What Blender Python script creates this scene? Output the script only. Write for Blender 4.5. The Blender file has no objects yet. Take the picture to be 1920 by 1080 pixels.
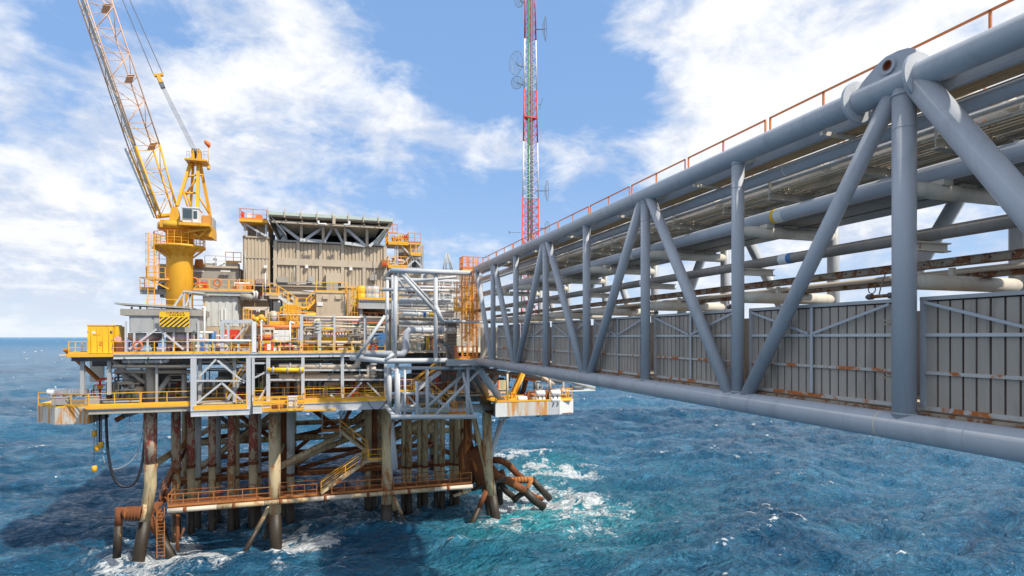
import bpy, math, random
import numpy as np
from mathutils import Vector, Matrix

random.seed(7)
R = math.radians
SC = bpy.context.scene
COL = SC.collection

# ------------------------------------------------------------------ camera
F = 1100.0
TH = math.atan(357.0 / F)
S_, C_ = math.sin(TH), math.cos(TH)
cam = bpy.data.cameras.new('camera')
cam.lens = F / 1920 * 36
cam.sensor_width = 36
cam.shift_y = 92 / 1920
cam.clip_start = .1
cam.clip_end = 80000
camo = bpy.data.objects.new('camera', cam)
COL.objects.link(camo)
camo.rotation_euler = (R(90), 0, -TH)
SC.camera = camo

# ------------------------------------------------------------------ light
SUN_AZ = R(-52)      # direction towards the sun, from +X towards +Y
SUN_EL = R(51)
sd = Vector((math.cos(SUN_AZ) * math.cos(SUN_EL), math.sin(SUN_AZ) * math.cos(SUN_EL), math.sin(SUN_EL)))
sl = bpy.data.lights.new('sun', 'SUN')
sl.energy = 3.4
sl.angle = R(1.5)
sl.color = (1, .93, .82)
so = bpy.data.objects.new('sun', sl)
COL.objects.link(so)
so.rotation_euler = sd.to_track_quat('Z', 'Y').to_euler()
SC.view_settings.view_transform = 'Standard'
SC.view_settings.look = 'None'
SC.view_settings.gamma = 1
SC.view_settings.exposure = 0.62
SC.view_settings.use_curve_mapping = False


def pdir(px, py):
    """unit direction of a measured bearing in the photograph"""
    u, w = (px - 960) / F, -(py - 632) / F
    return Vector((S_ + u * C_, C_ - u * S_, w)).normalized()


world = bpy.data.worlds.new('World')
SC.world = world
world.use_nodes = True
nt = world.node_tree
nt.nodes.clear()


class NG:
    """tiny node helper"""
    def __init__(s, nt): s.nt = nt
    def n(s, t, **kw):
        nd = s.nt.nodes.new(t)
        for k, v in kw.items(): setattr(nd, k, v)
        return nd
    def put(s, sock, v):
        if isinstance(v, bpy.types.NodeSocket): s.nt.links.new(v, sock)
        elif v is not None: sock.default_value = v
    def math(s, op, a, b=None, c=None, clamp=False):
        m = s.n('ShaderNodeMath', operation=op, use_clamp=clamp)
        s.put(m.inputs[0], a); s.put(m.inputs[1], b); s.put(m.inputs[2], c)
        return m.outputs[0]
    def vmath(s, op, a, b=None, out=0):
        m = s.n('ShaderNodeVectorMath', operation=op)
        s.put(m.inputs[0], a); s.put(m.inputs[1], b)
        return m.outputs[out]
    def noise(s, vec, scale, detail=4, rough=.5, dist=0., out='Fac'):
        m = s.n('ShaderNodeTexNoise')
        s.put(m.inputs['Vector'], vec)
        m.inputs['Scale'].default_value = scale
        m.inputs['Detail'].default_value = detail
        m.inputs['Roughness'].default_value = rough
        m.inputs['Distortion'].default_value = dist
        return m.outputs[out]
    def ramp(s, v, a, b, lo=0., hi=1., smooth=True):
        m = s.n('ShaderNodeMapRange', interpolation_type='SMOOTHSTEP' if smooth else 'LINEAR')
        s.put(m.inputs[0], v)
        for i, x in enumerate((a, b, lo, hi)): s.put(m.inputs[1 + i], x)
        return m.outputs[0]
    def mix(s, f, a, b, blend='MIX'):
        m = s.n('ShaderNodeMix', data_type='RGBA', blend_type=blend)
        s.put(m.inputs[0], f)
        for sock, v in ((m.inputs[6], a), (m.inputs[7], b)):
            s.put(sock, v if isinstance(v, bpy.types.NodeSocket) else (*v, 1))
        return m.outputs[2]
    def sep(s, v):
        m = s.n('ShaderNodeSeparateXYZ'); s.put(m.inputs[0], v); return m.outputs
    def comb(s, x, y, z):
        m = s.n('ShaderNodeCombineXYZ')
        s.put(m.inputs[0], x); s.put(m.inputs[1], y); s.put(m.inputs[2], z)
        return m.outputs[0]


g = NG(nt)
tc = g.n('ShaderNodeTexCoord')
d = g.vmath('NORMALIZE', tc.outputs['Generated'])
dx, dy, dz = g.sep(d)
sky = g.n('ShaderNodeTexSky', sky_type='NISHITA', sun_disc=False, sun_elevation=SUN_EL,
          sun_rotation=math.pi / 2 - SUN_AZ, air_density=1.0, dust_density=.6, ozone_density=2.0)
# cloud layer: the bearing projected on a high plane
zz = g.math('ADD', g.math('MAXIMUM', dz, 0.0), .16)
q = g.comb(g.math('DIVIDE', dx, zz), g.math('DIVIDE', dy, zz), 0.0)
big = g.noise(q, .9, 7, .55, .3)
mid = g.noise(g.vmath('ADD', q, (7.3, 2.1, 1.0)), 2.6, 8, .6, .5)
dn = g.noise(g.vmath('MULTIPLY', d, (1, 1, 1.7)), 9.0, 8, .62, .4)
fine = g.noise(g.vmath('MULTIPLY', d, (1, 1, 2.4)), 26.0, 6, .6, .6)
cen = lambda v, k: g.math('MULTIPLY', g.math('SUBTRACT', v, .5), k)
cov = g.math('ADD', g.math('ADD', cen(big, .55), cen(mid, .75)), g.math('ADD', cen(dn, 1.5), cen(fine, .35)))
# where banks of cloud and gaps stand, as bearings (px, py, sharpness, amount)
for px, py, k, a in ((60, 330, 10, .12), (330, 170, 22, .15), (520, 110, 50, .16), (420, 280, 30, .06), (740, 160, 160, .26), (600, 60, 140, .12), (820, 250, 130, .20), (950, 285, 170, .30), (1080, 275, 220, .42), (1200, 290, 260, .40),
                     (200, 480, 40, .14), (60, 400, 120, .12), (900, 470, 120, .16), (620, 400, 90, .10),
                     (1450, 300, 34, .42), (1700, 100, 26, .36), (1380, 190, 120, .26), (1290, 60, 120, .18), (1150, 50, 200, .34), (1450, 20, 100, .12), (2300, 300, 8, .2),
                     (800, 20, 70, -.50), (930, 110, 60, -.46), (1080, 140, 110, -.40), (1200, 180, 200, -.34), (720, 60, 200, -.2), (1000, 20, 90, -.25), (1060, 90, 110, -.25),
                     (880, 390, 110, -.36), (760, 350, 200, -.22), (1050, 400, 130, -.30), (1160, 340, 260, -.22), (1180, 235, 300, -.22),
                     (120, 75, 330, -.5), (290, 45, 330, -.48), (500, 260, 300, -.16), (230, 300, 400, -.16), (500, 25, 500, -.10), (40, 240, 300, -.22), (650, 310, 400, -.3), (20, 100, 300, -.12), (430, 230, 600, -.10), (1830, 420, 60, -.22), (1600, 470, 90, -.16)):
    gz = g.math('EXPONENT', g.math('MULTIPLY', g.math('SUBTRACT', g.vmath('DOT_PRODUCT', d, tuple(pdir(px, py)), 1), 1.0), k * 2.0))
    cov = g.math('MULTIPLY_ADD', gz, a, cov)
for vec, k, a in (((-.75, -.55, .35), 1.6, .16), ((.3, -.9, .3), 1.6, .14), ((-.95, .1, .25), 3, .14), ((0, 0, 1), 5, .08), ((.95, .1, .3), 3, .12)):  # cloud cover out of view, added to raise the fill light
    gz = g.math('EXPONENT', g.math('MULTIPLY', g.math('SUBTRACT', g.vmath('DOT_PRODUCT', d, tuple(Vector(vec).normalized()), 1), 1.0), k))
    cov = g.math('MULTIPLY_ADD', gz, a, cov)
m = g.ramp(cov, -.17, .40)
body = g.noise(g.vmath('ADD', g.vmath('MULTIPLY', d, (1, 1, 1.7)), (.02, .01, .03)), 11.0, 8, .6, .3)
edge = g.ramp(cov, .26, .62)
grey = g.ramp(body, .34, .66)
for px, py, k, a in ((120, 505, 260, .8), (40, 470, 200, .4), (220, 520, 300, .5), (420, 240, 120, .35), (250, 180, 120, .3), (880, 500, 300, .4)):
    gz = g.math('EXPONENT', g.math('MULTIPLY', g.math('SUBTRACT', g.vmath('DOT_PRODUCT', d, tuple(pdir(px, py)), 1), 1.0), k * 2.0))
    grey = g.math('MULTIPLY_ADD', g.math('MULTIPLY', gz, g.ramp(body, .3, .6)), a, grey, clamp=True)
ccol = g.mix(grey, (6.3, 6.5, 6.9), (4.4, 4.9, 5.9))
ccol = g.mix(g.math('MULTIPLY', edge, .7), ccol, (7.5, 7.4, 7.2))
blue = g.mix(.72, sky.outputs[0], (1.75, 3.2, 5.9))
hz = g.math('POWER', g.math('SUBTRACT', 1.0, g.math('MAXIMUM', dz, 0.0), clamp=True), 9.0)
blue = g.mix(g.math('MULTIPLY', hz, .75), blue, (4.9, 5.7, 6.5))
col = g.mix(g.math('MULTIPLY', m, .96), blue, ccol)
low = g.math('POWER', g.math('SUBTRACT', 1.0, g.math('ABSOLUTE', dz), clamp=True), 30.0)
col = g.mix(g.math('MULTIPLY', low, .8), col, (5.5, 6.0, 6.5))
bg = g.n('ShaderNodeBackground')
g.put(bg.inputs[0], col)
bg.inputs[1].default_value = .1
out = g.n('ShaderNodeOutputWorld')
nt.links.new(bg.outputs[0], out.inputs[0])


# ------------------------------------------------------------------ materials
MATS = {}


def paint(name, col, rough=.5, var=.18, rust=0., rcol=(.20, .06, .018), metal=0., bump=.15, vs=1.0, dirt=0., streak=.25):
    """weathered painted steel: tone drifts, rust patches and runs, fine relief"""
    m = bpy.data.materials.new(name)
    m.use_nodes = True
    nt = m.node_tree
    b = nt.nodes['Principled BSDF']
    g = NG(nt)
    geo = g.n('ShaderNodeNewGeometry')
    p = geo.outputs['Position']
    ps = g.vmath('MULTIPLY', p, (1, 1, streak))
    n1 = g.noise(p, .45 * vs, 5, .6)
    n2 = g.noise(ps, 2.2 * vs, 6, .65, .6)
    v = g.math('ADD', g.math('MULTIPLY', g.math('SUBTRACT', n1, .5), 2.2 * var), g.math('MULTIPLY', g.math('SUBTRACT', n2, .5), 1.6 * var))
    v = g.math('ADD', v, 1.0)
    c = g.vmath('SCALE', tuple(col))
    g.put(c.node.inputs[3], v)
    cc = c
    if dirt > 0:
        n4 = g.noise(g.vmath('ADD', ps, (3.1, 8.2, 1.7)), 1.1 * vs, 6, .7, .8)
        cc = g.mix(g.math('MULTIPLY', g.ramp(n4, .5, .68), dirt), cc, tuple(x * .45 for x in col))
    rr = rough
    if rust > 0:
        n3 = g.noise(ps, 1.3 * vs, 8, .72, 1.1)
        t = .74 - .36 * rust
        mk = g.ramp(n3, t, t + .07)
        rv = g.mix(g.noise(p, 9 * vs, 4, .6), rcol, (rcol[0] * 2.3, rcol[1] * 2.1, rcol[2] * 1.6))
        cc = g.mix(mk, cc, rv)
        rr = g.math('MULTIPLY_ADD', mk, .85 - rough, rough)
    g.put(b.inputs['Base Color'], cc)
    g.put(b.inputs['Roughness'], rr)
    b.inputs['Metallic'].default_value = metal
    if bump:
        bn = g.n('ShaderNodeBump')
        bn.inputs['Strength'].default_value = bump
        bn.inputs['Distance'].default_value = .02
        g.put(bn.inputs['Height'], g.noise(p, 14, 4, .6))
        g.put(b.inputs['Normal'], bn.outputs[0])
    MATS[name] = m
    return m


M_bridge = paint('bridge_grey_paint', (.415, .435, .465), .42, .10, .20, dirt=.30)
M_bridge2 = paint('cream_grey_paint', (.66, .60, .50), .5, .1, .30, dirt=.3)
M_pipe = paint('blue_grey_pipe_paint', (.43, .455, .50), .4, .06, .08, dirt=.15)
M_pipe_brown = paint('weathered_brown_pipe', (.25, .22, .19), .6, .16, .3, dirt=.3)
M_board = paint('warm_grey_cladding', (.37, .325, .275), .65, .18, .24, dirt=.55, streak=.12, vs=1.4)
M_gap = paint('dark_red_brown_joint', (.085, .04, .03), .8, .2)
M_deck = paint('weathered_deck_sheet', (.60, .51, .38), .6, .15, .45, dirt=.5)
M_rustychan = paint('rusty_cable_tray', (.34, .28, .21), .75, .25, .72, rcol=(.13, .055, .025), vs=2.2, streak=1)
M_rail_or = paint('orange_rail_paint', (.62, .19, .05), .6, .15, .3)
M_ladder = paint('orange_ladder_paint', (.80, .34, .07), .6, .15, .15)
M_rail_y = paint('yellow_rail_paint', (.82, .42, .035), .5, .12, .22)
M_yel = paint('yellow_crane_paint', (.78, .39, .025), .5, .14, .14, dirt=.4)
M_yel2 = paint('clean_yellow_paint', (.82, .50, .02), .5, .10, .12, dirt=.3)
M_lgrey = paint('light_grey_tube_paint', (.50, .52, .54), .45, .10, .16, dirt=.25)
M_grey = paint('mid_grey_steel', (.38, .39, .39), .5, .12, .14, dirt=.3)
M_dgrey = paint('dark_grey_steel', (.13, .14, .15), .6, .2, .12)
M_tan = paint('tan_wall_paint', (.50, .41, .295), .65, .14, .10, dirt=.4, streak=.15)
M_tan2 = paint('tan_frame_paint', (.50, .42, .32), .6, .08, .04, dirt=.2)
M_white = paint('white_paint', (.72, .72, .70), .5, .08, .1, dirt=.15)
M_pale = paint('pale_wall_sheet', (.56, .58, .55), .55, .1, .1, dirt=.3)
M_cream = paint('cream_pipe_paint', (.62, .53, .42), .5, .12, .22)
M_leg = paint('cream_jacket_paint', (.50, .40, .235), .7, .25, .60, rcol=(.20,.085,.03), dirt=.7)
M_legred = paint('red_flaking_paint', (.36, .085, .055), .7, .25, .74, rcol=(.30, .27, .22), vs=1.6, streak=.5)
M_rust = paint('heavy_rust', (.18, .06, .02), .9, .4, .5, rcol=(.27, .10, .028), bump=.5)
M_rustrail = paint('rusted_orange_steel', (.40, .155, .04), .85, .3, .5, rcol=(.14, .05, .02))
M_wet = paint('wet_marine_growth', (.032, .022, .013), .5, .5, .4, rcol=(.09, .06, .02), bump=.8)
M_black = paint('black_rubber', (.018, .02, .028), .5, .2)
M_red = paint('red_paint', (.62, .045, .02), .5, .15, .1)
M_mastred = paint('mast_red_paint', (.68, .06, .05), .5, .1)
M_mastwhite = paint('mast_white_paint', (.72, .68, .68), .5, .08)
M_raft = paint('white_raft_canister', (.80, .79, .77), .35, .05)
M_glass = paint('cab_window_glass', (.06, .09, .11), .08, .1, bump=0)
M_blue = paint('blue_paint', (.05, .17, .38), .5, .1)
M_green = paint('green_cable', (.04, .22, .12), .5, .1)
M_roofgreen = paint('pale_green_mesh', (.46, .53, .47), .6, .12)
M_boom = paint('boom_pale_orange_paint', (.70, .42, .26), .5, .15, .25)
M_rope = paint('steel_rope', (.13, .13, .15), .5, .1)
M_rustbox = paint('rust_streaked_white_steel', (.60, .57, .50), .6, .1, .70, rcol=(.36, .17, .05), streak=.06, dirt=.3)
M_concrete = paint('stained_grey_band', (.34, .32, .28), .75, .16, .2, dirt=.4, streak=.15)
M_lamp = paint('lamp_housing', (.75, .74, .7), .4, .05)


# ------------------------------------------------------------------ mesh builder
class MB:
    def __init__(s):
        s.v = []; s.f = []; s.sm = []

    def _add(s, vs, fs, smooth=False):
        o = len(s.v)
        s.v.extend([tuple(x) for x in vs])
        s.f.extend([tuple(i + o for i in q) for q in fs])
        s.sm.extend([smooth] * len(fs))
        return s

    def box(s, c, sz, rz=0.):
        hx, hy, hz = sz[0] / 2, sz[1] / 2, sz[2] / 2
        cr, sr = math.cos(rz), math.sin(rz)
        vs = []
        for x in (-hx, hx):
            for y in (-hy, hy):
                for z in (-hz, hz):
                    vs.append((c[0] + x * cr - y * sr, c[1] + x * sr + y * cr, c[2] + z))
        return s._add(vs, [(0, 1, 3, 2), (4, 6, 7, 5), (0, 4, 5, 1), (2, 3, 7, 6), (0, 2, 6, 4), (1, 5, 7, 3)])

    def span(s, x0, x1, y0, y1, z0, z1):
        return s.box(((x0 + x1) / 2, (y0 + y1) / 2, (z0 + z1) / 2), (abs(x1 - x0), abs(y1 - y0), abs(z1 - z0)))

    def beam(s, p0, p1, w, h=None):
        h = h or w
        p0, p1 = Vector(p0), Vector(p1)
        d = (p1 - p0).normalized()
        up = Vector((0, 0, 1)) if abs(d.z) < .95 else Vector((0, 1, 0))
        a = d.cross(up).normalized(); b = a.cross(d)
        vs = []
        for p in (p0, p1):
            for i, j in ((-1, -1), (1, -1), (1, 1), (-1, 1)):
                vs.append(p + a * (i * w / 2) + b * (j * h / 2))
        return s._add(vs, [(3, 2, 1, 0), (4, 5, 6, 7), (0, 1, 5, 4), (1, 2, 6, 5), (2, 3, 7, 6), (3, 0, 4, 7)])

    def ibeam(s, p0, p1, w, h, t=.03):
        p0, p1 = Vector(p0), Vector(p1)
        s.beam(p0, p1, t, h - 2 * t)
        d = (p1 - p0).normalized()
        up = Vector((0, 0, 1)) if abs(d.z) < .95 else Vector((0, 1, 0))
        a = d.cross(up).normalized(); b = a.cross(d)
        for q in (-1, 1):
            o = b * (q * (h - t) / 2)
            s.beam(p0 + o, p1 + o, w, t)
        return s

    def tube(s, p0, p1, r, n=10, r2=None):
        return s.path([p0, p1], [r, r if r2 is None else r2], n)

    def path(s, pts, r, n=10, cap=True):
        pts = [Vector(p) for p in pts]
        k = len(pts)
        rs = r if isinstance(r, (list, tuple)) else [r] * k
        dirs = []
        for i in range(k):
            if i == 0: dd = pts[1] - pts[0]
            elif i == k - 1: dd = pts[-1] - pts[-2]
            else: dd = (pts[i + 1] - pts[i]).normalized() + (pts[i] - pts[i - 1]).normalized()
            dirs.append(dd.normalized() if dd.length > 1e-6 else Vector((0, 0, 1)))
        up = Vector((0, 0, 1)) if abs(dirs[0].z) < .9 else Vector((0, 1, 0))
        a = dirs[0].cross(up).normalized()
        vs = []
        for i in range(k):
            a = (a - dirs[i] * a.dot(dirs[i]))
            a = a.normalized() if a.length > 1e-6 else dirs[i].orthogonal().normalized()
            b = dirs[i].cross(a)
            sc = 1.0
            if 0 < i < k - 1:
                cs = (pts[i] - pts[i - 1]).normalized().dot(dirs[i])
                sc = 1 / max(cs, .6)
            rr = rs[i] * (1 + (sc - 1) * .5)
            for j in range(n):
                t = 2 * math.pi * j / n
                vs.append(pts[i] + a * (rr * math.cos(t)) + b * (rr * math.sin(t)))
        fs = []
        for i in range(k - 1):
            for j in range(n):
                j2 = (j + 1) % n
                fs.append((i * n + j, i * n + j2, (i + 1) * n + j2, (i + 1) * n + j))
        s._add(vs, fs, n > 5)
        if cap:
            o = len(s.v) - k * n
            s.f.append(tuple(o + j for j in reversed(range(n)))); s.sm.append(False)
            s.f.append(tuple(o + (k - 1) * n + j for j in range(n))); s.sm.append(False)
        return s

    def lathe(s, c, prof, n=20, smooth=True, cap=True):
        """prof: list of (r, z) bottom to top about a vertical axis"""
        vs = []; fs = []
        for r, z in prof:
            for j in range(n):
                t = 2 * math.pi * j / n
                vs.append((c[0] + r * math.cos(t), c[1] + r * math.sin(t), c[2] + z))
        for i in range(len(prof) - 1):
            for j in range(n):
                j2 = (j + 1) % n
                fs.append((i * n + j, i * n + j2, (i + 1) * n + j2, (i + 1) * n + j))
        s._add(vs, fs, smooth)
        if cap:
            o = len(s.v) - len(prof) * n
            s.f.append(tuple(o + j for j in reversed(range(n)))); s.sm.append(False)
            s.f.append(tuple(o + (len(prof) - 1) * n + j for j in range(n))); s.sm.append(False)
        return s

    def annulus(s, c, axis, r0, r1, t, n=32):
        """flat ring of inner radius r0, outer r1, thickness t, about axis through c"""
        c = Vector(c); ax = Vector(axis).normalized()
        a = ax.orthogonal().normalized(); b = ax.cross(a)
        vs = []
        for rr, tt in ((r0, -t / 2), (r1, -t / 2), (r1, t / 2), (r0, t / 2)):
            for j in range(n):
                w = 2 * math.pi * j / n
                vs.append(c + ax * tt + a * (rr * math.cos(w)) + b * (rr * math.sin(w)))
        fs = []
        for i in range(4):
            i2 = (i + 1) % 4
            for j in range(n):
                j2 = (j + 1) % n
                fs.append((i * n + j, i * n + j2, i2 * n + j2, i2 * n + j))
        return s._add(vs, fs, False)

    def quadsheet(s, a, b, c, d, t):
        """thin slab from four corners, thickness t along its normal"""
        a, b, c, d = map(Vector, (a, b, c, d))
        nrm = (b - a).cross(d - a).normalized() * t
        vs = [a, b, c, d, a + nrm, b + nrm, c + nrm, d + nrm]
        return s._add(vs, [(3, 2, 1, 0), (4, 5, 6, 7), (0, 1, 5, 4), (1, 2, 6, 5), (2, 3, 7, 6), (3, 0, 4, 7)])

    def mesh(s, name, mat, off=Vector((0, 0, 0))):
        me = bpy.data.meshes.new(name)
        o = Vector(off)
        me.from_pydata([(x - o.x, y - o.y, z - o.z) for x, y, z in s.v], [], s.f)
        me.polygons.foreach_set('use_smooth', s.sm)
        me.materials.append(mat)
        me.update()
        return me

    def bbox(s):
        a = np.array(s.v)
        return a.min(0), a.max(0)


def link(name, data):
    o = bpy.data.objects.new(name, data)
    COL.objects.link(o)
    return o


LABELS = {}


def tag(o, label, cat, group=None, kind=None):
    if label in LABELS and not group: print('DUP LABEL', label)
    LABELS[label] = 1
    o['label'] = label; o['category'] = cat
    if group: o['group'] = group
    if kind: o['kind'] = kind
    return o


def thing(name, loc, label, cat, group=None):
    o = link(name, None)
    o.location = loc
    o.empty_display_size = .3
    return tag(o, label, cat, group)


def origin(o):
    while o.parent: o = o.parent
    return Vector(o.location)


def part(root, name, mb, mat, label=None):
    """a part: its mesh is measured in world metres, stored relative to the thing"""
    o = link(name, mb.mesh(name, mat, origin(root)))
    o.parent = root
    if label: o['label'] = label
    return o


def shared(root, name, me, locs, rots=None):
    """many alike parts sharing one mesh (mesh is local to its own origin)"""
    res = []
    og = origin(root)
    for i, l in enumerate(locs):
        o = link(name, me)
        o.parent = root
        o.location = Vector(l) - og
        if rots: o.rotation_euler = rots[i]
        res.append(o)
    return res


def solo(name, mb, mat, label, cat, group=None, kind=None):
    lo, hi = mb.bbox()
    c = Vector(((lo[0] + hi[0]) / 2, (lo[1] + hi[1]) / 2, lo[2]))
    o = link(name, mb.mesh(name, mat, c))
    o.location = c
    return tag(o, label, cat, group, kind)


# measured bearings of the photograph turned into places at a known depth Y
def X(px, Y):
    t = (px - 960) / F
    return Y * (S_ + t * C_) / (C_ - t * S_)


def P(px, py, Y):
    x = X(px, Y)
    D = x * S_ + Y * C_
    return Vector((x, Y, -(py - 632) / F * D))


def Zp(px, py, Y): return P(px, py, Y).z
# ------------------------------------------------------------------ the sea
SEA = -17.9
UP, LOWD, WALK = -1.35, -5.5, -14.2     # upper deck, lower deck, water-level walkway
rng = np.random.default_rng(5)


def ocean(N, L, wind, wdir, seed, cut):
    r = np.random.default_rng(seed)
    k = np.fft.fftfreq(N, L / N) * 2 * np.pi
    kx, ky = np.meshgrid(k, k, indexing='ij')
    kk = np.hypot(kx, ky); kk[0, 0] = 1e9
    Lw = wind ** 2 / 9.81
    cosf = (kx * wdir[0] + ky * wdir[1]) / kk
    ph = np.exp(-1 / (kk * Lw) ** 2) / kk ** 4 * (np.abs(cosf) ** 2.0 + .12) * np.exp(-(kk * cut) ** 2)
    ph[kk > 1e8] = 0
    h = np.sqrt(ph) * (r.normal(size=(N, N)) + 1j * r.normal(size=(N, N)))
    z = np.fft.ifft2(h).real
    sc = 1 / z.std()
    dxx = np.fft.ifft2(-1j * kx / kk * h).real * sc
    dyy = np.fft.ifft2(-1j * ky / kk * h).real * sc
    jx = np.fft.ifft2(kx * kx / kk * h).real * sc
    jy = np.fft.ifft2(ky * ky / kk * h).real * sc
    return z * sc, dxx, dyy, (jx + jy)


def samp(tile, L, x, y):
    N = tile.shape[0]
    u = (x / L) % 1 * N; v = (y / L) % 1 * N
    i = np.floor(u).astype(int); j = np.floor(v).astype(int)
    fu = u - i; fv = v - j
    i %= N; j %= N
    i2 = (i + 1) % N; j2 = (j + 1) % N
    return (tile[i, j] * (1 - fu) * (1 - fv) + tile[i2, j] * fu * (1 - fv) + tile[i, j2] * (1 - fu) * fv + tile[i2, j2] * fu * fv)


# rings evenly spaced in 1/distance, then out to the horizon
inv = np.linspace(1 / 30., 1 / 1500., 560)
rr = np.concatenate([np.array([.5, 4, 9, 14, 19, 23, 27]), 1 / inv, 1500 * np.exp(np.linspace(.15, 3.6, 30))])
a0 = math.pi / 2 - TH
dense = np.linspace(-R(54), R(54), 820)
coarse = np.linspace(R(54), 2 * math.pi - R(54), 70)[1:-1]
aa = a0 + np.concatenate([dense, coarse])
nr, na = len(rr), len(aa)
RR, AA = np.meshgrid(rr, aa, indexing='ij')
GX, GY = RR * np.cos(AA), RR * np.sin(AA)
wd = np.array([.38, -.92])
t1 = ocean(512, 210., 10.0, wd, 3, .22)
t2 = ocean(512, 47., 4.6, np.array([.1, -.99]), 8, .06)
t3 = ocean(256, 13., 2.6, np.array([.45, -.9]), 11, .04)
f1 = 1 / (1 + (RR / 1100) ** 3); f2 = 1 / (1 + (RR / 330) ** 3); f3 = 1 / (1 + (RR / 130) ** 4)
A1, A2, A3 = .55, .27, .08
c1, s1 = math.cos(.5), math.sin(.5)
U2, V2 = GX * c1 - GY * s1, GX * s1 + GY * c1
z = A1 * f1 * samp(t1[0], 210., GX, GY) + A2 * f2 * samp(t2[0], 47., U2, V2) + A3 * f3 * samp(t3[0], 13., GX, GY)
ddx = 1.0 * A1 * f1 * samp(t1[1], 210., GX, GY)
ddy = 1.0 * A1 * f1 * samp(t1[2], 210., GX, GY)
jac = A1 * samp(t1[3], 210., GX, GY) + .55 * A2 * samp(t2[3], 47., U2, V2)
near = np.clip((RR - 30) / 8, 0, 1)


def vnoise(x, y, seed):
    t = ocean_n[seed % 3]
    return samp(t, 64., x, y)


ocean_n = []
for sd_ in range(3):
    k = np.fft.fftfreq(256, 1 / 256.)
    kx, ky = np.meshgrid(k, k, indexing='ij'); kk = np.hypot(kx, ky); kk[0, 0] = 1e9
    r_ = np.random.default_rng(sd_ + 20)
    zz_ = np.fft.ifft2((r_.normal(size=(256, 256)) + 1j * r_.normal(size=(256, 256))) * kk ** -1.35).real
    ocean_n.append(zz_ / zz_.std())

foam = np.clip((jac - .47) * 2.4, 0, 1) * np.clip(.55 + .5 * vnoise(GX * 2.5, GY * 2.5, 0), 0, 1)
foam = np.maximum(foam, np.clip((jac - .50) * 5, 0, 1) * .8)
aer = np.zeros_like(GX)
YW = 56.0
foam_pts = [(262, 1035, 3.2, 1.1), (225, 1035, 2.2, 1.0), (320, 1030, 2.6, .9), (515, 1015, 2.6, .95), (470, 1020, 1.1, .6), (725, 985, 1.3, .6), (758, 982, .9, .4),
            (928, 968, 1.7, .8), (890, 972, 1.0, .5), (985, 948, 3.2, .9), (1015, 945, 3.4, 1.0), (1070, 940, 4.6, .8), (1010, 925, 3.2, .8), (1060, 965, 3.4, .45), (1130, 930, 3.0, .4)]
for px, py, rad, am in foam_pts:
    D = -SEA * F / (py - 632)
    u = (px - 960) / F
    cx, cy = D * (S_ + u * C_), D * (C_ - u * S_)
    wx = GX + 1.2 * vnoise(GX * 3, GY * 3, 1); wy = GY + 1.2 * vnoise(GX * 3 + 9, GY * 3, 2)
    q2 = ((wx - cx) ** 2 + (wy - cy) ** 2) / rad ** 2
    foam = np.maximum(foam, np.clip(am * 1.1 * np.exp(-q2 * .8) * np.clip(.75 + .55 * vnoise(GX * 7, GY * 7, 0), 0, 1.5), 0, 1))
# long wash trailing behind the right-hand legs and the wreck
for px, py, rx, ry, am in ((1010, 885, 70, 12, .95), (1075, 940, 85, 26, .85), (985, 865, 70, 16, .75), (1060, 885, 70, 18, .7), (950, 985, 90, 16, .3), (1090, 1000, 120, 30, .28), (300, 1040, 120, 26, .85), (230, 1045, 80, 16, .8), (520, 1020, 70, 14, .65), (420, 985, 140, 18, .35)):
    Dg = RR * np.cos(AA - a0); ug = -np.tan(np.clip(AA - a0, -1.2, 1.2)) * F + 960
    vg = 632 - SEA * F / np.maximum(Dg, 5)
    ok = Dg > 5
    q2 = ((ug - px) / rx) ** 2 + ((vg - py) / ry) ** 2
    foam = np.maximum(foam, np.where(ok, np.clip(am * np.exp(-q2) * np.clip(.62 + .75 * vnoise(GX * 4 + 5, GY * 4, 2), 0, 1.6), 0, 1), 0))
for px, py, rx, ry, am in ((1010, 960, 170, 55, 1.0), (1120, 1000, 130, 60, .45), (930, 1000, 120, 50, .55), (1240, 950, 150, 60, .22), (1030, 890, 80, 35, .55), (700, 960, 160, 30, .14), (900, 1070, 200, 40, .22)):
    q2 = ((ug - px) / rx) ** 2 + ((vg - py) / ry) ** 2
    aer = np.maximum(aer, np.where(ok, am * np.exp(-q2) * np.clip(.85 + .22 * vnoise(GX * 1.6, GY * 1.6, 1), 0, 1.4), 0))

vx, vy, vz = GX - ddx * near, GY - ddy * near, SEA + z * near
co = np.stack([vx, vy, vz], -1).reshape(-1, 3).astype(np.float32)
ii, jj = np.meshgrid(np.arange(nr - 1), np.arange(na), indexing='ij')
j2 = (jj + 1) % na
quads = np.stack([ii * na + jj, (ii + 1) * na + jj, (ii + 1) * na + j2, ii * na + j2], -1).reshape(-1, 4)
me = bpy.data.meshes.new('sea')
me.vertices.add(len(co)); me.vertices.foreach_set('co', co.ravel())
nq = len(quads)
me.loops.add(nq * 4); me.loops.foreach_set('vertex_index', quads.ravel().astype(np.int32))
me.polygons.add(nq)
me.polygons.foreach_set('loop_start', (np.arange(nq) * 4).astype(np.int32))
me.polygons.foreach_set('use_smooth', np.ones(nq, dtype=bool))
me.update(calc_edges=True)
for nm, arr in (('foam', foam), ('aerated', aer)):
    at_ = me.attributes.new(nm, 'FLOAT', 'POINT')
    at_.data.foreach_set('value', arr.ravel().astype(np.float32))
sea = link('sea', me)
sea['kind'] = 'structure'

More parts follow.
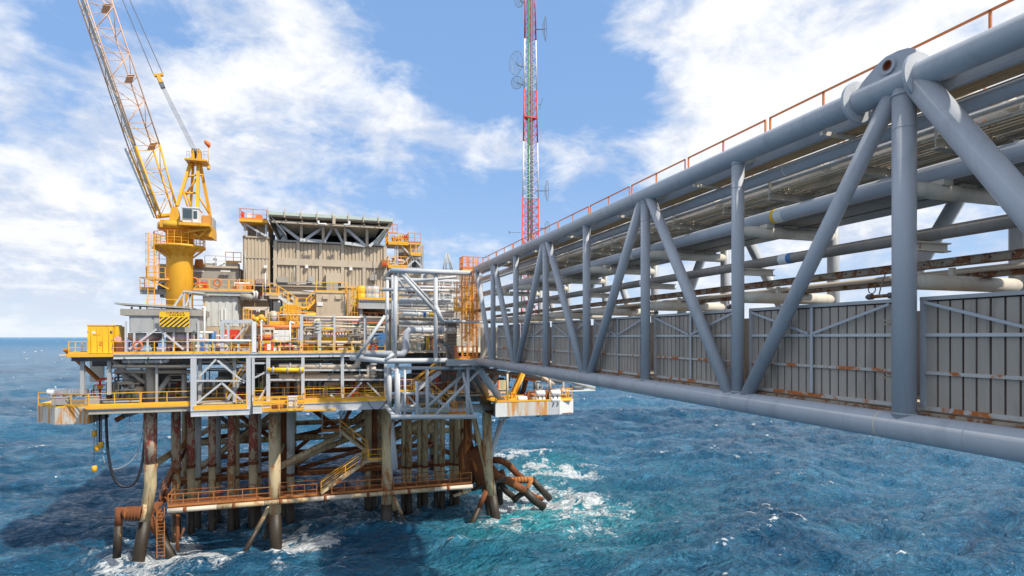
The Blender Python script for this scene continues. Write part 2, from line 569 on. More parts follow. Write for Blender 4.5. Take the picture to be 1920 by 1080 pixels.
m = bpy.data.materials.new('sea_water'); m.use_nodes = True
nt = m.node_tree; b = nt.nodes['Principled BSDF']; g = NG(nt)
geo = g.n('ShaderNodeNewGeometry'); p = geo.outputs['Position']
p2 = g.vmath('MULTIPLY', p, (1, 1, .2))
prot = g.n('ShaderNodeMapping'); prot.inputs['Rotation'].default_value = (0, 0, R(-22)); prot.inputs['Scale'].default_value = (.55, 1.35, 1)
nt.links.new(p2, prot.inputs[0]); pr = prot.outputs[0]
af = g.n('ShaderNodeAttribute', attribute_name='foam'); aa_ = g.n('ShaderNodeAttribute', attribute_name='aerated')
dist = g.vmath('LENGTH', p, None, 1)


def ridge(vec, scale, det):
    nd = g.n('ShaderNodeTexNoise', noise_type='RIDGED_MULTIFRACTAL', normalize=True)
    g.put(nd.inputs['Vector'], vec)
    for k_, v_ in (('Scale', scale), ('Detail', det), ('Roughness', .62), ('Lacunarity', 2.1), ('Offset', 1.0), ('Gain', 1.6), ('Distortion', .35)):
        nd.inputs[k_].default_value = v_
    return nd.outputs[0]


n1 = g.noise(pr, .028, 5, .6); n2 = g.noise(pr, .22, 6, .62, .5); n3 = g.noise(pr, 1.1, 5, .65, .6); rd = ridge(pr, .42, 6); rd2 = ridge(g.vmath('ADD', pr, (5.1, 3.3, 0)), 1.7, 5); n4 = g.noise(pr, 4.5, 4, .6)
deep = g.mix(g.ramp(n1, .35, .65), (.009, .090, .190), (.034, .185, .330))
deep = g.mix(g.math('MULTIPLY', g.ramp(n2, .45, .7), .7), deep, (.075, .255, .385))
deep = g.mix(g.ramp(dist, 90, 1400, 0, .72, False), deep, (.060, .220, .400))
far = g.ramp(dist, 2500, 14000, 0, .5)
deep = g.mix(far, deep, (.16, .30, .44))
aq = g.math('MULTIPLY', aa_.outputs['Fac'], g.ramp(n3, .25, .62, .7, 1.1), clamp=True)
deep = g.mix(aq, deep, (.045, .44, .50))
fm = g.math('ADD', af.outputs['Fac'], g.math('MULTIPLY', g.math('SUBTRACT', g.noise(p2, 1.6, 9, .74, 1.6), .5), 2.3))
lace = g.math('MULTIPLY', g.ramp(fm, .24, .62), g.ramp(af.outputs['Fac'], .03, .30))
lace = g.math('MULTIPLY', lace, .92)
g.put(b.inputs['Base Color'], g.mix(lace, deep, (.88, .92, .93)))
g.put(b.inputs['Roughness'], g.math('ADD', g.math('MULTIPLY', lace, .55), g.ramp(dist, 60, 2500, .17, .40)))
b.inputs['IOR'].default_value = 1.33
g.put(b.inputs['Specular IOR Level'], g.ramp(dist, 150, 1500, 1.0, .35))
bp = g.n('ShaderNodeBump'); bp.inputs['Distance'].default_value = 1.0
hh = g.math('ADD', g.math('MULTIPLY', rd, .62), g.math('ADD', g.math('MULTIPLY', rd2, .17), g.math('MULTIPLY', n4, .03)))
hh = g.math('ADD', hh, g.math('MULTIPLY', g.math('MULTIPLY', n2, 2.4), g.ramp(dist, 60, 400)))
hh = g.math('ADD', hh, g.math('MULTIPLY', g.math('MULTIPLY', n1, 16.0), g.ramp(dist, 400, 2000)))
g.put(bp.inputs['Height'], hh); bp.inputs['Strength'].default_value = 1.0
nt.links.new(bp.outputs[0], b.inputs['Normal'])
me.materials.append(m)

# ------------------------------------------------------------------ footbridge
AX, BX = 11.92, 15.6
M_rustedge = paint('rust_stained_pale_rail', (.46, .45, .42), .6, .12, .67, rcol=(.27, .085, .022), vs=.8, streak=1)
M_wood = paint('weathered_plank', (.50, .33, .17), .8, .2, .1)
ZB, ZT = -1.94, 5.48
NY = [9.4 + 5.3 * i for i in range(-3, 7)]          # -6.5 ... 41.2
YE = 46.3
br = thing('footbridge', (13.7, 18.0, ZB), 'long grey tubular truss footbridge reaching from right foreground to the platform', 'footbridge')
for ax in (AX, BX):
    far_ = ax == BX
    part(br, 'bottom_chord', MB().tube((ax, -8.5, ZB), (ax, YE - 1.2, ZB), .30, 32), M_bridge)
    part(br, 'top_chord', MB().tube((ax, -8.5, ZT), (ax, YE, ZT), .28, 28), M_bridge)
    for i, y in enumerate(NY):
        r = .23 if y < 10 else .185
        part(br, 'vertical_post', MB().tube((ax, y, ZB), (ax, y, ZT), r, 20), M_bridge)
    for i in range(len(NY) - 1):
        a, c = NY[i], NY[i + 1]
        # node 3 (y=9.4), 5, 7, 9 are top nodes
        if i % 2 == 1: p0, p1 = (ax, a + .16, ZT), (ax, c - .24, ZB)
        else: p0, p1 = (ax, a + .24, ZB), (ax, c - .22, ZT)
        r = .265 if i < 3 else .19
        part(br, 'diagonal_brace', MB().tube(p0, p1, r, 20), M_bridge)
    part(br, 'diagonal_brace', MB().tube((ax, NY[-1] + .3, ZB), (ax, YE - .3, ZT), .18, 16), M_bridge)
    # faint girth welds on the chords
    for y in NY:
        for zc, rc in ((ZB, .30),):
            part(br, 'weld_band', MB().annulus((ax, y + .5, zc), (0, 1, 0), rc - .02, rc + .004, .03, 32), M_bridge2 if y > 0 else M_bridge)
for i, y in enumerate(NY):
    part(br, 'cross_tube', MB().tube((AX, y, 3.2), (BX, y, 3.2), .17, 16), M_bridge2)
    part(br, 'cross_tube', MB().tube((AX, y + .02, 1.2), (BX, y + .02, 1.2), .17, 16), M_bridge2)
    part(br, 'cross_tube', MB().tube((AX, y, ZT - .06), (BX, y, ZT - .06), .15, 16), M_bridge2)
    part(br, 'floor_beam', MB().tube((AX, y, ZB), (BX, y, ZB), .2, 12), M_bridge)
    if i < len(NY) - 1:
        y2 = NY[i + 1]
        e = (AX, BX) if i % 2 else (BX, AX)
        part(br, 'plan_brace', MB().tube((e[0], y, ZT - .02), (e[1], y2, ZT - .02), .11, 12), M_bridge2)
        part(br, 'deck_beam', MB().ibeam((13.45, (y + y2) / 2, 4.46), (BX - .1, (y + y2) / 2, 4.46), .22, .24), M_bridge2)
        part(br, 'deck_beam', MB().ibeam((13.45, y + .45, 4.46), (BX - .1, y + .45, 4.46), .22, .24), M_bridge2)
        part(br, 'deck_hanger', MB().beam((13.5, y + .45, 4.58), (13.5, y + .45, 5.42), .07), M_bridge2)
        part(br, 'plank_bearer', MB().beam((AX, y + 2.2, 5.11), (13.0, y + 2.2, 5.11), .08, .1), M_bridge2)
    # stub brackets that carry the lower pipe and the trays
    part(br, 'bracket', MB().ibeam((AX + .18, y + .04, 1.98), (13.25, y + .04, 1.98), .2, .2), M_bridge2)
    part(br, 'tray_post', MB().box((13.5, y + .1, 1.46), (.1, .1, .2)), M_bridge2)
    part(br, 'pipe_shoe', MB().box((12.96, y - .05, 3.37), (.28, .3, .12)), M_bridge2)
    part(br, 'hanger', MB().box((13.2, y + .05, 5.28), (.08, .12, .26)), M_bridge2)
# roof deck of long ribbed sheets laid along the bridge
for i in range(len(NY) - 1):
    y0, y1 = NY[i] + .02, NY[i + 1] - .02
    sheets = MB()
    for k in range(9):
        if k < 2:
            part(br, 'walk_plank', MB().span(12.5 + k * .31, 12.79 + k * .31, y0, y1, 5.17, 5.21), M_wood)
            continue
        x0 = 13.52 + (k - 2) * .285
        zj = 4.60 + ((k * 7 + i * 3) % 5) * .012
        mbs = MB().span(x0, x0 + .25, y0, y1, zj, zj + .03)
        mbs.span(x0 + .02, x0 + .05, y0, y1, zj - .06, zj - .003).span(x0 + .14, x0 + .165, y0, y1, zj - .045, zj - .003)
        part(br, 'deck_sheet', mbs, M_deck if (k + i) % 4 else M_bridge2)
part(br, 'edge_beam', MB().ibeam((12.42, -8, 5.29), (12.42, YE, 5.29), .12, .30), M_pipe)
part(br, 'edge_beam', MB().ibeam((15.48, -8, 4.62), (15.48, YE, 4.62), .06, .2), M_bridge2)
part(br, 'walkway_floor', MB().span(12.35, 15.2, -8, YE - .5, -1.62, -1.56), M_deck)
# lifting lug between two collar plates
yl0, yl1 = 9.05, 10.55
for y in (yl0, yl1):
    part(br, 'collar_plate', MB().annulus((AX, y, ZT), (0, 1, 0), .285, .475, .07, 40), M_lgrey)
hy, hz = 9.72, 5.97
poly = [(yl0 + .04, ZT + .2), (yl0 + .04, 6.04), (9.25, 6.15), (9.5, 6.20), (9.8, 6.20), (10.0, 6.12), (yl1 - .04, 5.80), (yl1 - .04, ZT + .2)]
N = 48


def cast(cy, cz, ang):
    dy_, dz_ = math.cos(ang), math.sin(ang)
    best = 9
    for i in range(len(poly)):
        (y0, z0), (y1, z1) = poly[i], poly[(i + 1) % len(poly)]
        den = dy_ * (z1 - z0) - dz_ * (y1 - y0)
        if abs(den) < 1e-9: continue
        t = ((y0 - cy) * (z1 - z0) - (z0 - cz) * (y1 - y0)) / den
        u = ((y0 - cy) * dz_ - (z0 - cz) * dy_) / den
        if t > 0 and -1e-6 <= u <= 1 + 1e-6: best = min(best, t)
    return cy + dy_ * best, cz + dz_ * best


lug = MB(); vs = []; fs = []
for sx in (-.05, .05):
    for j in range(N):
        a = 2 * math.pi * j / N
        oy, oz = cast(hy, hz, a)
        vs.append((AX + sx, oy, oz))
    for j in range(N):
        a = 2 * math.pi * j / N
        vs.append((AX + sx, hy + .10 * math.cos(a), hz + .10 * math.sin(a)))
for j in range(N):
    k = (j + 1) % N
    fs += [(j, k, N + k, N + j), (2 * N + j, 3 * N + j, 3 * N + k, 2 * N + k), (j, 2 * N + j, 2 * N + k, k), (N + j, N + k, 3 * N + k, 3 * N + j)]
lug._add(vs, fs)
lg = part(br, 'lifting_lug', lug, M_bridge)
part(lg, 'boss_ring', MB().annulus((AX, hy, hz), (1, 0, 0), .115, .19, .2, 40), M_bridge)
part(lg, 'pin_hole_liner', MB().annulus((AX, hy, hz), (1, 0, 0), .085, .114, .19, 40), M_rust)

# cladding panels between the posts: boards, rails, frame, braces, clamps
WX = 12.3
WZ0, WZ1 = -1.56, .80
board = MB().box((0, 0, 0), (.035, .213, WZ1 - WZ0 - .10)).mesh('board', M_board)
for i in range(len(NY) - 1):
    y0, y1 = NY[i] + .42, NY[i + 1] - .12
    wp = part(br, 'wall_panel', MB().span(WX + .03, WX + .05, y0, y1, WZ0, WZ1), M_gap)
    n = int((y1 - y0 - .2) / .243)
    st = (y1 - y0 - .16) / n
    for k in range(n):
        o = link('board', board); o.parent = wp
        o.location = Vector((WX + random.uniform(0, .008), y0 + .08 + st * (k + .5), (WZ0 + WZ1) / 2)) - origin(br)
    part(wp, 'frame', MB().span(WX - .06, WX + .02, y0 - .02, y1 + .02, WZ1 - .02, WZ1 + .06)
         , M_grey)
    part(wp, 'bottom_rail', MB().span(WX - .06, WX + .02, y0 - .02, y1 + .02, WZ0 + .0, WZ0 + .09), M_rustedge)
    for yy in (y0, y1 - .1):
        part(wp, 'stile', MB().span(WX - .08, WX + .03, yy, yy + .1, WZ0 + .09, WZ1 - .021), M_bridge)
    for zf in (.68, .34):
        zz_ = WZ0 + (WZ1 - WZ0) * zf
        part(wp, 'rail', MB().span(WX - .075, WX - .02, y0 + .11, y1 - .11, zz_ - .035, zz_ + .035), M_lgrey if zf > .5 else M_rustedge)
    ym = (y0 + y1) / 2; zr = WZ0 + (WZ1 - WZ0) * .68 + .05
    part(wp, 'stile', MB().span(WX - .1, WX - .078, ym - .04, ym + .04, WZ0 + .1, WZ1 - .03), M_bridge)
    part(wp, 'brace', MB().beam((WX - .13, y0 + .14, WZ1 - .06), (WX - .13, ym - .08, zr), .03, .06), M_bridge)
    part(wp, 'brace', MB().beam((WX - .13, y1 - .14, WZ1 - .06), (WX - .13, ym + .08, zr), .03, .06), M_bridge)
    for zf in (.3, .8):
        zz_ = WZ0 + (WZ1 - WZ0) * zf
        part(wp, 'clamp', MB().span(AX - .02, WX - .05, y0 - .22, y0 + .06, zz_ + .03, zz_ + .06).span(AX - .02, WX - .05, y0 - .22, y0 + .06, zz_ - .06, zz_ - .03)
             .tube((AX + .18, y0 - .1, zz_ - .09), (AX + .18, y0 - .1, zz_ + .09), .02, 8), M_rustychan)
# far side cladding, plain sheets
for i in range(len(NY) - 1):
    part(br, 'far_panel', MB().span(15.18, 15.22, NY[i] + .1, NY[i + 1] - .1, WZ0, WZ1 - .1), M_board)
part(br, 'kick_plate', MB().span(WX - .14, WX + .1, -8, YE - 1.6, -1.70, -1.60), M_rustychan)

# orange guard rail along the roof deck, in short framed sections
gr = thing('guard_rail', (12.6, 20, 5.15), 'thin orange guard rail in sections along the top of the footbridge', 'guard rail')
y = -6.0
while y < YE - 2:
    L = 3.9
    fr = MB()
    z0, z1 = 5.16, 6.47
    part(gr, 'rail_section', MB().beam((12.6, y, z1), (12.6, y + L, z1), .045, .045).beam((12.6, y, z0 + .62), (12.6, y + L, z0 + .62), .035), M_rail_or)
    for yy in (y + .02, y + L / 2, y + L - .02):
        part(gr, 'post', MB().box((12.6, yy, (z0 + z1) / 2), (.045, .045, z1 - z0)), M_rail_or)
    y += L + .16
gr2 = thing('guard_rail', (15.4, 20, 5.25), 'far orange guard rail on the other edge of the footbridge roof', 'guard rail')
y = -6.0
while y < YE - 2:
    part(gr2, 'rail_section', MB().beam((15.4, y, 6.4), (15.4, y + 3.9, 6.4), .045), M_rail_or)
    for yy in (y + .02, y + 1.95, y + 3.88):
        part(gr2, 'post', MB().box((15.4, yy, 5.82), (.045, .045, 1.14)), M_rail_or)
    y += 4.06

# pipes and trays carried inside the truss
def bpipe(x, z, r, mat, label, y0=-8, y1=YE + 8, bands=(), bmats=None, n=24, cat='pipe'):
    t = thing('bridge_pipe', (x, (y0 + y1) / 2, z - r), label, cat)
    part(t, 'pipe_wall', MB().tube((x, y0, z), (x, y1, z), r, n), mat)
    for yb, w, mt in bands:
        part(t, 'marker_band', MB().annulus((x, yb, z), (0, 1, 0), r - .01, r + .008, w, n), mt)
    return t


bpipe(13.2, 5.01 - .02, .19, M_pipe, 'blue grey pipe hung high just under the footbridge roof', bands=[(14.1, .03, M_white), (21.6, .03, M_white)])
bpipe(12.96, 3.62, .21, M_pipe, 'thick grey pipe with yellow and white bands halfway up the footbridge',
      bands=[(14.05, .30, M_white), (14.28, .12, M_yel2), (22.7, .3, M_white), (22.95, .14, M_yel2), (33, .3, M_white), (33.2, .14, M_yel2)])
bpipe(12.66, 2.24, .145, M_pipe_brown, 'slimmer weathered grey brown pipe below the banded pipe in the footbridge',
      bands=[(13.6, .30, M_white), (13.37, .16, M_blue), (21.4, .2, M_white), (21.2, .14, M_blue)])
bpipe(13.62, 4.84, .075, M_grey, 'thin brown conduit beside the highest pipe under the footbridge roof', n=12, cat='conduit')
bpipe(14.6, 1.52, .13, M_cream, 'cream pipe low behind the rusty cable tray in the footbridge', n=16)


def tray(x, z, w, h, mat, label, holes=True):
    t = thing('cable_tray', (x, 18, z - h / 2), label, 'cable tray')
    y = -6.5
    while y < YE:
        y1 = min(y + 5.3, YE + 2)
        part(t, 'tray_channel', MB().span(x - w / 2, x - w / 2 + .02, y + .01, y1 - .01, z - h / 2, z + h / 2)
             .span(x + w / 2 - .02, x + w / 2, y + .01, y1 - .01, z - h / 2, z + h / 2)
             .span(x - w / 2 + .02, x + w / 2 - .02, y + .01, y1 - .01, z - h / 2, z - h / 2 + .02)
             .span(x - w / 2 - .03, x - w / 2 - .001, y + .01, y1 - .01, z + h / 2 - .02, z + h / 2)
             .span(x - w / 2 - .03, x - w / 2 - .001, y + .01, y1 - .01, z - h / 2, z - h / 2 + .02), mat)
        if holes:
            hb = MB()
            for k in range(12):
                hb.box((x - w / 2 - .004, y + .25 + k * .43, z), (.006, .05, .04))
            ho = part(t, 'bolt_hole_row', hb, M_black); ho['kind'] = 'stuff'
        y += 5.3
    return t


tray(13.56, 1.69, .3, .18, M_rustychan, 'rust pitted perforated cable tray running above the cladding panels of the footbridge')
tray(14.4, 1.42, .3, .12, M_rustychan, 'second lower rusty cable tray further inside the footbridge', False)
for k, (x0, x1) in enumerate(((13.45, 14.35), (14.5, 15.35))):
    t = thing('cable_tray', ((x0 + x1) / 2, 18, 3.44), ('wide brown plated cable tray nearest the banded footbridge pipe', 'wide brown plated cable tray on the far side of the footbridge')[k], 'cable tray')
    for i in range(len(NY) - 1):
        part(t, 'tray_plate', MB().span(x0, x1, NY[i] + .02, NY[i + 1] - .02, 3.45, 3.48).span(x0, x0 + .03, NY[i] + .02, NY[i + 1] - .02, 3.482, 3.6)
             .span(x1 - .03, x1, NY[i] + .02, NY[i + 1] - .02, 3.482, 3.6), M_pipe_brown)
        part(t, 'support_foot', MB().box(((x0 + x1) / 2, NY[i] + .1, 3.41), (.5, .2, .07)), M_bridge2)
        cb = MB()
        for q in range(3):
            cb.tube((x0 + .15 + q * .2, NY[i] + .03, 3.53), (x0 + .15 + q * .2, NY[i + 1] - .03, 3.53), .04, 6)
        part(t, 'cable_bundle', cb, M_black)
for k, yv in enumerate((10.9, 16.2, 21.3)):
    lf = thing('light_fitting', (13.0, yv, .96), ('nearest', 'middle', 'farthest')[k] + ' small rusty light fitting on a bent bracket above the footbridge cladding', 'light fitting')
    part(lf, 'housing', MB().tube((13.0, yv - .35, 1.0), (13.0, yv + .35, 1.0), .045, 10), M_rustychan)
    part(lf, 'end_cap', MB().tube((13.0, yv - .38, 1.0), (13.0, yv - .26, 1.0), .075, 10), M_dgrey)
    part(lf, 'end_cap', MB().tube((13.0, yv + .18, 1.0), (13.0, yv + .3, 1.0), .075, 10), M_dgrey)
    part(lf, 'bracket', MB().path([(13.0, yv, 1.04), (13.05, yv - .02, 1.3), (13.25, yv + .02, 1.6)], .015, 6), M_rustychan)
    lp = MB(); pts = []
    for q in range(13):
        a = q / 12 * 2 * math.pi
        pts.append((13.0, yv + .2 + .1 * math.sin(a), 1.18 - .1 * math.cos(a)))
    part(lf, 'cable_loop', MB().path(pts, .012, 6), M_rust)
# ------------------------------------------------------------------ shared builders for the platform
POST = {}


def rail(pts, label, mat=None, h=1.0, sp=1.5, toe=True, group=None, name='handrail', r=.028):
    """guard rail along a polyline of deck points: top rail, mid rail, toe board, posts"""
    mat = mat or M_rail_y
    pts = [Vector(p) for p in pts]
    t = thing(name, pts[0], label, 'handrail', group)
    up = Vector((0, 0, h))
    a = MB(); b_ = MB(); c = MB(); locs = []
    for p0, p1 in zip(pts, pts[1:]):
        a.beam(p0 + up, p1 + up, r * 2)
        b_.beam(p0 + up * .52, p1 + up * .52, r * 1.4)
        if toe: c.beam(p0 + Vector((0, 0, .09)), p1 + Vector((0, 0, .09)), .03, .17)
        n = max(1, round((p1 - p0).length / sp))
        for i in range(n + (p1 is pts[-1])):
            locs.append(p0.lerp(p1, i / n))
    part(t, 'top_rail', a, mat); part(t, 'mid_rail', b_, mat)
    if toe: part(t, 'toe_board', c, mat)
    key = (mat.name, h, r)
    if key not in POST:
        POST[key] = MB().box((0, 0, h / 2), (r * 2.1, r * 2.1, h)).mesh('post', mat)
    shared(t, 'post', POST[key], locs)
    return t


def stair(p0, p1, w, label, mat=None, step=None, railmat=None, group=None):
    """flight from foot p0 to head p1, width w towards +Y"""
    mat = mat or M_grey; railmat = railmat or M_rail_y
    p0, p1 = Vector(p0), Vector(p1)
    t = thing('stair', p0, label, 'staircase', group)
    sh = MB().box((0, 0, 0), (.28, w - .08, .04)).mesh('tread', step or mat)
    n = max(4, int(abs(p1.z - p0.z) / .26))
    locs = [p0.lerp(p1, (i + .5) / n) + Vector((0, w / 2, 0)) for i in range(n)]
    shared(t, 'tread', sh, locs)
    for k in (0, w):
        o = Vector((0, k, 0))
        part(t, 'stringer', MB().beam(p0 + o, p1 + o, .05, .26), mat)
        part(t, 'top_rail', MB().beam(p0 + o + Vector((0, 0, 1)), p1 + o + Vector((0, 0, 1)), .055), railmat)
        part(t, 'mid_rail', MB().beam(p0 + o + Vector((0, 0, .55)), p1 + o + Vector((0, 0, .55)), .04), railmat)
        ps = MB()
        for i in range(max(2, n // 4) + 1):
            q = p0.lerp(p1, i / max(2, n // 4)) + o
            part(t, 'post', MB().beam(q, q + Vector((0, 0, 1)), .05), railmat)
    return t


def cage_ladder(x, y, z0, z1, label, mat=None, cage=True, face=-1, group=None, w=.5):
    mat = mat or M_rail_y
    t = thing('caged_ladder', (x, y, z0), label, 'ladder', group)
    for s in (-1, 1):
        part(t, 'side_rail', MB().beam((x + s * w / 2, y, z0), (x + s * w / 2, y, z1), .06), mat)
    n = int((z1 - z0) / .3)
    rg = MB().box((0, 0, 0), (w, .03, .03)).mesh('rung', mat)
    shared(t, 'rung', rg, [(x, y, z0 + .3 * (i + .5)) for i in range(n)])
    if cage:
        zc = z0 + 2.0
        k = 0
        while zc <= z1 + .01:
            hp = []
            for q in range(9):
                a = math.pi * q / 8
                hp.append((x + math.cos(a) * .4, y + face * math.sin(a) * .72, zc))
            part(t, 'cage_hoop', MB().path(hp, .022, 5), mat)
            zc += .75; k += 1
        for q in range(0, 9, 2):
            a = math.pi * q / 8
            xx, yy = x + math.cos(a) * .4, y + face * math.sin(a) * .72
            part(t, 'cage_bar', MB().beam((xx, yy, z0 + 2.0), (xx, yy, z1), .035), mat)
    return t


def ribbed(x0, x1, z0, z1, y, mat, pitch=.32, depth=.05, face=-1, frac=.55):
    """corrugated sheet facing -Y: raised ribs on a backing"""
    mb = MB().span(x0, x1, y, y + .04, z0, z1)
    n = max(2, int((x1 - x0) / pitch)); st = (x1 - x0) / n
    for i in range(n):
        c = x0 + st * (i + .5)
        mb.span(c - st * frac / 2, c + st * frac / 2, y - depth, y - .001, z0 + .02, z1 - .02)
    return mb


def ribbed_side(y0, y1, z0, z1, x, mat, pitch=.32, depth=.05, frac=.55):
    mb = MB().span(x - .04, x, y0, y1, z0, z1)
    n = max(2, int((y1 - y0) / pitch)); st = (y1 - y0) / n
    for i in range(n):
        c = y0 + st * (i + .5)
        mb.span(x + .001, x + depth, c - st * frac / 2, c + st * frac / 2, z0 + .02, z1 - .02)
    return mb


def room(root, x0, x1, y0, y1, z0, z1, mat, rib=True, roofmat=None, pitch=.32):
    """a walled module: each wall its own part"""
    if rib:
        part(root, 'front_wall', ribbed(x0, x1, z0, z1, y0, mat, pitch), mat)
        part(root, 'side_wall', ribbed_side(y0 + .05, y1, z0, z1, x1, mat, pitch), mat)
    else:
        part(root, 'front_wall', MB().span(x0, x1, y0, y0 + .04, z0, z1), mat)
        part(root, 'side_wall', MB().span(x1 - .04, x1, y0 + .05, y1, z0, z1), mat)
    part(root, 'side_wall', MB().span(x0, x0 + .04, y0 + .05, y1, z0, z1), mat)
    part(root, 'back_wall', MB().span(x0 + .05, x1 - .05, y1 - .04, y1, z0, z1), mat)
    part(root, 'roof', MB().span(x0 - .06, x1 + .06, y0 - .06, y1 + .06, z1 + .003, z1 + .10), roofmat or mat)


# ------------------------------------------------------------------ jacket: legs, braces
YL = 56.0
jk = thing('steel_jacket', (0, 66, SEA), 'cream and rust stained steel legs and braces carrying the platform out of the sea', 'platform jacket')
legs = [((283, 772), (282, 912), (262, 1035), .46), ((515, 775), (515, 905), (517, 1015), .50), ((727, 790), (726, 900), (724, 985), .50), ((912, 775), (915, 880), (929, 970), .46)]
leg_x = []
for k, (a, mid_, c, r) in enumerate(legs):
    p0, p1, p2 = P(*a, YL), P(*mid_, YL), P(*c, YL)
    p0.z = LOWD - .6
    dn_ = (p2 - p1).normalized()
    wet0 = p1.lerp(p2, .52)
    lg = part(jk, 'leg', MB().path([p0, p1, wet0], r, 20), M_leg)
    part(lg, 'tide_zone', MB().path([wet0, p2, p2 + dn_ * 4], [r * 1.03, r * 1.06, r * 1.05], 20), M_wet, 'dark wet growth on the leg')
    if k == 0:
        part(lg, 'paint_band', MB().tube(p0.lerp(p1, .03), p0.lerp(p1, .70), r + .012, 20), M_legred, 'flaking red paint band')
    leg_x.append((p0.x, p1, wet0, p2))
YB = 79.0
backx = []
for k in range(4):
    x0 = leg_x[k][0] + (1.0, .4, -.4, -1.0)[k]
    lg = part(jk, 'leg', MB().path([(x0, YB, LOWD - .6), (x0, YB + .4, SEA + 2)], .55, 14), M_leg)
    part(lg, 'tide_zone', MB().path([(x0, YB + .4, SEA + 2), (x0, YB + .8, SEA - 4)], .57, 14), M_wet)
    backx.append(x0)
    xm = leg_x[k][0]
    lg = part(jk, 'leg', MB().path([(xm + .3, 67.5, LOWD - .6), (xm + .3, 67.5, SEA + 1.6)], .34, 14), M_leg)
    part(lg, 'tide_zone', MB().path([(xm + .3, 67.5, SEA + 1.6), (xm + .3, 67.5, SEA - 4)], .36, 14), M_wet)


def brace(p0, p1, r, mat=M_leg, name='brace', root=None):
    return part(root or jk, name, MB().tube(p0, p1, r, 12), mat)


fx = [l[1].x for l in leg_x]
for zl, mt in ((-10.9, M_leg), (-14.6, M_rust)):
    for k in range(3):
        brace((fx[k] + .3, 67.5, zl), (fx[k + 1] + .3, 67.5, zl), .32, mt)
        brace((backx[k], YB + .2, zl), (backx[k + 1], YB + .2, zl), .32, mt)
        brace((fx[k] + .3, 67.5, zl), (backx[k + 1], YB, zl), .25, M_rust)
    for k in range(4):
        brace((fx[k], YL + .4, zl - .02), (fx[k] + .3, 67.5, zl - .02), .3, mt)
        brace((fx[k] + .3, 67.5, zl), (backx[k], YB, zl), .3, mt)
for k in range(3):
    brace((fx[k] + .3, 67.5, -14.6), (fx[k + 1] + .3, 67.5, -7.2), .28, M_leg)
    brace((backx[k + 1], YB, -14.6), (backx[k], YB, -7.2), .3, M_rust)
    brace((backx[k], YB, -14.6), ((backx[k] + backx[k + 1]) / 2, YB, -10.9), .25, M_rust)
brace((fx[1] + .3, 60, -12.3), (fx[2] - 1.5, 67, -10.6), .3, M_leg)
brace((fx[2] + 1, 66, -11.6), (fx[3] - 3, 68, -9.2), .42, M_leg)
brace((fx[1] + .5, 57, -11.6), (fx[2], 67, -8.9), .25, M_leg)
# raked braces at the water line
for a, c, r, yy in (((268, 950), (318, 1036), .36, 56.3), ((296, 955), (312, 1020), .3, 57.5), ((506, 948), (466, 1022), .20, 56.0), ((512, 950), (500, 1000), .22, 58.5),
                    ((738, 930), (762, 985), .17, 55.8), ((735, 930), (744, 975), .2, 58), ((912, 920), (889, 973), .26, 56), ((908, 915), (916, 955), .28, 58), ((850, 930), (905, 912), .16, 56.6)):
    p0, p1 = P(*a, yy), P(*c, yy)
    brace(p0, p0.lerp(p1, .6), r, M_leg if r < .21 else M_rust, 'raker')
    brace(p0.lerp(p1, .6), p1 + (p1 - p0).normalized() * 2.5, r * 1.05, M_wet, 'raker')
# V struts under the right corner
a = P(915, 872, YL)
brace(a, P(940, 790, YL), .27, M_lgrey, 'raker'); brace(a + Vector((-.2, .1, -.3)), P(888, 782, YL + .4), .26, M_leg, 'raker')
part(jk, 'padeye', MB().annulus(P(942, 787, YL), (0, 1, 0), .12, .36, .3, 20), M_lgrey)
brace(P(728, 792, YL) + Vector((.1, 0, 0)), P(738, 878, YL), .42, M_lgrey, 'sleeve')

# conductors
cond = [(330, 61, 1, .40), (358, 62, 1, .34), (371, 63, 0, .30), (398, 62, 1, .33), (408, 64, 0, .30), (434, 62, 1, .34), (443, 62.6, 2, .30), (475, 62, 1, .42), (484, 63.5, 0, .3),
        (545, 62, 0, .38), (534, 64, 3, .6),
        (757, 62, 2, .26), (767, 61.6, 2, .30), (787, 62, 2, .26), (797, 61.6, 2, .32), (818, 62, 2, .27), (829, 61.6, 2, .31), (847, 62, 2, .27), (857, 61.6, 2, .32), (690, 64, 2, .38), (700, 64.4, 3, .42)]
names = ['red and white flaking conductor pipe', 'pale cream conductor pipe', 'plain cream conductor pipe', 'dark brown conductor pipe']
ords = ['first', 'second', 'third', 'fourth', 'fifth', 'sixth', 'seventh', 'eighth', 'ninth', 'tenth', 'eleventh', 'twelfth']
cnt = 0
for k, (px, yy, kind, r) in enumerate(cond):
    side = 'in the left group' if px < 560 else 'in the right group'
    if px == 690: cnt = 0; side = 'beside the zigzag stairs'
    elif px == 757: cnt = 0
    nm = ('red and white flaking conductor pipe' if kind == 1 else 'pale grey conductor pipe' if kind == 0 else 'cream rust stained conductor pipe' if kind == 2 else 'dark rusty conductor pipe')
    x = X(px, yy)
    t = thing('conductor_pipe', (x, yy, SEA), f'{nm}, {ords[cnt % 12]} pipe from the left {side}', 'conductor pipe', 'vertical conductor pipes under the lower deck')
    cnt += 1
    mt = {0: M_pale, 1: M_legred, 2: M_leg, 3: M_rust}[kind]
    zt, zm = LOWD - .4, (-12.2 if kind == 1 else -13.6)
    part(t, 'upper_pipe', MB().tube((x, yy, zt), (x, yy, zm), r, 14), mt)
    part(t, 'lower_pipe', MB().tube((x, yy, zm), (x, yy, SEA + 1.7), r * .98, 14), M_leg if kind != 3 else M_rust)
    part(t, 'tide_zone', MB().tube((x, yy, SEA + 1.7), (x, yy, SEA - 3), r * 1.05, 14), M_wet)
    part(t, 'coupling', MB().tube((x, yy, zm - .12), (x, yy, zm + .12), r * 1.18, 14), M_rust)

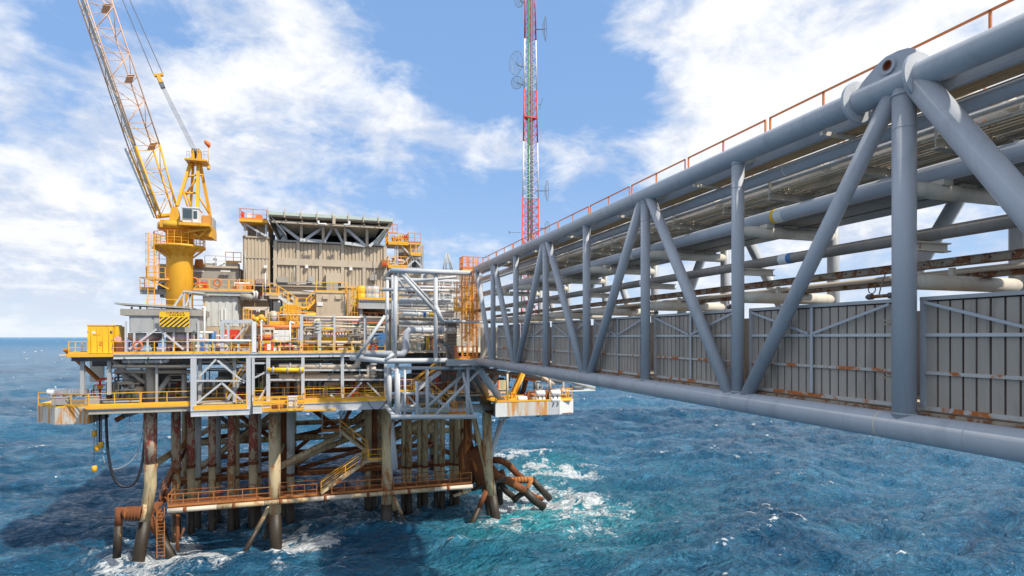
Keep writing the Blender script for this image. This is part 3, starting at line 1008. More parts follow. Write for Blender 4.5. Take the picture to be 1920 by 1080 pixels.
# rusty riser and wrecked tubes at the right
t = thing('riser_pipe', P(878, 930, 59), 'thick heavily rusted riser with a bulging elbow behind the right corner leg', 'riser pipe')
part(t, 'upright', MB().path([P(877, 775, 59), P(877, 822, 59), P(874, 842, 59), P(876, 905, 59)], [.42, .46, .85, .8], 18), M_rust)
part(t, 'elbow', MB().path([P(884, 842, 58.5), P(896, 862, 58.3), P(903, 890, 58.3), P(902, 915, 58.3)], [.75, .85, .8, .5], 18), M_rust)
part(t, 'riser_ladder', MB().beam(P(889, 800, 58), P(896, 880, 57.6), .08).beam(P(893, 800, 58), P(901, 880, 57.6), .08), M_rust)
for i in range(9):
    q = i / 8
    part(t, 'ladder_rung', MB().beam(P(889, 800, 58).lerp(P(896, 880, 57.6), q), P(893, 800, 58).lerp(P(901, 880, 57.6), q), .04), M_rust)
w = thing('broken_pipework', P(960, 950, 59), 'tangle of broken rusty tubes bending down into the foam beside the right corner leg', 'broken pipework')
wk = [([(918, 862), (938, 863), (952, 870), (975, 894)], .36, M_rust, 60), ([(921, 880), (932, 893), (958, 905), (984, 920)], .42, M_rust, 58), ([(984, 920), (999, 936), (1020, 951)], .42, M_wet, 58),
      ([(938, 899), (965, 900), (998, 899)], .33, M_rustrail, 59.5), ([(998, 899), (1012, 915), (1031, 936)], .36, M_wet, 60), ([(997, 900), (990, 912), (984, 921)], .2, M_rustrail, 58.6),
      ([(985, 922), (972, 930), (962, 940)], .3, M_wet, 58.4), ([(930, 895), (950, 922), (966, 934)], .32, M_wet, 60), ([(935, 890), (937, 932), (938, 945)], .35, M_wet, 61),
      ([(918, 870), (930, 885), (936, 900)], .3, M_rust, 59), ([(984, 918), (1000, 928), (1018, 936)], .2, M_rust, 58.8), ([(940, 882), (945, 898)], .3, M_rust, 59)]
for pts, r, mt, yy in wk:
    part(w, 'bent_tube', MB().path([P(*p, yy) for p in pts], r, 14), mt)
part(w, 'flange', MB().tube(P(974, 892, 60), P(975, 899, 60), .5, 16), M_rust)
wraps = [MB().annulus(P(945 + i * 6, 900, 59.5), (.95, .2, 0), .3, .37, .12, 16) for i in range(8)]
for wmb in wraps: part(w, 'wrap_band', wmb, M_rust)

# water level walkway
t = thing('walkway', P(600, 930, 57), 'rust streaked walkway just above the sea along the front legs', 'walkway')
xa, xb = X(316, 55.6), X(884, 55.6)
xs_ = np.linspace(xa, xb, 8)
for i in range(7):
    part(t, 'front_beam', MB().tube((xs_[i] + .01, 55.2, WALK - .25), (xs_[i + 1] - .01, 55.2, WALK - .25), .2, 14), M_leg if i % 3 else M_cream)
    part(t, 'grating', MB().span(xs_[i] + .02, xs_[i + 1] - .02, 55.45, 57.0, WALK - .12, WALK - .04), M_rust)
    part(t, 'rear_beam', MB().beam((xs_[i], 57.1, WALK - .2), (xs_[i + 1], 57.1, WALK - .2), .15, .3), M_rust)
    part(t, 'hanger', MB().beam((xs_[i] + .2, 55.5, WALK - .1), (xs_[i] + .2, 57.2, WALK - .1), .14, .2), M_rust)
    part(t, 'pipe_clamp', MB().tube((xs_[i] + 1.2, 55.2, WALK - .25), (xs_[i] + 1.45, 55.2, WALK - .25), .25, 14), M_rust)
rail([(xa, 55.45, WALK), (X(508, 55.45), 55.45, WALK)], 'rusted orange handrail on the low walkway left of the second leg', M_rustrail, 1.05, 1.1)
rail([(X(524, 55.45), 55.45, WALK), (X(594, 55.45), 55.45, WALK)], 'rusted orange handrail on the low walkway just right of the second leg', M_rustrail, 1.05, 1.1)
rail([(X(622, 55.45), 55.45, WALK), (X(716, 55.45), 55.45, WALK)], 'rusted orange handrail on the low walkway left of the third leg', M_rustrail, 1.05, 1.1)
rail([(X(738, 55.45), 55.45, WALK), (X(884, 55.45), 55.45, WALK)], 'rusted orange handrail on the low walkway between third and right legs', M_rustrail, 1.05, 1.1)
rail([(xa, 57.05, WALK), (xb, 57.05, WALK)], 'rear rusted handrail along the back of the low walkway', M_rust, 1.0, 1.6)
rail([(xa, 59, WALK), (xa, 55.5, WALK)], 'short rusted handrail across the left end of the low walkway', M_rustrail, 1.05, 1.1)
t = thing('walkway', P(800, 930, 63), 'dark rusty cross walkway running back under the platform between conductor pipes', 'walkway')
for i, (x0, x1) in enumerate(((X(330, 64), X(520, 64)), (X(560, 65), X(720, 65)), (X(740, 64), X(900, 64)))):
    part(t, 'grating', MB().span(x0, x1, 63.8, 65.4, WALK + .2, WALK + .35), M_rust)
    part(t, 'side_beam', MB().beam((x0, 63.7, WALK + .2), (x1, 63.7, WALK + .2), .2, .35), M_rust)
    rail([(x0, 63.7, WALK + .35), (x1, 63.7, WALK + .35)], ('dark rusty inner handrail behind the red and white pipes', 'dark rusty inner handrail behind the zigzag stairs', 'dark rusty inner handrail behind the right pipe cluster')[i], M_rustrail, 1.0, 1.5)
# stairs down to the walkway
stair(P(602, 925, 55.6), P(692, 862, 56.6), .9, 'yellow railed stair flight reaching the low walkway left of the third leg', M_leg)
t = thing('landing', P(705, 862, 56.6), 'small cream landing against the third leg where the stair turns', 'stair landing')
part(t, 'grating', MB().span(X(690, 56.6), X(722, 56.6), 56.6, 58.2, Zp(705, 862, 56.6) - .1, Zp(705, 862, 56.6)), M_leg)
part(t, 'bearer', MB().beam(P(690, 865, 56.55), P(728, 862, 56.55), .1, .2), M_leg)
z_ = Zp(705, 862, 56.6)
rail([(X(690, 56.6), 56.6, z_), (X(719, 56.6), 56.6, z_)], 'short yellow handrail on the landing against the third leg')
stair(P(690, 850, 58.4), P(637, 808, 58.4), .9, 'upper stair flight descending to the landing by the third leg', M_leg)
z_ = Zp(620, 808, 58.4)
t = thing('landing', (X(620, 58.4), 58.4, z_), 'rust brown landing hanging under the lower deck at the head of the zigzag stairs', 'stair landing')
part(t, 'grating', MB().span(X(603, 58.4), X(640, 58.4), 58.4, 60, z_ - .1, z_), M_rustrail)
for px in (604, 638):
    part(t, 'hanger_post', MB().beam((X(px, 58.4), 58.5, z_ - .6), (X(px, 58.4), 58.5, LOWD - .5), .12), M_grey)
rail([(X(603, 58.4), 60, z_), (X(603, 58.4), 58.4, z_), (X(636, 58.4), 58.4, z_)], 'brown handrail round the hanging landing under the lower deck', M_rustrail)
stair((X(640, 59.2), 59.4, z_), (X(668, 59.2), 59.4, LOWD - .6), .9, 'dark brown stair flight from the hanging landing up to the lower deck', M_rust, railmat=M_rustrail)
stair((X(300, 58), 58, WALK), (X(372, 66), 66, -8.6), .9, 'rusty stair flight rising behind the left corner leg', M_rust, railmat=M_rustrail)
stair((X(478, 68), 68, -11.5), (X(376, 68), 68, -6.8), .9, 'dark stair flight descending behind the red and white pipes', M_dgrey, railmat=M_dgrey)

# fender beside the left corner leg
t = thing('boat_fender', P(222, 1035, 55.5), 'rusty boat fender post joined by a ribbed drum to the left corner leg', 'boat fender')
part(t, 'post', MB().path([P(224, 952, 55.5), P(222, 985, 55.5)], .30, 14), M_rust)
part(t, 'wet_post', MB().path([P(222, 985, 55.5), P(219, 1045, 55.5)], .31, 14), M_wet)
part(t, 'drum', MB().path([P(232, 965, 55.5), P(236, 963, 55.5), P(262, 962, 55.5), P(266, 962, 55.5)], [.42, .55, .55, .62], 18), M_rust)
part(t, 'collar', MB().tube(P(264, 962, 55.5), P(272, 962, 55.6), .72, 18), M_leg)
for i in range(5):
    part(t, 'drum_rib', MB().tube(P(237 + i * 6, 962.5, 55.5), P(239 + i * 6, 962.5, 55.5), .60, 18), M_rust)
cage_ladder(X(303, 55.9), 55.6, SEA - .5, WALK, 'rusty ladder dropping from the low walkway to the sea beside the left corner leg', M_rustrail, cage=False, w=.55)
t = thing('dangling_post', P(334, 1025, 56), 'thin bent rusty post hanging in the water right of the left corner leg', 'post')
part(t, 'post', MB().path([P(334, 945, 56), P(333, 1005, 56), P(333, 1032, 56)], .14, 8), M_rust)
part(t, 'fork', MB().path([P(334, 1012, 56), P(342, 1000, 56), P(345, 990, 56)], .09, 8).path([P(333, 1012, 56.01), P(328, 1000, 56)], .08, 8), M_rust)

# ------------------------------------------------------------------ decks
XL, XR = X(150, 56), 23.5
xF0 = X(363, 54)                      # left edge of the front framed bays
ld = thing('lower_deck', (0, 68, LOWD - 1), 'lower platform deck with yellow edges and grey beams above the legs', 'platform deck')
part(ld, 'deck_plate', MB().span(X(165, 56), X(925, 54), 54.3, 82, LOWD - .12, LOWD), M_deck)
part(ld, 'deck_plate', MB().span(X(925, 54) + .02, X(950, 56), 56, 82, LOWD - .123, LOWD - .003), M_deck)
for k, yy in enumerate((57.3, 62, 67.5, 73, 79)):
    part(ld, 'girder', MB().ibeam((X(165, 56), yy, LOWD - .55), (X(920, 56), yy, LOWD - .55), .35, .85, .05), M_grey if k < 2 else M_dgrey)
for px in range(190, 900, 62):
    xx = X(px, 56)
    part(ld, 'cross_beam', MB().ibeam((xx, 54.7, LOWD - .35), (xx, 81, LOWD - .35), .2, .42, .04), M_dgrey)
ud = thing('upper_deck', (0, 68, UP - .5), 'upper platform deck with a grey edge beam above the dark pipe level', 'platform deck')
part(ud, 'deck_plate', MB().span(X(128, 56), XR, 54.3, 82, UP - .12, UP), M_deck)
for k, yy in enumerate((57.5, 62, 67.5, 73, 79)):
    part(ud, 'girder', MB().ibeam((X(160, 56), yy, UP - .62), (XR, yy, UP - .62), .35, .95, .05), M_dgrey)
for px in range(175, 1060, 58):
    xx = X(px, 56)
    part(ud, 'cross_beam', MB().ibeam((xx, 54.7, UP - .36), (xx, 81, UP - .36), .2, .45, .04), M_dgrey)
# edges
part(ud, 'edge_beam', MB().ibeam((X(212, 54), 54.1, UP - .22), (X(700, 54), 54.1, UP - .22), .25, .36, .04), M_lgrey)
part(ud, 'edge_plate', MB().span(X(125, 54), X(212, 54), 53.98, 54.28, UP - .22, UP + .04), M_rail_y)
part(ud, 'edge_beam', MB().ibeam((X(128, 54), 54.6, UP - .4), (X(212, 54), 54.6, UP - .4), .25, .3, .04), M_dgrey)
part(ld, 'edge_plate', MB().span(X(160, 54), X(363, 54), 53.98, 54.28, LOWD - .16, LOWD + .10), M_rail_y)
part(ld, 'edge_beam', MB().ibeam((X(165, 54), 54.1, LOWD - .38), (X(363, 54), 54.1, LOWD - .38), .3, .4, .04), M_concrete)
part(ld, 'edge_beam', MB().ibeam((X(358, 53.6), 53.6, LOWD - .75), (X(468, 53.6), 53.6, LOWD - .75), .2, .5, .05), M_lgrey)
part(ld, 'edge_plate', MB().span(X(363, 53.6), X(463, 53.6), 53.58, 53.9, LOWD - .48, LOWD - .12), M_rail_y)
part(ld, 'edge_beam', MB().ibeam((X(474, 53.4), 53.4, LOWD - .55), (X(724, 53.4), 53.4, LOWD - .55), .2, .72, .05), M_lgrey)
part(ld, 'edge_plate', MB().span(X(474, 53.4), X(724, 53.4), 53.38, 54.2, LOWD - .18, LOWD + .08), M_rail_y)
part(ld, 'fender_strip', MB().span(X(572, 53.2), X(630, 53.2), 53.15, 53.28, LOWD - .86, LOWD - .70), M_rail_y)

# front frame posts and braces between the decks
ff = thing('front_frame', (X(540, 54), 54, LOWD), 'light grey framing of posts and slanted braces between the two front decks', 'steel frame')


def fb(a, c, w, mat=M_lgrey, y=54.0, name='brace', y2=None):
    part(ff, name, MB().beam(P(*a, y), P(*c, y2 or y), w), mat)


for px, w_ in ((363, .42), (467, .42), (474, .28), (503, .30), (568, .26), (642, .26), (723, .26)):
    xx = X(px, 53.8)
    part(ff, 'post', MB().span(xx - w_ / 2, xx + w_ / 2, 53.7, 53.95, LOWD - (1.0 if px in (363, 467) else .15), UP - .42), M_lgrey)
for px, y0, y1 in ((375, 667, 760), (294, 668, 764), (155, 660, 740), (205, 663, 740), (440, 667, 760)):
    part(ff, 'post', MB().beam(P(px, y0, 54.8), P(px, y1, 54.8), .26 if px != 294 else .16), M_grey)
for a, c in (((363, 714), (463, 714)), ((374, 706), (405, 674)), ((408, 676), (459, 718)), ((369, 755), (416, 718)), ((416, 718), (461, 758)), ((478, 708), (503, 695)), ((479, 760), (503, 720)),
             ((505, 712), (723, 712)), ((503, 694), (723, 694)), ((474, 681), (503, 681)), ((645, 752), (678, 717)), ((688, 717), (722, 752)), ((620, 740), (634, 754))):
    fb(a, c, .15)
for a, c, w_ in (((205, 688), (362, 688), .28), ((215, 696), (362, 697), .34), ((230, 700), (272, 752), .42), ((318, 706), (285, 752), .42), ((205, 668), (235, 697), .4), ((345, 700), (345, 752), .42), ((282, 675), (284, 752), .75), ((248, 700), (272, 718), .3), ((440, 700), (440, 752), .4), ((540, 700), (540, 755), .3), ((600, 715), (600, 760), .26), ((675, 712), (660, 755), .2)):
    yy = 57.4
    part(ff, 'main_strut', MB().tube(P(a[0], a[1], yy), P(c[0], c[1], yy), w_ / 2, 12), M_grey)

# bulkheads behind, between the decks; shade put into their dim colours
bk = thing('bulkhead_wall', (X(450, 63), 63.5, LOWD), 'grey bulkhead panels, dimmed in colour for shade, set back between the two decks', 'wall')
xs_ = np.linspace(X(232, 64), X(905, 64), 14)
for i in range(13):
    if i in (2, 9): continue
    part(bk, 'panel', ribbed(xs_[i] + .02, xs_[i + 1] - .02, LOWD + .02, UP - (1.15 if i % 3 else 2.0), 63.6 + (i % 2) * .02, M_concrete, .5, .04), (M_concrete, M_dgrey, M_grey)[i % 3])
part(bk, 'white_panel', MB().span(X(168, 60), X(195, 60), 60, 60.1, Zp(180, 716, 60), Zp(180, 668, 60)), M_pale)
# pipe runs hung between the decks
runs = [([(523, 687), (662, 688), (668, 686), (671, 679), (675, 677)], .26, M_cream, 54.6, 'cream rusty pipe run with an upturned end under the upper deck edge'),
        ([(523, 706), (690, 707), (692, 704), (692, 684)], .24, M_cream, 55.2, 'second cream pipe run lower under the upper deck edge'),
        ([(502, 693.5), (570, 693.8)], .19, M_yel2, 53.7, 'yellow pipe run right of the ladder frame between decks'),
        ([(700, 710), (700, 680)], .24, M_cream, 55, 'short upright cream pipe left of the landing frame'),
        ([(230, 677.5), (310, 677.5), (314, 676), (315, 671)], .14, M_grey, 54.3, 'thin grey pipe run under the left part of the upper deck'),
        ([(212, 686), (360, 686.5)], .10, M_cream, 54.6, 'thin cream pipe run below the grey one under the left deck'),
        ([(560, 742), (560, 700), (566, 697), (600, 697)], .16, M_cream, 57, 'cream bent pipe in the shade behind the middle handrail'),
        ([(610, 750), (611, 720), (640, 718)], .2, M_cream, 57, 'rusty bent pipe in the shade right of the middle handrail')]
for pts, r, mt, yy, lb in runs:
    t = thing('pipe_run', P(*pts[0], yy), lb, 'pipe')
    part(t, 'pipe_wall', MB().path([P(*p, yy) for p in pts], r, 12), mt)
    p0, p1 = P(*pts[0], yy), P(*pts[1], yy)
    for q in (.15, .55, .9):
        c = p0.lerp(p1, q); dv = (p1 - p0).normalized() * .07
        part(t, 'flange', MB().tube(c - dv, c + dv, r * 1.5, 12), M_grey)

# deck handrails, front
z = UP
rail([(X(128, 54), 58, z), (X(128, 54), 54.1, z), (X(163, 54), 54.1, z)], 'yellow handrail round the far left corner of the upper deck')
rail([(X(212, 54), 54.1, z), (X(363, 54), 54.1, z)], 'yellow handrail on the upper deck in front of the big grey coolers')
rail([(X(363, 54), 54.1, z), (X(468, 54), 54.1, z)], 'yellow handrail on the upper deck in front of the orange cabinet')
rail([(X(488, 54), 54.1, z), (X(563, 54), 54.1, z)], 'yellow handrail on the upper deck below the cream tank box')
rail([(X(567, 54), 54.1, z), (X(625, 54), 54.1, z)], 'yellow handrail on the upper deck left of the middle grey post')
rail([(X(628, 54), 54.1, z), (X(722, 54), 54.1, z)], 'yellow handrail on the upper deck ending at the landing frame')
z = LOWD
rail([(X(72, 57), 57, z), (X(165, 54.2), 54.2, z)], 'yellow handrail round the left life raft platform')
rail([(X(165, 54), 54.1, z + .05), (X(262, 54), 54.1, z + .05)], 'yellow handrail on the lower deck beside the left life rafts')
rail([(X(264, 54), 54.1, z + .05), (X(360, 54), 54.1, z + .05)], 'yellow handrail on the lower deck in front of the left slanted struts')
rail([(X(375, 57), 57, z + .05), (X(468, 57), 57, z + .05)], 'yellow handrail set back behind the framed stair bay')
rail([(X(443, 53.6), 53.6, z - .3), (X(462, 53.6), 53.6, z - .3)], 'very short yellow handrail at the foot of the framed stairs')
rail([(X(476, 53.4), 53.4, z), (X(493, 53.4), 53.4, z)], 'short yellow handrail left of the yellow work basket')
rail([(X(572, 53.4), 53.4, z + .05), (X(640, 53.4), 53.4, z + .05)], 'yellow handrail on the lower deck right of the yellow work basket')
rail([(X(645, 53.4), 53.4, z + .05), (X(722, 53.4), 53.4, z + .05)], 'yellow handrail on the lower deck in front of the red valve wheel')
rail([(X(750, 57), 57, z + .05), (X(925, 57), 57, z + .05)], 'orange yellow handrail on the lower deck behind the landing frame')
# work basket
zb, zt_ = Zp(520, 768, 53), Zp(520, 744, 53)
t = thing('work_basket', (X(532, 53), 53, zb), 'yellow railed basket with clutter hung on the front of the lower deck', 'work basket')
x0, x1 = X(494, 53), X(570, 53)
part(t, 'floor', MB().span(x0, x1, 52.2, 53.3, zb - .06, zb), M_rail_y)
for zz_ in (zb + .12, (zb + zt_) / 2, zt_):
    part(t, 'rail', MB().beam((x0, 52.2, zz_), (x1, 52.2, zz_), .07).beam((x0, 53.3, zz_), (x1, 53.3, zz_), .06), M_rail_y)
for q in range(6):
    xx = x0 + (x1 - x0) * q / 5
    part(t, 'post', MB().beam((xx, 52.2, zb), (xx, 52.2, zt_ + .05), .075), M_rail_y)
part(t, 'drum', MB().tube((x0 + .6, 52.8, zb + .3), (x0 + 1.6, 52.8, zb + .3), .26, 14), M_rustrail)
part(t, 'sack', MB().box((x0 + 2.2, 52.8, zb + .3), (.7, .5, .55), .2), M_deck)
bx = solo('white_box', MB().span(X(541, 52.6), X(557, 52.6), 52.4, 53.1, zb + .02, zb + 1.05).span(X(541, 52.6) - .04, X(557, 52.6) + .04, 52.36, 53.14, zb + 1.055, zb + 1.12), M_white, 'white plastic box standing in the yellow work basket', 'box')

# ladder cell left of the stairs bay and the framed stairs
stair(P(424, 752, 54.6), P(462, 700, 54.6) * 1.0, .8, 'yellow railed stair flight climbing right in the framed bay between decks', M_grey)
stair(P(466, 712, 55.9), P(405, 668, 55.9), .8, 'grey and yellow stair flight climbing left up to the upper deck', M_grey)

# left raft platform
t = thing('raft_platform', P(118, 785, 57), 'rust streaked white steel box platform jutting out at the far left', 'raft platform')
zt_ = LOWD - .1; zb = LOWD - 1.45
xA, xB, xC = X(71, 58), X(108, 56), X(165, 55)
part(t, 'side_plate', MB().quadsheet((xA, 58, zb), (xB, 55.6, zb), (xB, 55.6, zt_), (xA, 58, zt_), .06), M_rustbox)
part(t, 'side_plate', MB().quadsheet((xB + .01, 55.58, zb), (xC, 55.2, zb), (xC, 55.2, zt_), (xB + .01, 55.58, zt_), .06), M_rustbox)
part(t, 'side_plate', MB().quadsheet((xC, 55.2, zb), (xC + .2, 59, zb), (xC + .2, 59, zt_), (xC, 55.2, zt_), .06), M_rustbox)
part(t, 'floor_plate', MB()._add([(xA, 58, zt_), (xB, 55.55, zt_), (xC, 55.15, zt_), (xC + .2, 61, zt_), (xA, 61, zt_), (xA, 58, zt_ + .12), (xB, 55.55, zt_ + .12), (xC, 55.15, zt_ + .12), (xC + .2, 61, zt_ + .12), (xA, 61, zt_ + .12)],
     [(4, 3, 2, 1, 0), (5, 6, 7, 8, 9), (0, 1, 6, 5), (1, 2, 7, 6), (2, 3, 8, 7), (3, 4, 9, 8), (4, 0, 5, 9)]), M_rail_y)


def canister(p, L, r, label, group, ax=(1, 0, 0), cradle=True):
    p = Vector(p); ax = Vector(ax).normalized()
    t = thing('life_raft', p - Vector((0, 0, r + .06)), label, 'life raft', group)
    a, c = p - ax * L / 2, p + ax * L / 2
    pr = [0, .05, .12, .88, .95, 1]; rs = [r * .55, r * .9, r, r, r * .9, r * .55]
    part(t, 'canister', MB().path([a.lerp(c, q) for q in pr], rs, 18), M_raft)
    for q in (.2, .35, .5, .65, .8):
        m_ = a.lerp(c, q)
        part(t, 'strap', MB().tube(m_ - ax * .03, m_ + ax * .03, r * 1.03, 18), M_raft)
    if cradle:
        for q in (.28, .72):
            m_ = a.lerp(c, q)
            part(t, 'cradle', MB().box((m_.x, m_.y, m_.z - r - .0), (.1, .8, .16)), M_grey)


canister(P(109, 735, 56.3), 1.5, .30, 'left of the two white life raft canisters at the far left', 'white life raft canisters')
canister(P(147, 735, 56.3), 1.4, .30, 'right of the two white life raft canisters at the far left', 'white life raft canisters')
for k, (a, c) in enumerate(((98, 132), (160, 187))):
    xx0, xx1 = X(a, 55.6), X(c, 55.6)
    t = thing('equipment_crate', (xx0, 55.6, LOWD), ('grey tan crate in front of the far left life raft', 'grey tan crate right of the far left life rafts')[k], 'crate')
    part(t, 'crate_body', MB().span(xx0, xx1, 55.45, 55.9, LOWD + .1, LOWD + .66), M_concrete)
    part(t, 'lid', MB().span(xx0 - .03, xx1 + .03, 55.42, 55.93, LOWD + .665, LOWD + .71), M_tan)
    for xx in (xx0 + .2, xx1 - .2):
        part(t, 'foot', MB().box((xx, 55.68, LOWD + .05), (.15, .4, .095)), M_grey)
# ------------------------------------------------------------------ crane
YC = 60.0
xc = X(337, YC)
cc = Vector((xc, YC, 0))
def cz(py): return Zp(337, py, YC)
cr = thing('pedestal_crane', (xc, YC, UP), 'tall yellow pedestal crane with a raised lattice boom on the left of the platform', 'crane')
part(cr, 'pedestal', MB().lathe((xc, YC, 0), [(1.08, UP), (1.08, cz(478)), (1.1, cz(470))], 40), M_yel)
part(cr, 'ring_platform', MB().lathe((xc, YC, 0), [(1.1, cz(478)), (1.3, cz(471)), (2.1, cz(466)), (2.1, cz(462)), (1.1, cz(461))], 40, cap=False), M_yel)
part(cr, 'upper_column', MB().lathe((xc, YC, 0), [(1.12, cz(461)), (1.12, cz(438)), (1.3, cz(436)), (1.3, cz(432))], 40), M_yel)
for i in range(12):
    a = math.pi * 2 * i / 12
    part(cr, 'bracket', MB().beam((xc + 1.1 * math.cos(a), YC + 1.1 * math.sin(a), cz(482)), (xc + 1.95 * math.cos(a), YC + 1.95 * math.sin(a), cz(467)), .06, .12), M_yel)
# ring platform rail
rp = []
for i in range(25):
    a = math.pi * 2 * i / 24
    rp.append(Vector((xc + 2.05 * math.cos(a), YC + 2.05 * math.sin(a), cz(462))))
for h in (.55, 1.1, .28, .82):
    part(cr, 'ring_rail', MB().path([p + Vector((0, 0, h)) for p in rp], .028 if h in (.55, 1.1) else .012, 6, cap=False), M_rail_or if h > 1 else M_rail_y)
for p in rp[:-1]:
    part(cr, 'rail_post', MB().beam(p, p + Vector((0, 0, 1.1)), .045), M_rail_y)
# slewing table
yF = 57.6
zt0, zt1 = cz(432), cz(421)
part(cr, 'turntable', MB().lathe((xc, YC, 0), [(1.5, cz(433)), (1.75, zt0), (1.75, zt1), (1.2, zt1 + .02)], 32), M_yel)
xl, xr = X(300, 58.6), X(397, 58.6)
part(cr, 'slew_frame', MB().span(xl, X(352, 58.6), 58.6, 61.4, zt0, zt1 + .12), M_yel)
part(cr, 'slew_frame', MB()._add([(X(340, 58.8), 58.8, cz(432)), (X(398, 58.8), 58.8, cz(446)), (X(398, 58.8), 58.8, cz(430)), (X(340, 58.8), 58.8, cz(421)),
                                  (X(340, 58.8), 61.2, cz(432)), (X(398, 58.8), 61.2, cz(446)), (X(398, 58.8), 61.2, cz(430)), (X(340, 58.8), 61.2, cz(421))],
     [(0, 1, 2, 3), (7, 6, 5, 4), (0, 4, 5, 1), (1, 5, 6, 2), (2, 6, 7, 3), (3, 7, 4, 0)]), M_yel)
part(cr, 'cab_platform', MB().span(X(338, 58), X(395, 58), 57.4, 61, Zp(350, 424, 58), Zp(350, 419, 58)), M_yel)
part(cr, 'underbeam', MB().beam(P(345, 436, 58.3), P(396, 428, 58.3), .18, .2).beam(P(372, 446, 58.5), P(350, 424, 58.5), .14).beam(P(372, 446, 58.5), P(394, 424, 58.5), .14), M_yel)
part(cr, 'counter_drum', MB().tube(P(360, 440, 59), P(398, 443, 60.4), .42, 16), M_yel)
part(cr, 'winch_house', MB().span(X(379, 59), X(395, 59), 59, 61.2, Zp(388, 422, 59), Zp(388, 404, 59)), paint('orange_brown_housing', (.50, .24, .05), .6, .2, .2))
part(cr, 'engine_cover', MB().span(X(393, 60), X(401, 60), 59.6, 61.2, Zp(388, 432, 60), Zp(388, 409, 60)), M_grey)
part(cr, 'winch_drum', MB().tube(P(322, 406, 59), P(336, 406, 59), .5, 20), M_dgrey)
part(cr, 'foot_bracket', MB().quadsheet(P(316, 421, 58.6), P(340, 421, 58.6), P(333, 388, 58.6), P(322, 388, 58.6), .12), M_yel)
part(cr, 'foot_bracket', MB().quadsheet(P(316, 421, 61.2), P(340, 421, 61.2), P(333, 388, 61.2), P(322, 388, 61.2), .12), M_yel)
# cab
x0, x1 = X(341, 57.6), X(361, 57.6)
z0, z1 = Zp(350, 416, 57.6), Zp(350, 390, 57.6)
x2 = X(372, 57.6)
cabp = part(cr, 'cab', MB().span(x0, x2, 57.62, 59.4, z0, z1).span(x0 - .05, x2 + .05, 57.55, 59.45, z1 + .003, z1 + .12).span(x0 + .05, x2 - .05, 57.7, 59.3, z0 - .25, z0 - .003), M_white)
part(cabp, 'window', MB().span(x0 + .08, x1 - .06, 57.585, 57.615, z0 + .28, z1 - .1), M_glass)
part(cabp, 'window', MB().span(x1 + .08, x2 - .1, 57.585, 57.615, z0 + .34, z1 - .22), M_glass)
part(cabp, 'window_frame', MB().span(x0 + .02, x0 + .075, 57.56, 57.61, z0 + .05, z1 - .02).span(x1 - .05, x1 + .02, 57.56, 57.61, z0 + .05, z1 - .02).span(x0 + .08, x1 - .06, 57.57, 57.612, z0 + .22, z0 + .275), M_grey)
# A-frame
top = P(366, 290, 60)
for a, sg in (((332, 386), 59), ((370, 400), 58.7), ((394, 405), 60.6), ((357, 400), 61.2)):
    q = P(a[0], a[1], sg); tt = P(*{332: (360, 297), 370: (372, 292), 394: (374, 300), 357: (363, 297)}[a[0]], 60)
    part(cr, 'mast_leg', MB().beam(q, tt, .26 if a[0] != 357 else .2), M_yel)
for a, c in (((342, 362), (371, 362)), ((350, 331), (372, 328)), ((344, 360), (356, 400)), ((371, 366), (392, 400)), ((352, 330), (362, 300)), ((360, 392), (348, 358)), ((372, 330), (350, 362)), ((371, 328), (380, 328))):
    part(cr, 'mast_brace', MB().tube(P(*a, 59.6), P(*c, 59.8), .09, 8), M_yel)
part(cr, 'head_platform', MB().span(X(350, 60), X(391, 60), 59, 61, Zp(366, 306, 60), Zp(366, 303, 60)), M_yel)
part(cr, 'head_block', MB().span(X(360, 60), X(366, 60), 59.6, 60.4, Zp(366, 303, 60), Zp(366, 284, 60)).span(X(371, 60), X(377, 60), 59.6, 60.4, Zp(366, 303, 60), Zp(366, 282, 60)), M_yel)
for px in (361, 365, 369, 373):
    part(cr, 'sheave', MB().tube(P(px, 287, 60), P(px + 1.4, 287, 60), .42, 18), M_dgrey)
for px in (350, 355, 382, 390):
    part(cr, 'rail_post', MB().beam(P(px, 303, 59.1), P(px, 283, 59.1), .05), M_lgrey)
for py in (290, 284):
    part(cr, 'head_rail', MB().beam(P(349, py, 59.1), P(356, py, 59.1), .045).beam(P(380, py, 59.1), P(391, py, 59.1), .045), M_lgrey)
part(cr, 'flag_pole', MB().tube(P(391, 318, 59.5), P(391, 272, 59.5), .035, 6).tube(P(391, 318, 59.5), P(391, 312, 59.5), .12, 8), M_yel)
ws = MB()
pp = [P(391, 274, 59.5), P(388, 270, 59.3), P(386, 267, 59.1), P(384, 263, 59)]
part(cr, 'windsock', MB().path([P(392, 276, 59.5), P(391, 271, 59.5), P(387, 267, 59.5), P(384, 264, 59.4)], [.1, .22, .2, .12], 10), paint('orange_windsock', (.8, .22, .06), .7, .1))
# boom: square lattice with a grey walkway on one side
b0 = P(314, 404, 59.8)
b1 = P(114, -190, 57.5)
bd = (b1 - b0).normalized(); BL = (b1 - b0).length
ang = R(31)
e1 = bd.cross(Vector((0, 1, 0))).normalized()           # to the right in the picture
if e1.x < 0: e1 = -e1
e2 = bd.cross(e1).normalized()
if e2.y > 0: e2 = -e2                                   # towards the viewer
fa = e1 * math.cos(ang) - e2 * math.sin(ang)
fb_ = e1 * math.sin(ang) + e2 * math.cos(ang)


def bp_(t, i, j):
    s = 1.55 if t > 1 else .85 + .7 * t
    w = 1.62 if t > 6 else 1.0 + .62 * max(0, t) / 6
    w2 = 1.95 if t > 6 else 1.5 + .45 * max(0, t) / 6
    return b0 + bd * t + fa * ((i - .5) * w2) + fb_ * ((j - .5) * w)


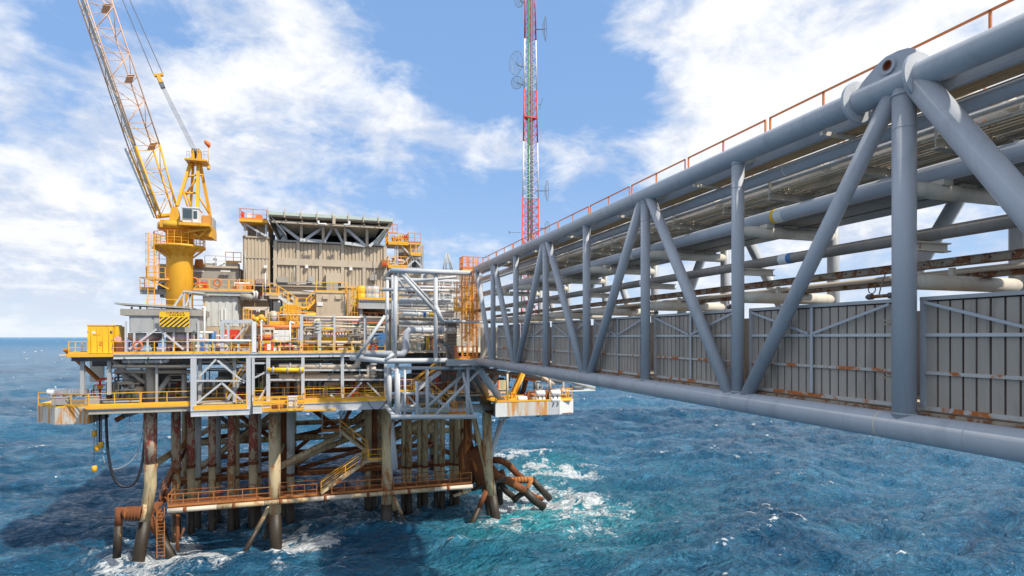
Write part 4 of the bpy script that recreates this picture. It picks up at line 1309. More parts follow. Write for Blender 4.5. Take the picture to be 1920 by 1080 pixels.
sta = [0, 2, 4, 6] + [6 + 1.95 * k for k in range(1, int((BL - 6) / 1.95))]
bm = part(cr, 'boom', MB().beam(bp_(0, 0, 0), bp_(0, 1, 0), .2).beam(bp_(0, 0, 1), bp_(0, 1, 1), .2).tube(bp_(0, 0, .5), bp_(0, 1, .5), .16, 10), M_yel)
for i in (0, 1):
    for j in (0, 1):
        part(bm, 'chord', MB().path([bp_(t, i, j) for t in (0, 2.5, 6)], .085, 8), M_yel)
        part(bm, 'chord', MB().path([bp_(t, i, j) for t in (6.02, sta[-1])], .055, 8), M_boom)
for k in range(len(sta) - 1):
    t0, t1_ = sta[k], sta[k + 1]
    mt = M_yel if t1_ < 8 else M_boom
    al = k % 2
    mb = MB()
    mb.tube(bp_(t0, 0, al), bp_(t1_, 0, 1 - al), .030, 6).tube(bp_(t0, 1, al), bp_(t1_, 1, 1 - al), .030, 6)
    mb.tube(bp_(t0, al, 0), bp_(t1_, 1 - al, 0), .030, 6).tube(bp_(t0, al, 1), bp_(t1_, 1 - al, 1), .030, 6)
    mb.tube(bp_(t0, 0, 0), bp_(t0, 0, 1), .026, 6).tube(bp_(t0, 1, 0), bp_(t0, 1, 1), .026, 6).tube(bp_(t0, 0, 0), bp_(t0, 1, 0), .026, 6).tube(bp_(t0, 0, 1), bp_(t0, 1, 1), .026, 6)
    part(bm, 'lacing', mb, mt)
    if k % 3 == 0 and k:
        part(bm, 'diaphragm', MB().quadsheet(bp_(t0, .7, .1), bp_(t0, 1, .1), bp_(t0 + .3, 1, .8), bp_(t0 + .3, .7, .8), .03), M_boom)
part(bm, 'boom_walkway', MB().quadsheet(bp_(.5, .04, .15), bp_(.5, .04, .75), bp_(sta[-1], .04, .55), bp_(sta[-1], .04, .15), .04), M_cream)
part(bm, 'foot_plate', MB().quadsheet(bp_(0, -.12, -.05), bp_(0, -.12, .3), bp_(6.2, -.16, .3), bp_(6.2, -.16, -.05), .05), M_white)
part(bm, 'walkway_cable', MB().tube(bp_(2, .02, -.02), bp_(sta[-1], .02, -.02), .03, 6), M_grey)
# bridle block and pendant ropes
bk0, bk1 = P(296, 141, 59.4), P(306, 165, 59.5)
bb = part(cr, 'bridle_block', MB().beam(P(289, 142, 59.4), P(306, 140, 59.4), .28, .2).beam(bk0, bk0.lerp(bk1, .6), .42, .3), M_yel)
part(bb, 'sheave_housing', MB().beam(bk0.lerp(bk1, .55), bk1, .36, .34), M_dgrey)
for a, c in (((289, 142), (205, -60)), ((306, 140), (217, -60))):
    part(cr, 'pendant_rope', MB().tube(P(*a, 59.4), P(*c, 58.2), .035, 5), M_rope)
for k in range(4):
    part(cr, 'luffing_rope', MB().tube(bk1 + Vector((-.15 + .1 * k, 0, 0)), P(362 + k * 2.6, 284, 60), .018, 4), M_rope)
# access tower beside the pedestal
cage_ladder(X(281, 58.4), 58.8, Zp(281, 578, 58.4), Zp(281, 437, 58.4), 'tall yellow caged ladder climbing left of the crane pedestal')
cage_ladder(X(291, 58.4), 58.9, Zp(281, 525, 58.4), Zp(281, 440, 58.4), 'narrow yellow ladder right beside the tall caged one', w=.35, cage=False)
for k, (pa, pb, py) in enumerate(((283, 318, 463), (275, 317, 522))):
    zz_ = Zp(300, py, 59)
    t = thing('access_platform', (X(pa, 59), 59, zz_), ('short yellow access bridge from ladder top to crane ring', 'yellow access platform halfway up the crane ladder')[k], 'platform')
    part(t, 'grating', MB().span(X(pa, 59), X(pb, 59), 59, 60.2, zz_ - .12, zz_), M_rail_y)
    part(t, 'knee_brace', MB().beam((X(pa, 59) + .2, 59.1, zz_ - .1), P(pb, py + 20, 59.1), .12), M_yel)
    rail([(X(pa, 59), 59, zz_), (X(pb, 59) - .3, 59, zz_)], ('light yellow rail on the short bridge to the crane ring', 'light yellow rail on the access platform halfway up')[k], toe=False, sp=.8)
zz_ = Zp(320, 583, 58)
rail([(X(275, 58), 58, zz_), (X(384, 58), 58, zz_)], 'yellow rail round the foot of the crane pedestal', sp=1.1)

# ------------------------------------------------------------------ coolers, sign, container
ck = thing('cooler_unit', (X(300, 56), 56, UP), 'big grey air cooler box on legs with two round fan rings beneath', 'air cooler')
x0, x1 = X(239, 55.5), X(376, 55.5)
zc0, zc1 = Zp(300, 623, 55.5), Zp(300, 592, 55.5)
part(ck, 'casing', ribbed(x0 + .1, x1 - .1, zc0, zc1, 55.6, M_grey, 1.6, .06, frac=.9), M_grey)
part(ck, 'casing_side', MB().span(x1 - .15, x1 - .1, 55.66, 59, zc0, zc1), M_grey); part(ck, 'casing_side', MB().span(x0 + .1, x0 + .15, 55.66, 59, zc0, zc1), M_grey)
part(ck, 'top_header', MB().span(X(226, 55.5), X(378, 55.5), 55.4, 59.2, zc1 + .003, Zp(300, 580, 55.5)), M_concrete)
for px in (272, 342):
    part(ck, 'fan_ring', MB().lathe((X(px, 57), 57.1, 0), [(.95, Zp(px, 640, 55.5)), (1.25, Zp(px, 636, 55.5)), (1.25, Zp(px, 624, 55.5))], 28), M_grey)
for px in (236, 252, 277, 306, 326, 352, 372):
    part(ck, 'leg', MB().span(X(px, 55.5) - .07, X(px, 55.5) + .07, 55.42, 55.56, UP, zc0 + (.9 if px in (236, 372) else -.02)), M_lgrey)
for a, c in (((242, 655), (294, 617)), ((298, 617), (344, 655))):
    part(ck, 'brace', MB().beam(P(*a, 55.3), P(*c, 55.3), .15), M_lgrey)
part(ck, 'fan_motor', MB().span(X(262, 57), X(280, 57), 56.6, 57.4, UP + .9, Zp(272, 641, 55.5)).span(X(332, 57), X(350, 57), 56.6, 57.4, UP + .9, Zp(272, 641, 55.5)), M_dgrey)
part(ck, 'cable_tray', MB().span(x0, x1, 56, 56.4, zc0 - .9, zc0 - .8), M_dgrey)
t = thing('sun_canopy', (X(280, 56), 56, zc1), 'thin dark grey roof sheet floating above the air coolers', 'canopy')
za = Zp(280, 576, 56)
part(t, 'roof_sheet', MB().quadsheet((X(219, 56), 55.4, Zp(219, 571, 56)), (X(357, 56), 55.4, za - .1), (X(357, 56), 58.6, za - .1), (X(219, 56), 58.6, Zp(219, 571, 56)), .14), M_grey)
for px in (247, 263, 330):
    part(t, 'post', MB().beam((X(px, 56), 56, Zp(280, 581, 56)), (X(px, 56), 56, za + .02), .14), M_grey)
t = thing('raised_canopy', (X(350, 56), 56, za), 'small curved grey roof on slanted props right of the crane foot', 'canopy')
part(t, 'roof_sheet', MB().quadsheet(P(343, 547, 56), P(383, 551, 56), P(383, 551, 56) + Vector((0, 2, -.1)), P(343, 547, 56) + Vector((0, 2, -.1)), .12), M_lgrey)
for a, c in (((345, 549), (345, 592)), ((357, 549), (357, 580)), ((344, 549), (327, 574)), ((358, 551), (349, 574))):
    part(t, 'prop', MB().beam(P(*a, 56.1), P(*c, 56.1), .15), M_lgrey)
# hazard board
sx0, sx1 = X(299, 54.9), X(355, 54.9)
sz0, sz1 = Zp(327, 613, 54.9), Zp(327, 585, 54.9)
t = thing('hazard_board', ((sx0 + sx1) / 2, 54.9, sz0), 'yellow board with black diagonal hazard stripes hung on the cooler front', 'hazard sign')
part(t, 'panel', MB().span(sx0, sx1, 54.9, 54.95, sz0, sz1), M_yel2)
zt2 = sz0 + (sz1 - sz0) * .66
hgt = zt2 - sz0
st = MB(); n = 8; pitch = (sx1 - sx0 + hgt) / n
for i in range(n + 1):
    xb_ = sx0 - hgt + i * pitch
    # parallelogram leaning right, clipped to the panel
    pts = []
    for (u, v) in ((0, 0), (.45 * pitch, 0), (.45 * pitch + hgt * 1.1, 1), (hgt * 1.1, 1)):
        pts.append([xb_ + u, sz0 + v * hgt])
    poly_ = pts

    def clip(pl, lim, keep_gt):
        o = []
        for a in range(len(pl)):
            p, q_ = pl[a], pl[(a + 1) % len(pl)]
            ip = (p[0] >= lim) if keep_gt else (p[0] <= lim); iq = (q_[0] >= lim) if keep_gt else (q_[0] <= lim)
            if ip: o.append(p)
            if ip != iq:
                f_ = (lim - p[0]) / (q_[0] - p[0]); o.append([lim, p[1] + f_ * (q_[1] - p[1])])
        return o
    poly_ = clip(clip(poly_, sx0 + .02, True), sx1 - .02, False) if poly_ else []
    if len(poly_) >= 3:
        st._add([(p[0], 54.893, p[1]) for p in poly_], [tuple(range(len(poly_)))])
part(t, 'stripes', st, M_black)
# worn line of lettering above the stripes, unreadable blocks of weathered paint
lm = MB(); rgl = random.Random(4)
for row, (zz0, n_) in enumerate(((zt2 + .30, 13), (zt2 + .12, 16))):
    xq = sx0 + .5 + .2 * row
    while xq < sx1 - .45:
        w_ = rgl.uniform(.05, .16); lm.span(xq, min(xq + w_, sx1 - .3), 54.888, 54.898, zz0, zz0 + rgl.uniform(.08, .12)); xq += w_ + rgl.uniform(.04, .09)
lmo = part(t, 'worn_lettering', lm, M_rust); lmo['kind'] = 'stuff'
# yellow container
x0, x1 = X(164, 55.3), X(211, 55.3)
zt_ = Zp(190, 611, 55.3)
t = thing('container', ((x0 + x1) / 2, 56.3, UP), 'bright yellow steel cabinet standing on the far left of the upper deck', 'container')
part(t, 'body', MB().span(x0, x1, 55.3, 57.6, UP + .05, zt_), M_yel2)
part(t, 'rim', MB().span(x0 - .04, x1 + .04, 55.26, 57.64, zt_ + .003, zt_ + .09), M_yel2)
part(t, 'door_seam', MB().span((x0 + x1) / 2 - .01, (x0 + x1) / 2 + .01, 55.285, 55.3, UP + .1, zt_ - .05), M_yel)
part(t, 'decal', MB().tube((X(176, 55.3), 55.28, Zp(176, 624, 55.3)), (X(176, 55.3), 55.3, Zp(176, 624, 55.3)), .13, 14), M_white)
part(t, 'label_plate', MB().span(X(207, 55.3), X(212, 55.3) - .06, 55.27, 55.3, Zp(207, 625, 55.3), Zp(207, 620, 55.3)), M_black)
part(t, 'handle', MB().annulus((X(190, 55.3), 55.26, Zp(190, 644, 55.3)), (0, 1, 0), .1, .14, .03, 12), M_rail_or)
part(t, 'extension', MB().span(x1 + .02, X(223, 56), 55.9, 57.6, UP + .05, zt_ - .02), M_yel2)
t = thing('hose_reel', P(221, 657, 55), 'faded pink hose reel beside the yellow cabinet', 'hose reel')
part(t, 'drum', MB().tube(P(221, 636, 55.0), P(221, 636, 55.6), .24, 18), paint('faded_pink', (.62, .33, .30), .6, .1)); part(t, 'stand', MB().span(X(217, 55), X(227, 55), 54.95, 55.6, UP, Zp(220, 643, 55)), M_rust)
# outrigger prop under left corner
part(ud, 'corner_prop', MB().beam(P(122, 655, 55), P(185, 712, 58), .3, .2), M_rustrail)
part(ud, 'corner_prop', MB().span(X(122, 54), X(128, 54), 54.1, 54.9, UP - .2, UP + .04), M_rail_y)

# ------------------------------------------------------------------ modules and buildings
bz = 5.05
b = thing('process_module', (X(620, 62), 66, bz), 'large tan ribbed module with a grid of wall panels under the angular roof', 'building')
X0, X1 = X(516, 62), X(722, 62)
zb_, ztp = Zp(516, 534, 62), Zp(516, 452, 62)
zm0, zm1 = Zp(516, 492, 62) - .1, Zp(516, 489, 62) + .15
xs5 = np.linspace(X0, X1, 6)
for i in range(5):
    for (za_, zb2) in ((zb_, zm0 - .12), (zm1 + .12, ztp - .1)):
        part(b, 'wall_panel', ribbed(xs5[i] + .16, xs5[i + 1] - .16, za_, zb2, 62.12, M_tan, .31, .08, frac=(.6, .7, .5, .65, .55)[i]), M_tan)
for i in range(6):
    part(b, 'column', MB().span(xs5[i] - .16, xs5[i] + .16, 61.9, 62.2, zb_, ztp), M_tan2)
part(b, 'belt_beam', MB().span(X0 + .17, X1 - .17, 61.88, 62.1, zm0 - .12, zm1 + .12), M_tan2)
part(b, 'sill_beam', MB().span(X0 - .1, X1 + .1, 61.86, 62.3, zb_ - .14, zb_ - .003), M_tan2)
part(b, 'top_beam', MB().span(X0 - .1, X1 + .1, 61.86, 62.3, ztp + .003, ztp + .14), M_grey)
part(b, 'side_wall', ribbed_side(62.4, 74, zb_, ztp, X1 + .05, M_tan), M_tan)
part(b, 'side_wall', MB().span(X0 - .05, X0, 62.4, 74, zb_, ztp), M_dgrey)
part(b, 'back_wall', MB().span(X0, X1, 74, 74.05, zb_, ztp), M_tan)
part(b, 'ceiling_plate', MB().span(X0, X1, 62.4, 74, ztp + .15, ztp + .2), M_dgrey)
# angular roof on trusses
rf = thing('angular_roof', (X(620, 61), 64, ztp), 'wide angular canopy roof with pale green edging over tan module', 'roof')
rA, rB = P(503, 405, 60.5), P(737, 421, 60.5)
rC, rD = P(562, 452, 62.4), P(694, 466, 62.4)
yb = 75
ra, rb_ = rA.copy(), rB.copy()
zr_ = (rA.z + rB.z) / 2 + .05
xs9 = np.linspace(ra.x, rb_.x, 9)
for i in range(8):
    part(rf, 'roof_panel', MB().span(xs9[i] + .02, xs9[i + 1] - .02, 60.4, yb, zr_, zr_ + .15), M_tan2)
    part(rf, 'mesh_edge', MB().span(xs9[i] + .03, xs9[i + 1] - .03, 60.25, 60.38, zr_ + .12, zr_ + .42), M_roofgreen)
    part(rf, 'edge_stanchion', MB().beam((xs9[i], 60.2, zr_ - .1), (xs9[i], 60.2, zr_ + .75), .09), M_tan)
    part(rf, 'roof_beam', MB().ibeam((xs9[i] + .1, 60.5, zr_ - .17), (xs9[i] + .1, yb, zr_ - .17), .2, .3), M_tan)
for k, (p, sgn) in enumerate(((ra, -1), (rb_, 1))):
    part(rf, 'side_mesh', MB().quadsheet((p.x + sgn * .1, 60.3, zr_ + .45), (p.x + sgn * .1, 75, zr_ + .45), (p.x - sgn * 1.6, 75, zr_ - 1.6), (p.x - sgn * 1.6, 60.9, zr_ - 1.6), .05), M_roofgreen if k else M_grey)
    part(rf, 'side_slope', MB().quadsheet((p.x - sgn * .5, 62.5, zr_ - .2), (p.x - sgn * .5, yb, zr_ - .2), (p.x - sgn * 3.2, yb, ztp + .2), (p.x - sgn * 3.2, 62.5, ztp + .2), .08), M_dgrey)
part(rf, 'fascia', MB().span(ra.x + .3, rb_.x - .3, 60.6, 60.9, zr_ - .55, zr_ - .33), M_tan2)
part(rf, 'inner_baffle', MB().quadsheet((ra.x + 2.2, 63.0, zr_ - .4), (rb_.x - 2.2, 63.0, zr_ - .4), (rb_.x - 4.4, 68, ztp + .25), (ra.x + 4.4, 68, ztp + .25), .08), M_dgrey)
part(rf, 'inner_baffle', MB().quadsheet((ra.x + 1.2, 61.2, zr_ - .35), (rb_.x - 1.2, 61.2, zr_ - .35), (rb_.x - 1.6, 63, zr_ - 1.15), (ra.x + 1.6, 63, zr_ - 1.15), .06), M_tan)
zt3 = ztp + .25
for pa, pb, w in (((525, 422), (565, 452), .26), ((568, 452), (603, 428), .26), ((607, 455), (622, 429), .2), ((628, 428), (643, 456), .2), ((650, 430), (684, 460), .26), ((692, 462), (724, 435), .26), ((562, 450), (608, 453), .3), ((646, 456), (686, 461), .3)):
    part(rf, 'truss_brace', MB().beam(P(*pa, 61.5), P(*pb, 61.9), w), M_lgrey)
for pa, pb in (((565, 416), (565, 452)), ((606, 420), (606, 455)), ((647, 422), (647, 458)), ((688, 424), (688, 462))):
    part(rf, 'truss_post', MB().beam(P(*pa, 61.4), P(*pb, 61.9), .26), M_tan2)
for k in range(14):
    a = 540 + k * 11
    part(rf, 'rear_truss', MB().beam(P(a, 426, 66), P(a + (18 if k % 2 else -18), 452, 66), .14), M_dgrey)
for pts in ([(597, 414), (597, 420), (610, 420), (610, 423)], [(646, 423), (646, 421), (655, 421), (655, 415)]):
    part(rf, 'vent_pipe', MB().path([P(*p, 60.1) for p in pts], .1, 8), M_white)
part(rf, 'centre_bracket', MB().span(X(624, 60), X(629, 60), 60, 60.25, Zp(626, 420, 60), Zp(626, 405, 60)), M_tan)

# tall tan tower left of it
b = thing('tower_module', (X(483, 62), 63, UP), 'tall narrow tan ribbed tower left of the large tan module', 'building')
x0, x1 = X(456, 61.5), X(503, 61.5)
z0_, z1_ = Zp(480, 535, 61.5), Zp(480, 446, 61.5)
zmid = Zp(480, 483, 61.5)
part(b, 'lower_wall', ribbed(x0, x1, z0_, zmid - .05, 61.6, M_tan, .3, .06), M_tan)
part(b, 'upper_wall', ribbed(x0, x1, zmid + .05, z1_, 61.6, M_tan, .3, .06), M_tan)
part(b, 'belt_strip', MB().span(x0 - .03, x1 + .03, 61.5, 61.62, zmid - .045, zmid + .045), M_tan2)
part(b, 'side_wall', ribbed_side(61.7, 64, z0_, z1_, x1 + .05, M_tan), M_tan)
part(b, 'side_wall', MB().span(x0 - .05, x0, 61.7, 66, z0_, z1_), M_tan)
part(b, 'coping', MB().span(x0 - .08, x1 + .1, 61.45, 66, z1_ + .003, z1_ + .15), M_tan2)
part(b, 'rear_wall', ribbed(X(503, 66), X(513, 66), UP, Zp(510, 420, 66), 66, M_dgrey, .3, .04), M_tan)
zr2 = Zp(480, 414, 61.5)
part(b, 'upper_floor', MB().span(X(450, 61.5), X(503, 61.5), 60.8, 66, zr2 - .25, zr2), M_rail_y)
for px in (459, 499):
    part(b, 'post', MB().beam((X(px, 61.4), 61.4, z1_ + .15), (X(px, 61.4), 61.4, zr2 - .26), .18), M_lgrey)
part(b, 'brace', MB().beam(P(458, 419, 61.3), P(499, 443, 61.3), .16), M_lgrey)
part(b, 'louvre_panel', ribbed(X(464, 63), X(481, 63), z1_ + .15, Zp(470, 421, 63), 63, M_dgrey, .25, .08), M_concrete)
part(b, 'inner_wall', MB().span(X(482, 63), X(500, 63), 62.9, 63.1, z1_ + .15, zr2 - .3), M_tan2)
rail([(X(449, 61), 64, zr2), (X(449, 61), 61, zr2), (X(500, 61), 61, zr2)], 'orange red handrail on the roof of the narrow tan tower', M_rail_or, 1.0, 1.2)
t = thing('roof_equipment', (X(470, 61.6), 61.6, zr2), 'white and red cabinets on the roof of the narrow tan tower', 'cabinets')
part(t, 'white_cabinet', MB().span(X(463, 61.6), X(471, 61.6), 61.6, 62.3, zr2, zr2 + .75), M_white)
part(t, 'red_cabinet', MB().span(X(479, 61.6), X(491, 61.6), 61.6, 62.4, zr2, zr2 + .6), M_rail_or); part(t, 'door', MB().span(X(452, 61.6), X(458, 61.6), 61.5, 61.6, zr2, zr2 + .8), M_red)
# slot between tower and module, its shade built as a black sheet
t = thing('slot_shade', (X(512, 62.5), 62.5, UP), 'black sheet painting the shade in the slot between the tan blocks', 'shade sheet')
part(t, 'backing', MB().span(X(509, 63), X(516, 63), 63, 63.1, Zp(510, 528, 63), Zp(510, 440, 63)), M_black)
for q, py in enumerate((462, 486, 500)):
    part(t, 'lamp', MB().box(P(513, py, 62.6), (.22, .2, .18)), M_lamp)

# mid band wall block behind crane
b = thing('deck_house', (X(420, 63), 64, 3.6), 'low stained grey block with a long plain band behind the crane pedestal', 'building')
z0_, z1_ = Zp(420, 526, 62.5), Zp(420, 503, 62.5)
part(b, 'wall', MB().span(X(297, 62.5), X(448, 62.5), 62.5, 62.6, Zp(420, 546, 62.5), z1_), M_concrete)
part(b, 'parapet', MB().span(X(297, 62.5), X(449, 62.5), 62.3, 62.7, z1_ + .003, z1_ + .2), M_tan2)
part(b, 'roof', MB().span(X(297, 62.5), X(452, 62.5), 62.7, 72, z1_ - .1, z1_), M_concrete)
part(b, 'side_wall', MB().span(X(449, 62.5), X(449, 62.5) + .1, 62.75, 70, Zp(420, 546, 62.5), z1_), M_tan)
for a, c in ((364, 382), (414, 432)):
    part(b, 'strip_lamp', MB().span(X(a, 62.2), X(c, 62.2), 62.1, 62.25, Zp(a, 509.5, 62.2), Zp(a, 507, 62.2)), M_lamp)
zd = Zp(420, 545, 60.5)
b = thing('service_gallery', (X(420, 61), 61, zd), 'grey gallery deck with curved brackets right of the crane pedestal', 'gallery')
part(b, 'floor_slab', MB().span(X(357, 60.5), X(474, 60.5), 60.5, 62.4, zd - .12, zd), M_concrete)
part(b, 'floor_slab', MB().span(X(262, 60.5), X(318, 60.5), 60.5, 62.4, zd - .12, zd), M_concrete)
part(b, 'edge_beam', MB().ibeam((X(357, 60.5), 60.6, zd - .3), (X(470, 60.5), 60.6, zd - .3), .2, .34), M_grey)
part(b, 'edge_beam', MB().ibeam((X(262, 60.5), 60.6, zd - .3), (X(318, 60.5), 60.6, zd - .3), .2, .34), M_grey)
for px in (390, 430, 452):
    part(b, 'bracket', MB().beam((X(px, 60.6), 60.55, zd - .45), (X(px, 60.6), 61.9, zd - .9), .1, .14), M_lgrey)
part(b, 'bracket_drum', MB().path([P(452, 556, 60.4), P(468, 557, 60.4), P(473, 561, 60.4)], .3, 12), M_concrete)
for px in (474, 479):
    part(b, 'curved_horn', MB().path([P(px, 546, 60.3), P(px + 3, 549, 60.3), P(px + 2, 560, 60.3)], .11, 8), M_white)
rail([(X(357, 60.5), 60.55, zd), (X(392, 60.5), 60.55, zd)], 'yellow handrail on the gallery just right of the crane pedestal', h=1.05, sp=.95)
rail([(X(393, 60.5), 60.55, zd), (X(428, 60.5), 60.55, zd)], 'yellow handrail in the middle of the gallery behind the crane', h=1.05, sp=.95)
rail([(X(430, 60.5), 60.55, zd), (X(476, 60.5), 60.55, zd)], 'yellow handrail at the right end of the gallery', h=1.05, sp=.8)
rail([(X(262, 60.5), 62, zd), (X(262, 60.5), 60.55, zd), (X(290, 60.5), 60.55, zd)], 'pale handrail on the gallery end left of the crane ladder', h=1.05)
for k, (px, w, h, mt, lb) in enumerate(((372, .8, .6, M_rustrail, 'rusty round winch on the roof edge right of the crane pedestal'),)):
    t = thing('winch', P(px, 503, 62), lb, 'winch')
    part(t, 'drum', MB().tube(P(367, 494, 62.4), P(380, 494, 62.4), .42, 16), M_rustrail)
    part(t, 'frame', MB().span(X(365, 62.3), X(383, 62.3), 62.2, 62.9, z1_ + .2, z1_ + .36), M_yel)
# roof clutter on the block
t = thing('roof_skid', P(425, 503, 63), 'cream box skid with yellow rails on the roof left of the tan tower', 'equipment skid')
part(t, 'box', MB().span(X(384, 63), X(402, 63), 63, 64, z1_ + .05, z1_ + .55), M_pale)
part(t, 'box', MB().span(X(422, 63.4), X(446, 63.4), 63.4, 65, z1_ + .05, Zp(430, 492, 63.4)), M_tan2)
part(t, 'lamp_post', MB().tube(P(405, 500, 63), P(405, 487, 63), .05, 6).box(P(403, 486, 63), (.35, .2, .14)), M_grey)
part(t, 'slanted_pipe', MB().tube(P(408, 501, 63.1), P(424, 492, 63.1), .08, 6), M_pale)
zz_ = Zp(430, 492, 63.4)
rail([(X(423, 63.4), 63.4, zz_), (X(452, 63.4), 63.4, zz_)], 'yellow handrail on the small roof box left of the tan tower', sp=.7)
rail([(X(297, 62.5), 62.8, z1_ + .2), (X(318, 62.5), 62.8, z1_ + .2)], 'white handrail on the roof just left of the crane pedestal', M_lgrey, sp=.8, toe=False)
rail([(X(383, 62.5), 62.8, z1_ + .2), (X(422, 62.5), 62.8, z1_ + .2)], 'pale thin handrail on the roof between winch and roof box', M_lgrey, sp=1.0, toe=False)
# white corrugated house under the gallery
b = thing('workshop', (X(415, 61), 62, UP), 'pale grey ribbed workshop under the gallery right of the cooler', 'building')
room(b, X(380, 60.9), X(446, 60.9), 60.9, 66, Zp(415, 612, 60.9), zd - .5, M_pale, pitch=.55)
part(b, 'plinth', MB().span(X(380, 60.8), X(452, 60.8), 60.8, 66, UP, Zp(415, 612.5, 60.9)), M_tan)
part(b, 'signs', MB().span(X(414, 60.8), X(418, 60.8), 60.78, 60.85, Zp(415, 600, 60.9), Zp(415, 580, 60.9)).span(X(421, 60.8), X(424, 60.8), 60.78, 60.85, Zp(415, 600, 60.9), Zp(415, 578, 60.9)), M_white)
b = thing('rear_block', (X(470, 65), 66, UP), 'tan ribbed wall block below the narrow tower behind the yellow gear', 'building')
part(b, 'wall', ribbed(X(452, 63.5), X(505, 63.5), UP, Zp(480, 536, 63.5), 63.5, M_tan, .3, .06), M_tan)
part(b, 'ledge', MB().span(X(458, 63.4), X(505, 63.4), 63.2, 63.48, Zp(480, 559, 63.4), Zp(480, 557, 63.4)), M_tan2)
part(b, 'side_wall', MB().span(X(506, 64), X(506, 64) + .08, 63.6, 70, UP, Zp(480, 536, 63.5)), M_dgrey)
# walls below main module
b = thing('base_module', (X(620, 61.5), 63, UP), 'plain tan lower wall block beneath the large tan ribbed module', 'building')
part(b, 'wall', MB().span(X(505, 62.2), X(720, 62.2), 62.25, 62.35, Zp(600, 562, 62.2), zb_ - .15), M_tan2)
part(b, 'wall', MB().span(X(530, 62.2), X(660, 62.2), 62.15, 62.24, UP, Zp(600, 547, 62.2)), M_tan)
part(b, 'wall', ribbed(X(640, 62.1), X(722, 62.1), UP, zb_ - .2, 62.05, M_tan, .3, .05), M_tan)
part(b, 'wall', MB().span(X(512, 62.2), X(530, 62.2), 62.4, 62.5, UP, Zp(600, 560, 62.2)), M_dgrey)
part(b, 'pipe_rail', MB().tube(P(505, 531, 62), P(600, 533, 62), .06, 8), M_grey)
part(b, 'duct', MB().tube(P(568, 546, 61.6), P(594, 547, 61.6), .1, 8), M_lgrey)
b = thing('stair_house', (X(620, 59), 60, 2.0), 'plain tan box room with yellow railed roof in front of the large module', 'building')
x0, x1 = X(593, 59), X(651, 59)
zh = Zp(620, 550, 59)
room(b, x0, x1, 59, 62, Zp(620, 592, 59), zh, M_tan, rib=False, roofmat=M_concrete)
for px in (610, 634):
    part(b, 'vent_hood', MB().span(X(px - 5, 59), X(px + 5, 59), 58.85, 58.995, Zp(px, 561, 59), Zp(px, 555, 59)), M_tan2)
part(b, 'doorway', MB().span(X(611, 61.6), X(639, 61.6), 61.4, 62, Zp(620, 530, 61.6), Zp(620, 512, 61.6)), M_tan2)
part(b, 'lower_room', MB().span(x0 + .02, x1 - .02, 59.05, 62, UP, Zp(620, 592.5, 59)), M_tan)
part(b, 'dark_door', MB().span(X(612, 61.3), X(634, 61.3), 61.3, 61.38, zh + .1, Zp(620, 529, 61.6)), M_concrete)
rail([(x0, 61, zh + .1), (x0, 59.05, zh + .1), (x1, 59.05, zh + .1)], 'yellow handrail round the roof of the plain tan box room', h=.95, sp=1.4)
# yellow stairs in front of base module
z5 = Zp(505, 552, 60.5)
t = thing('landing', (X(505, 60.5), 60.5, z5), 'pale landing with yellow rails under the narrow tan tower', 'stair landing')
part(t, 'grating', MB().span(X(492, 60.5), X(522, 60.5), 60.5, 61.6, z5 - .1, z5), M_pale)
part(t, 'box', MB().span(X(480, 61.6), X(502, 61.6), 61.3, 61.55, Zp(490, 532, 61.5), Zp(490, 523, 61.5)), paint('dusty_pink_box', (.36, .25, .20), .6, .1))
part(t, 'thin_mast', MB().tube(P(497.5, 551, 60.4), P(497.5, 512, 60.4), .05, 6), M_white)
rail([(X(493, 60.5), 60.5, z5), (X(519, 60.5), 60.5, z5)], 'short yellow handrail on the landing under the narrow tan tower', sp=.7)
stair(P(557, 578, 59.8), P(522, 556, 59.8), .9, 'yellow stair flight descending right in front of the tan walls', M_pale)
zz_ = Zp(560, 578, 59.8)
t = thing('landing', (X(572, 59.8), 59.8, zz_), 'yellow fenced mid landing left of the plain tan box room', 'stair landing')
part(t, 'grating', MB().span(X(556, 59.8), X(592, 59.8), 59.8, 61, zz_ - .1, zz_), M_rail_y)
rail([(X(556, 59.8), 59.8, zz_), (X(592, 59.8), 59.8, zz_)], 'yellow handrail on the mid landing left of the tan box room', sp=.8)
stair(P(575, 580, 59.2) , P(592, 562, 59.2), .8, 'short yellow stair flight rising to the tan box room', M_rail_y)
# ladders and yellow tower right of the box room
for k, (px, y0, y1, yy) in enumerate(((655, 600, 535, 58.9), (664, 640, 538, 58.6), (672, 615, 560, 58.6), (545, 655, 580, 57.6), (552, 655, 582, 57.6))):
    cage_ladder(X(px, yy), yy, Zp(px, y0, yy), Zp(px, y1, yy), ('yellow caged ladder against the right wall of the tan box room', 'longest yellow caged ladder right of the tan box room', 'third yellow caged ladder under the grey steel deck corner', 'yellow caged ladder in front of the mid landing, left one', 'yellow caged ladder in front of the mid landing, right one')[k], w=.42)
t = thing('platform_bay', P(535, 600, 58.6), 'yellow gridded basket platform in front of the base module', 'platform')
za_ = Zp(540, 590, 58.6)
part(t, 'floor', MB().span(X(533, 58.6), X(564, 58.6), 58.6, 60, za_ - .1, za_), M_rail_y)
for q in range(9):
    xx = X(533 + q * 3.9, 58.6); part(t, 'bar', MB().beam((xx, 58.6, za_), (xx, 58.6, za_ + 1.0), .06), M_rail_y)
part(t, 'sheet', MB().span(X(537, 58.6), X(556, 58.6), 58.66, 58.7, za_ + .2, za_ + .95), M_yel2)
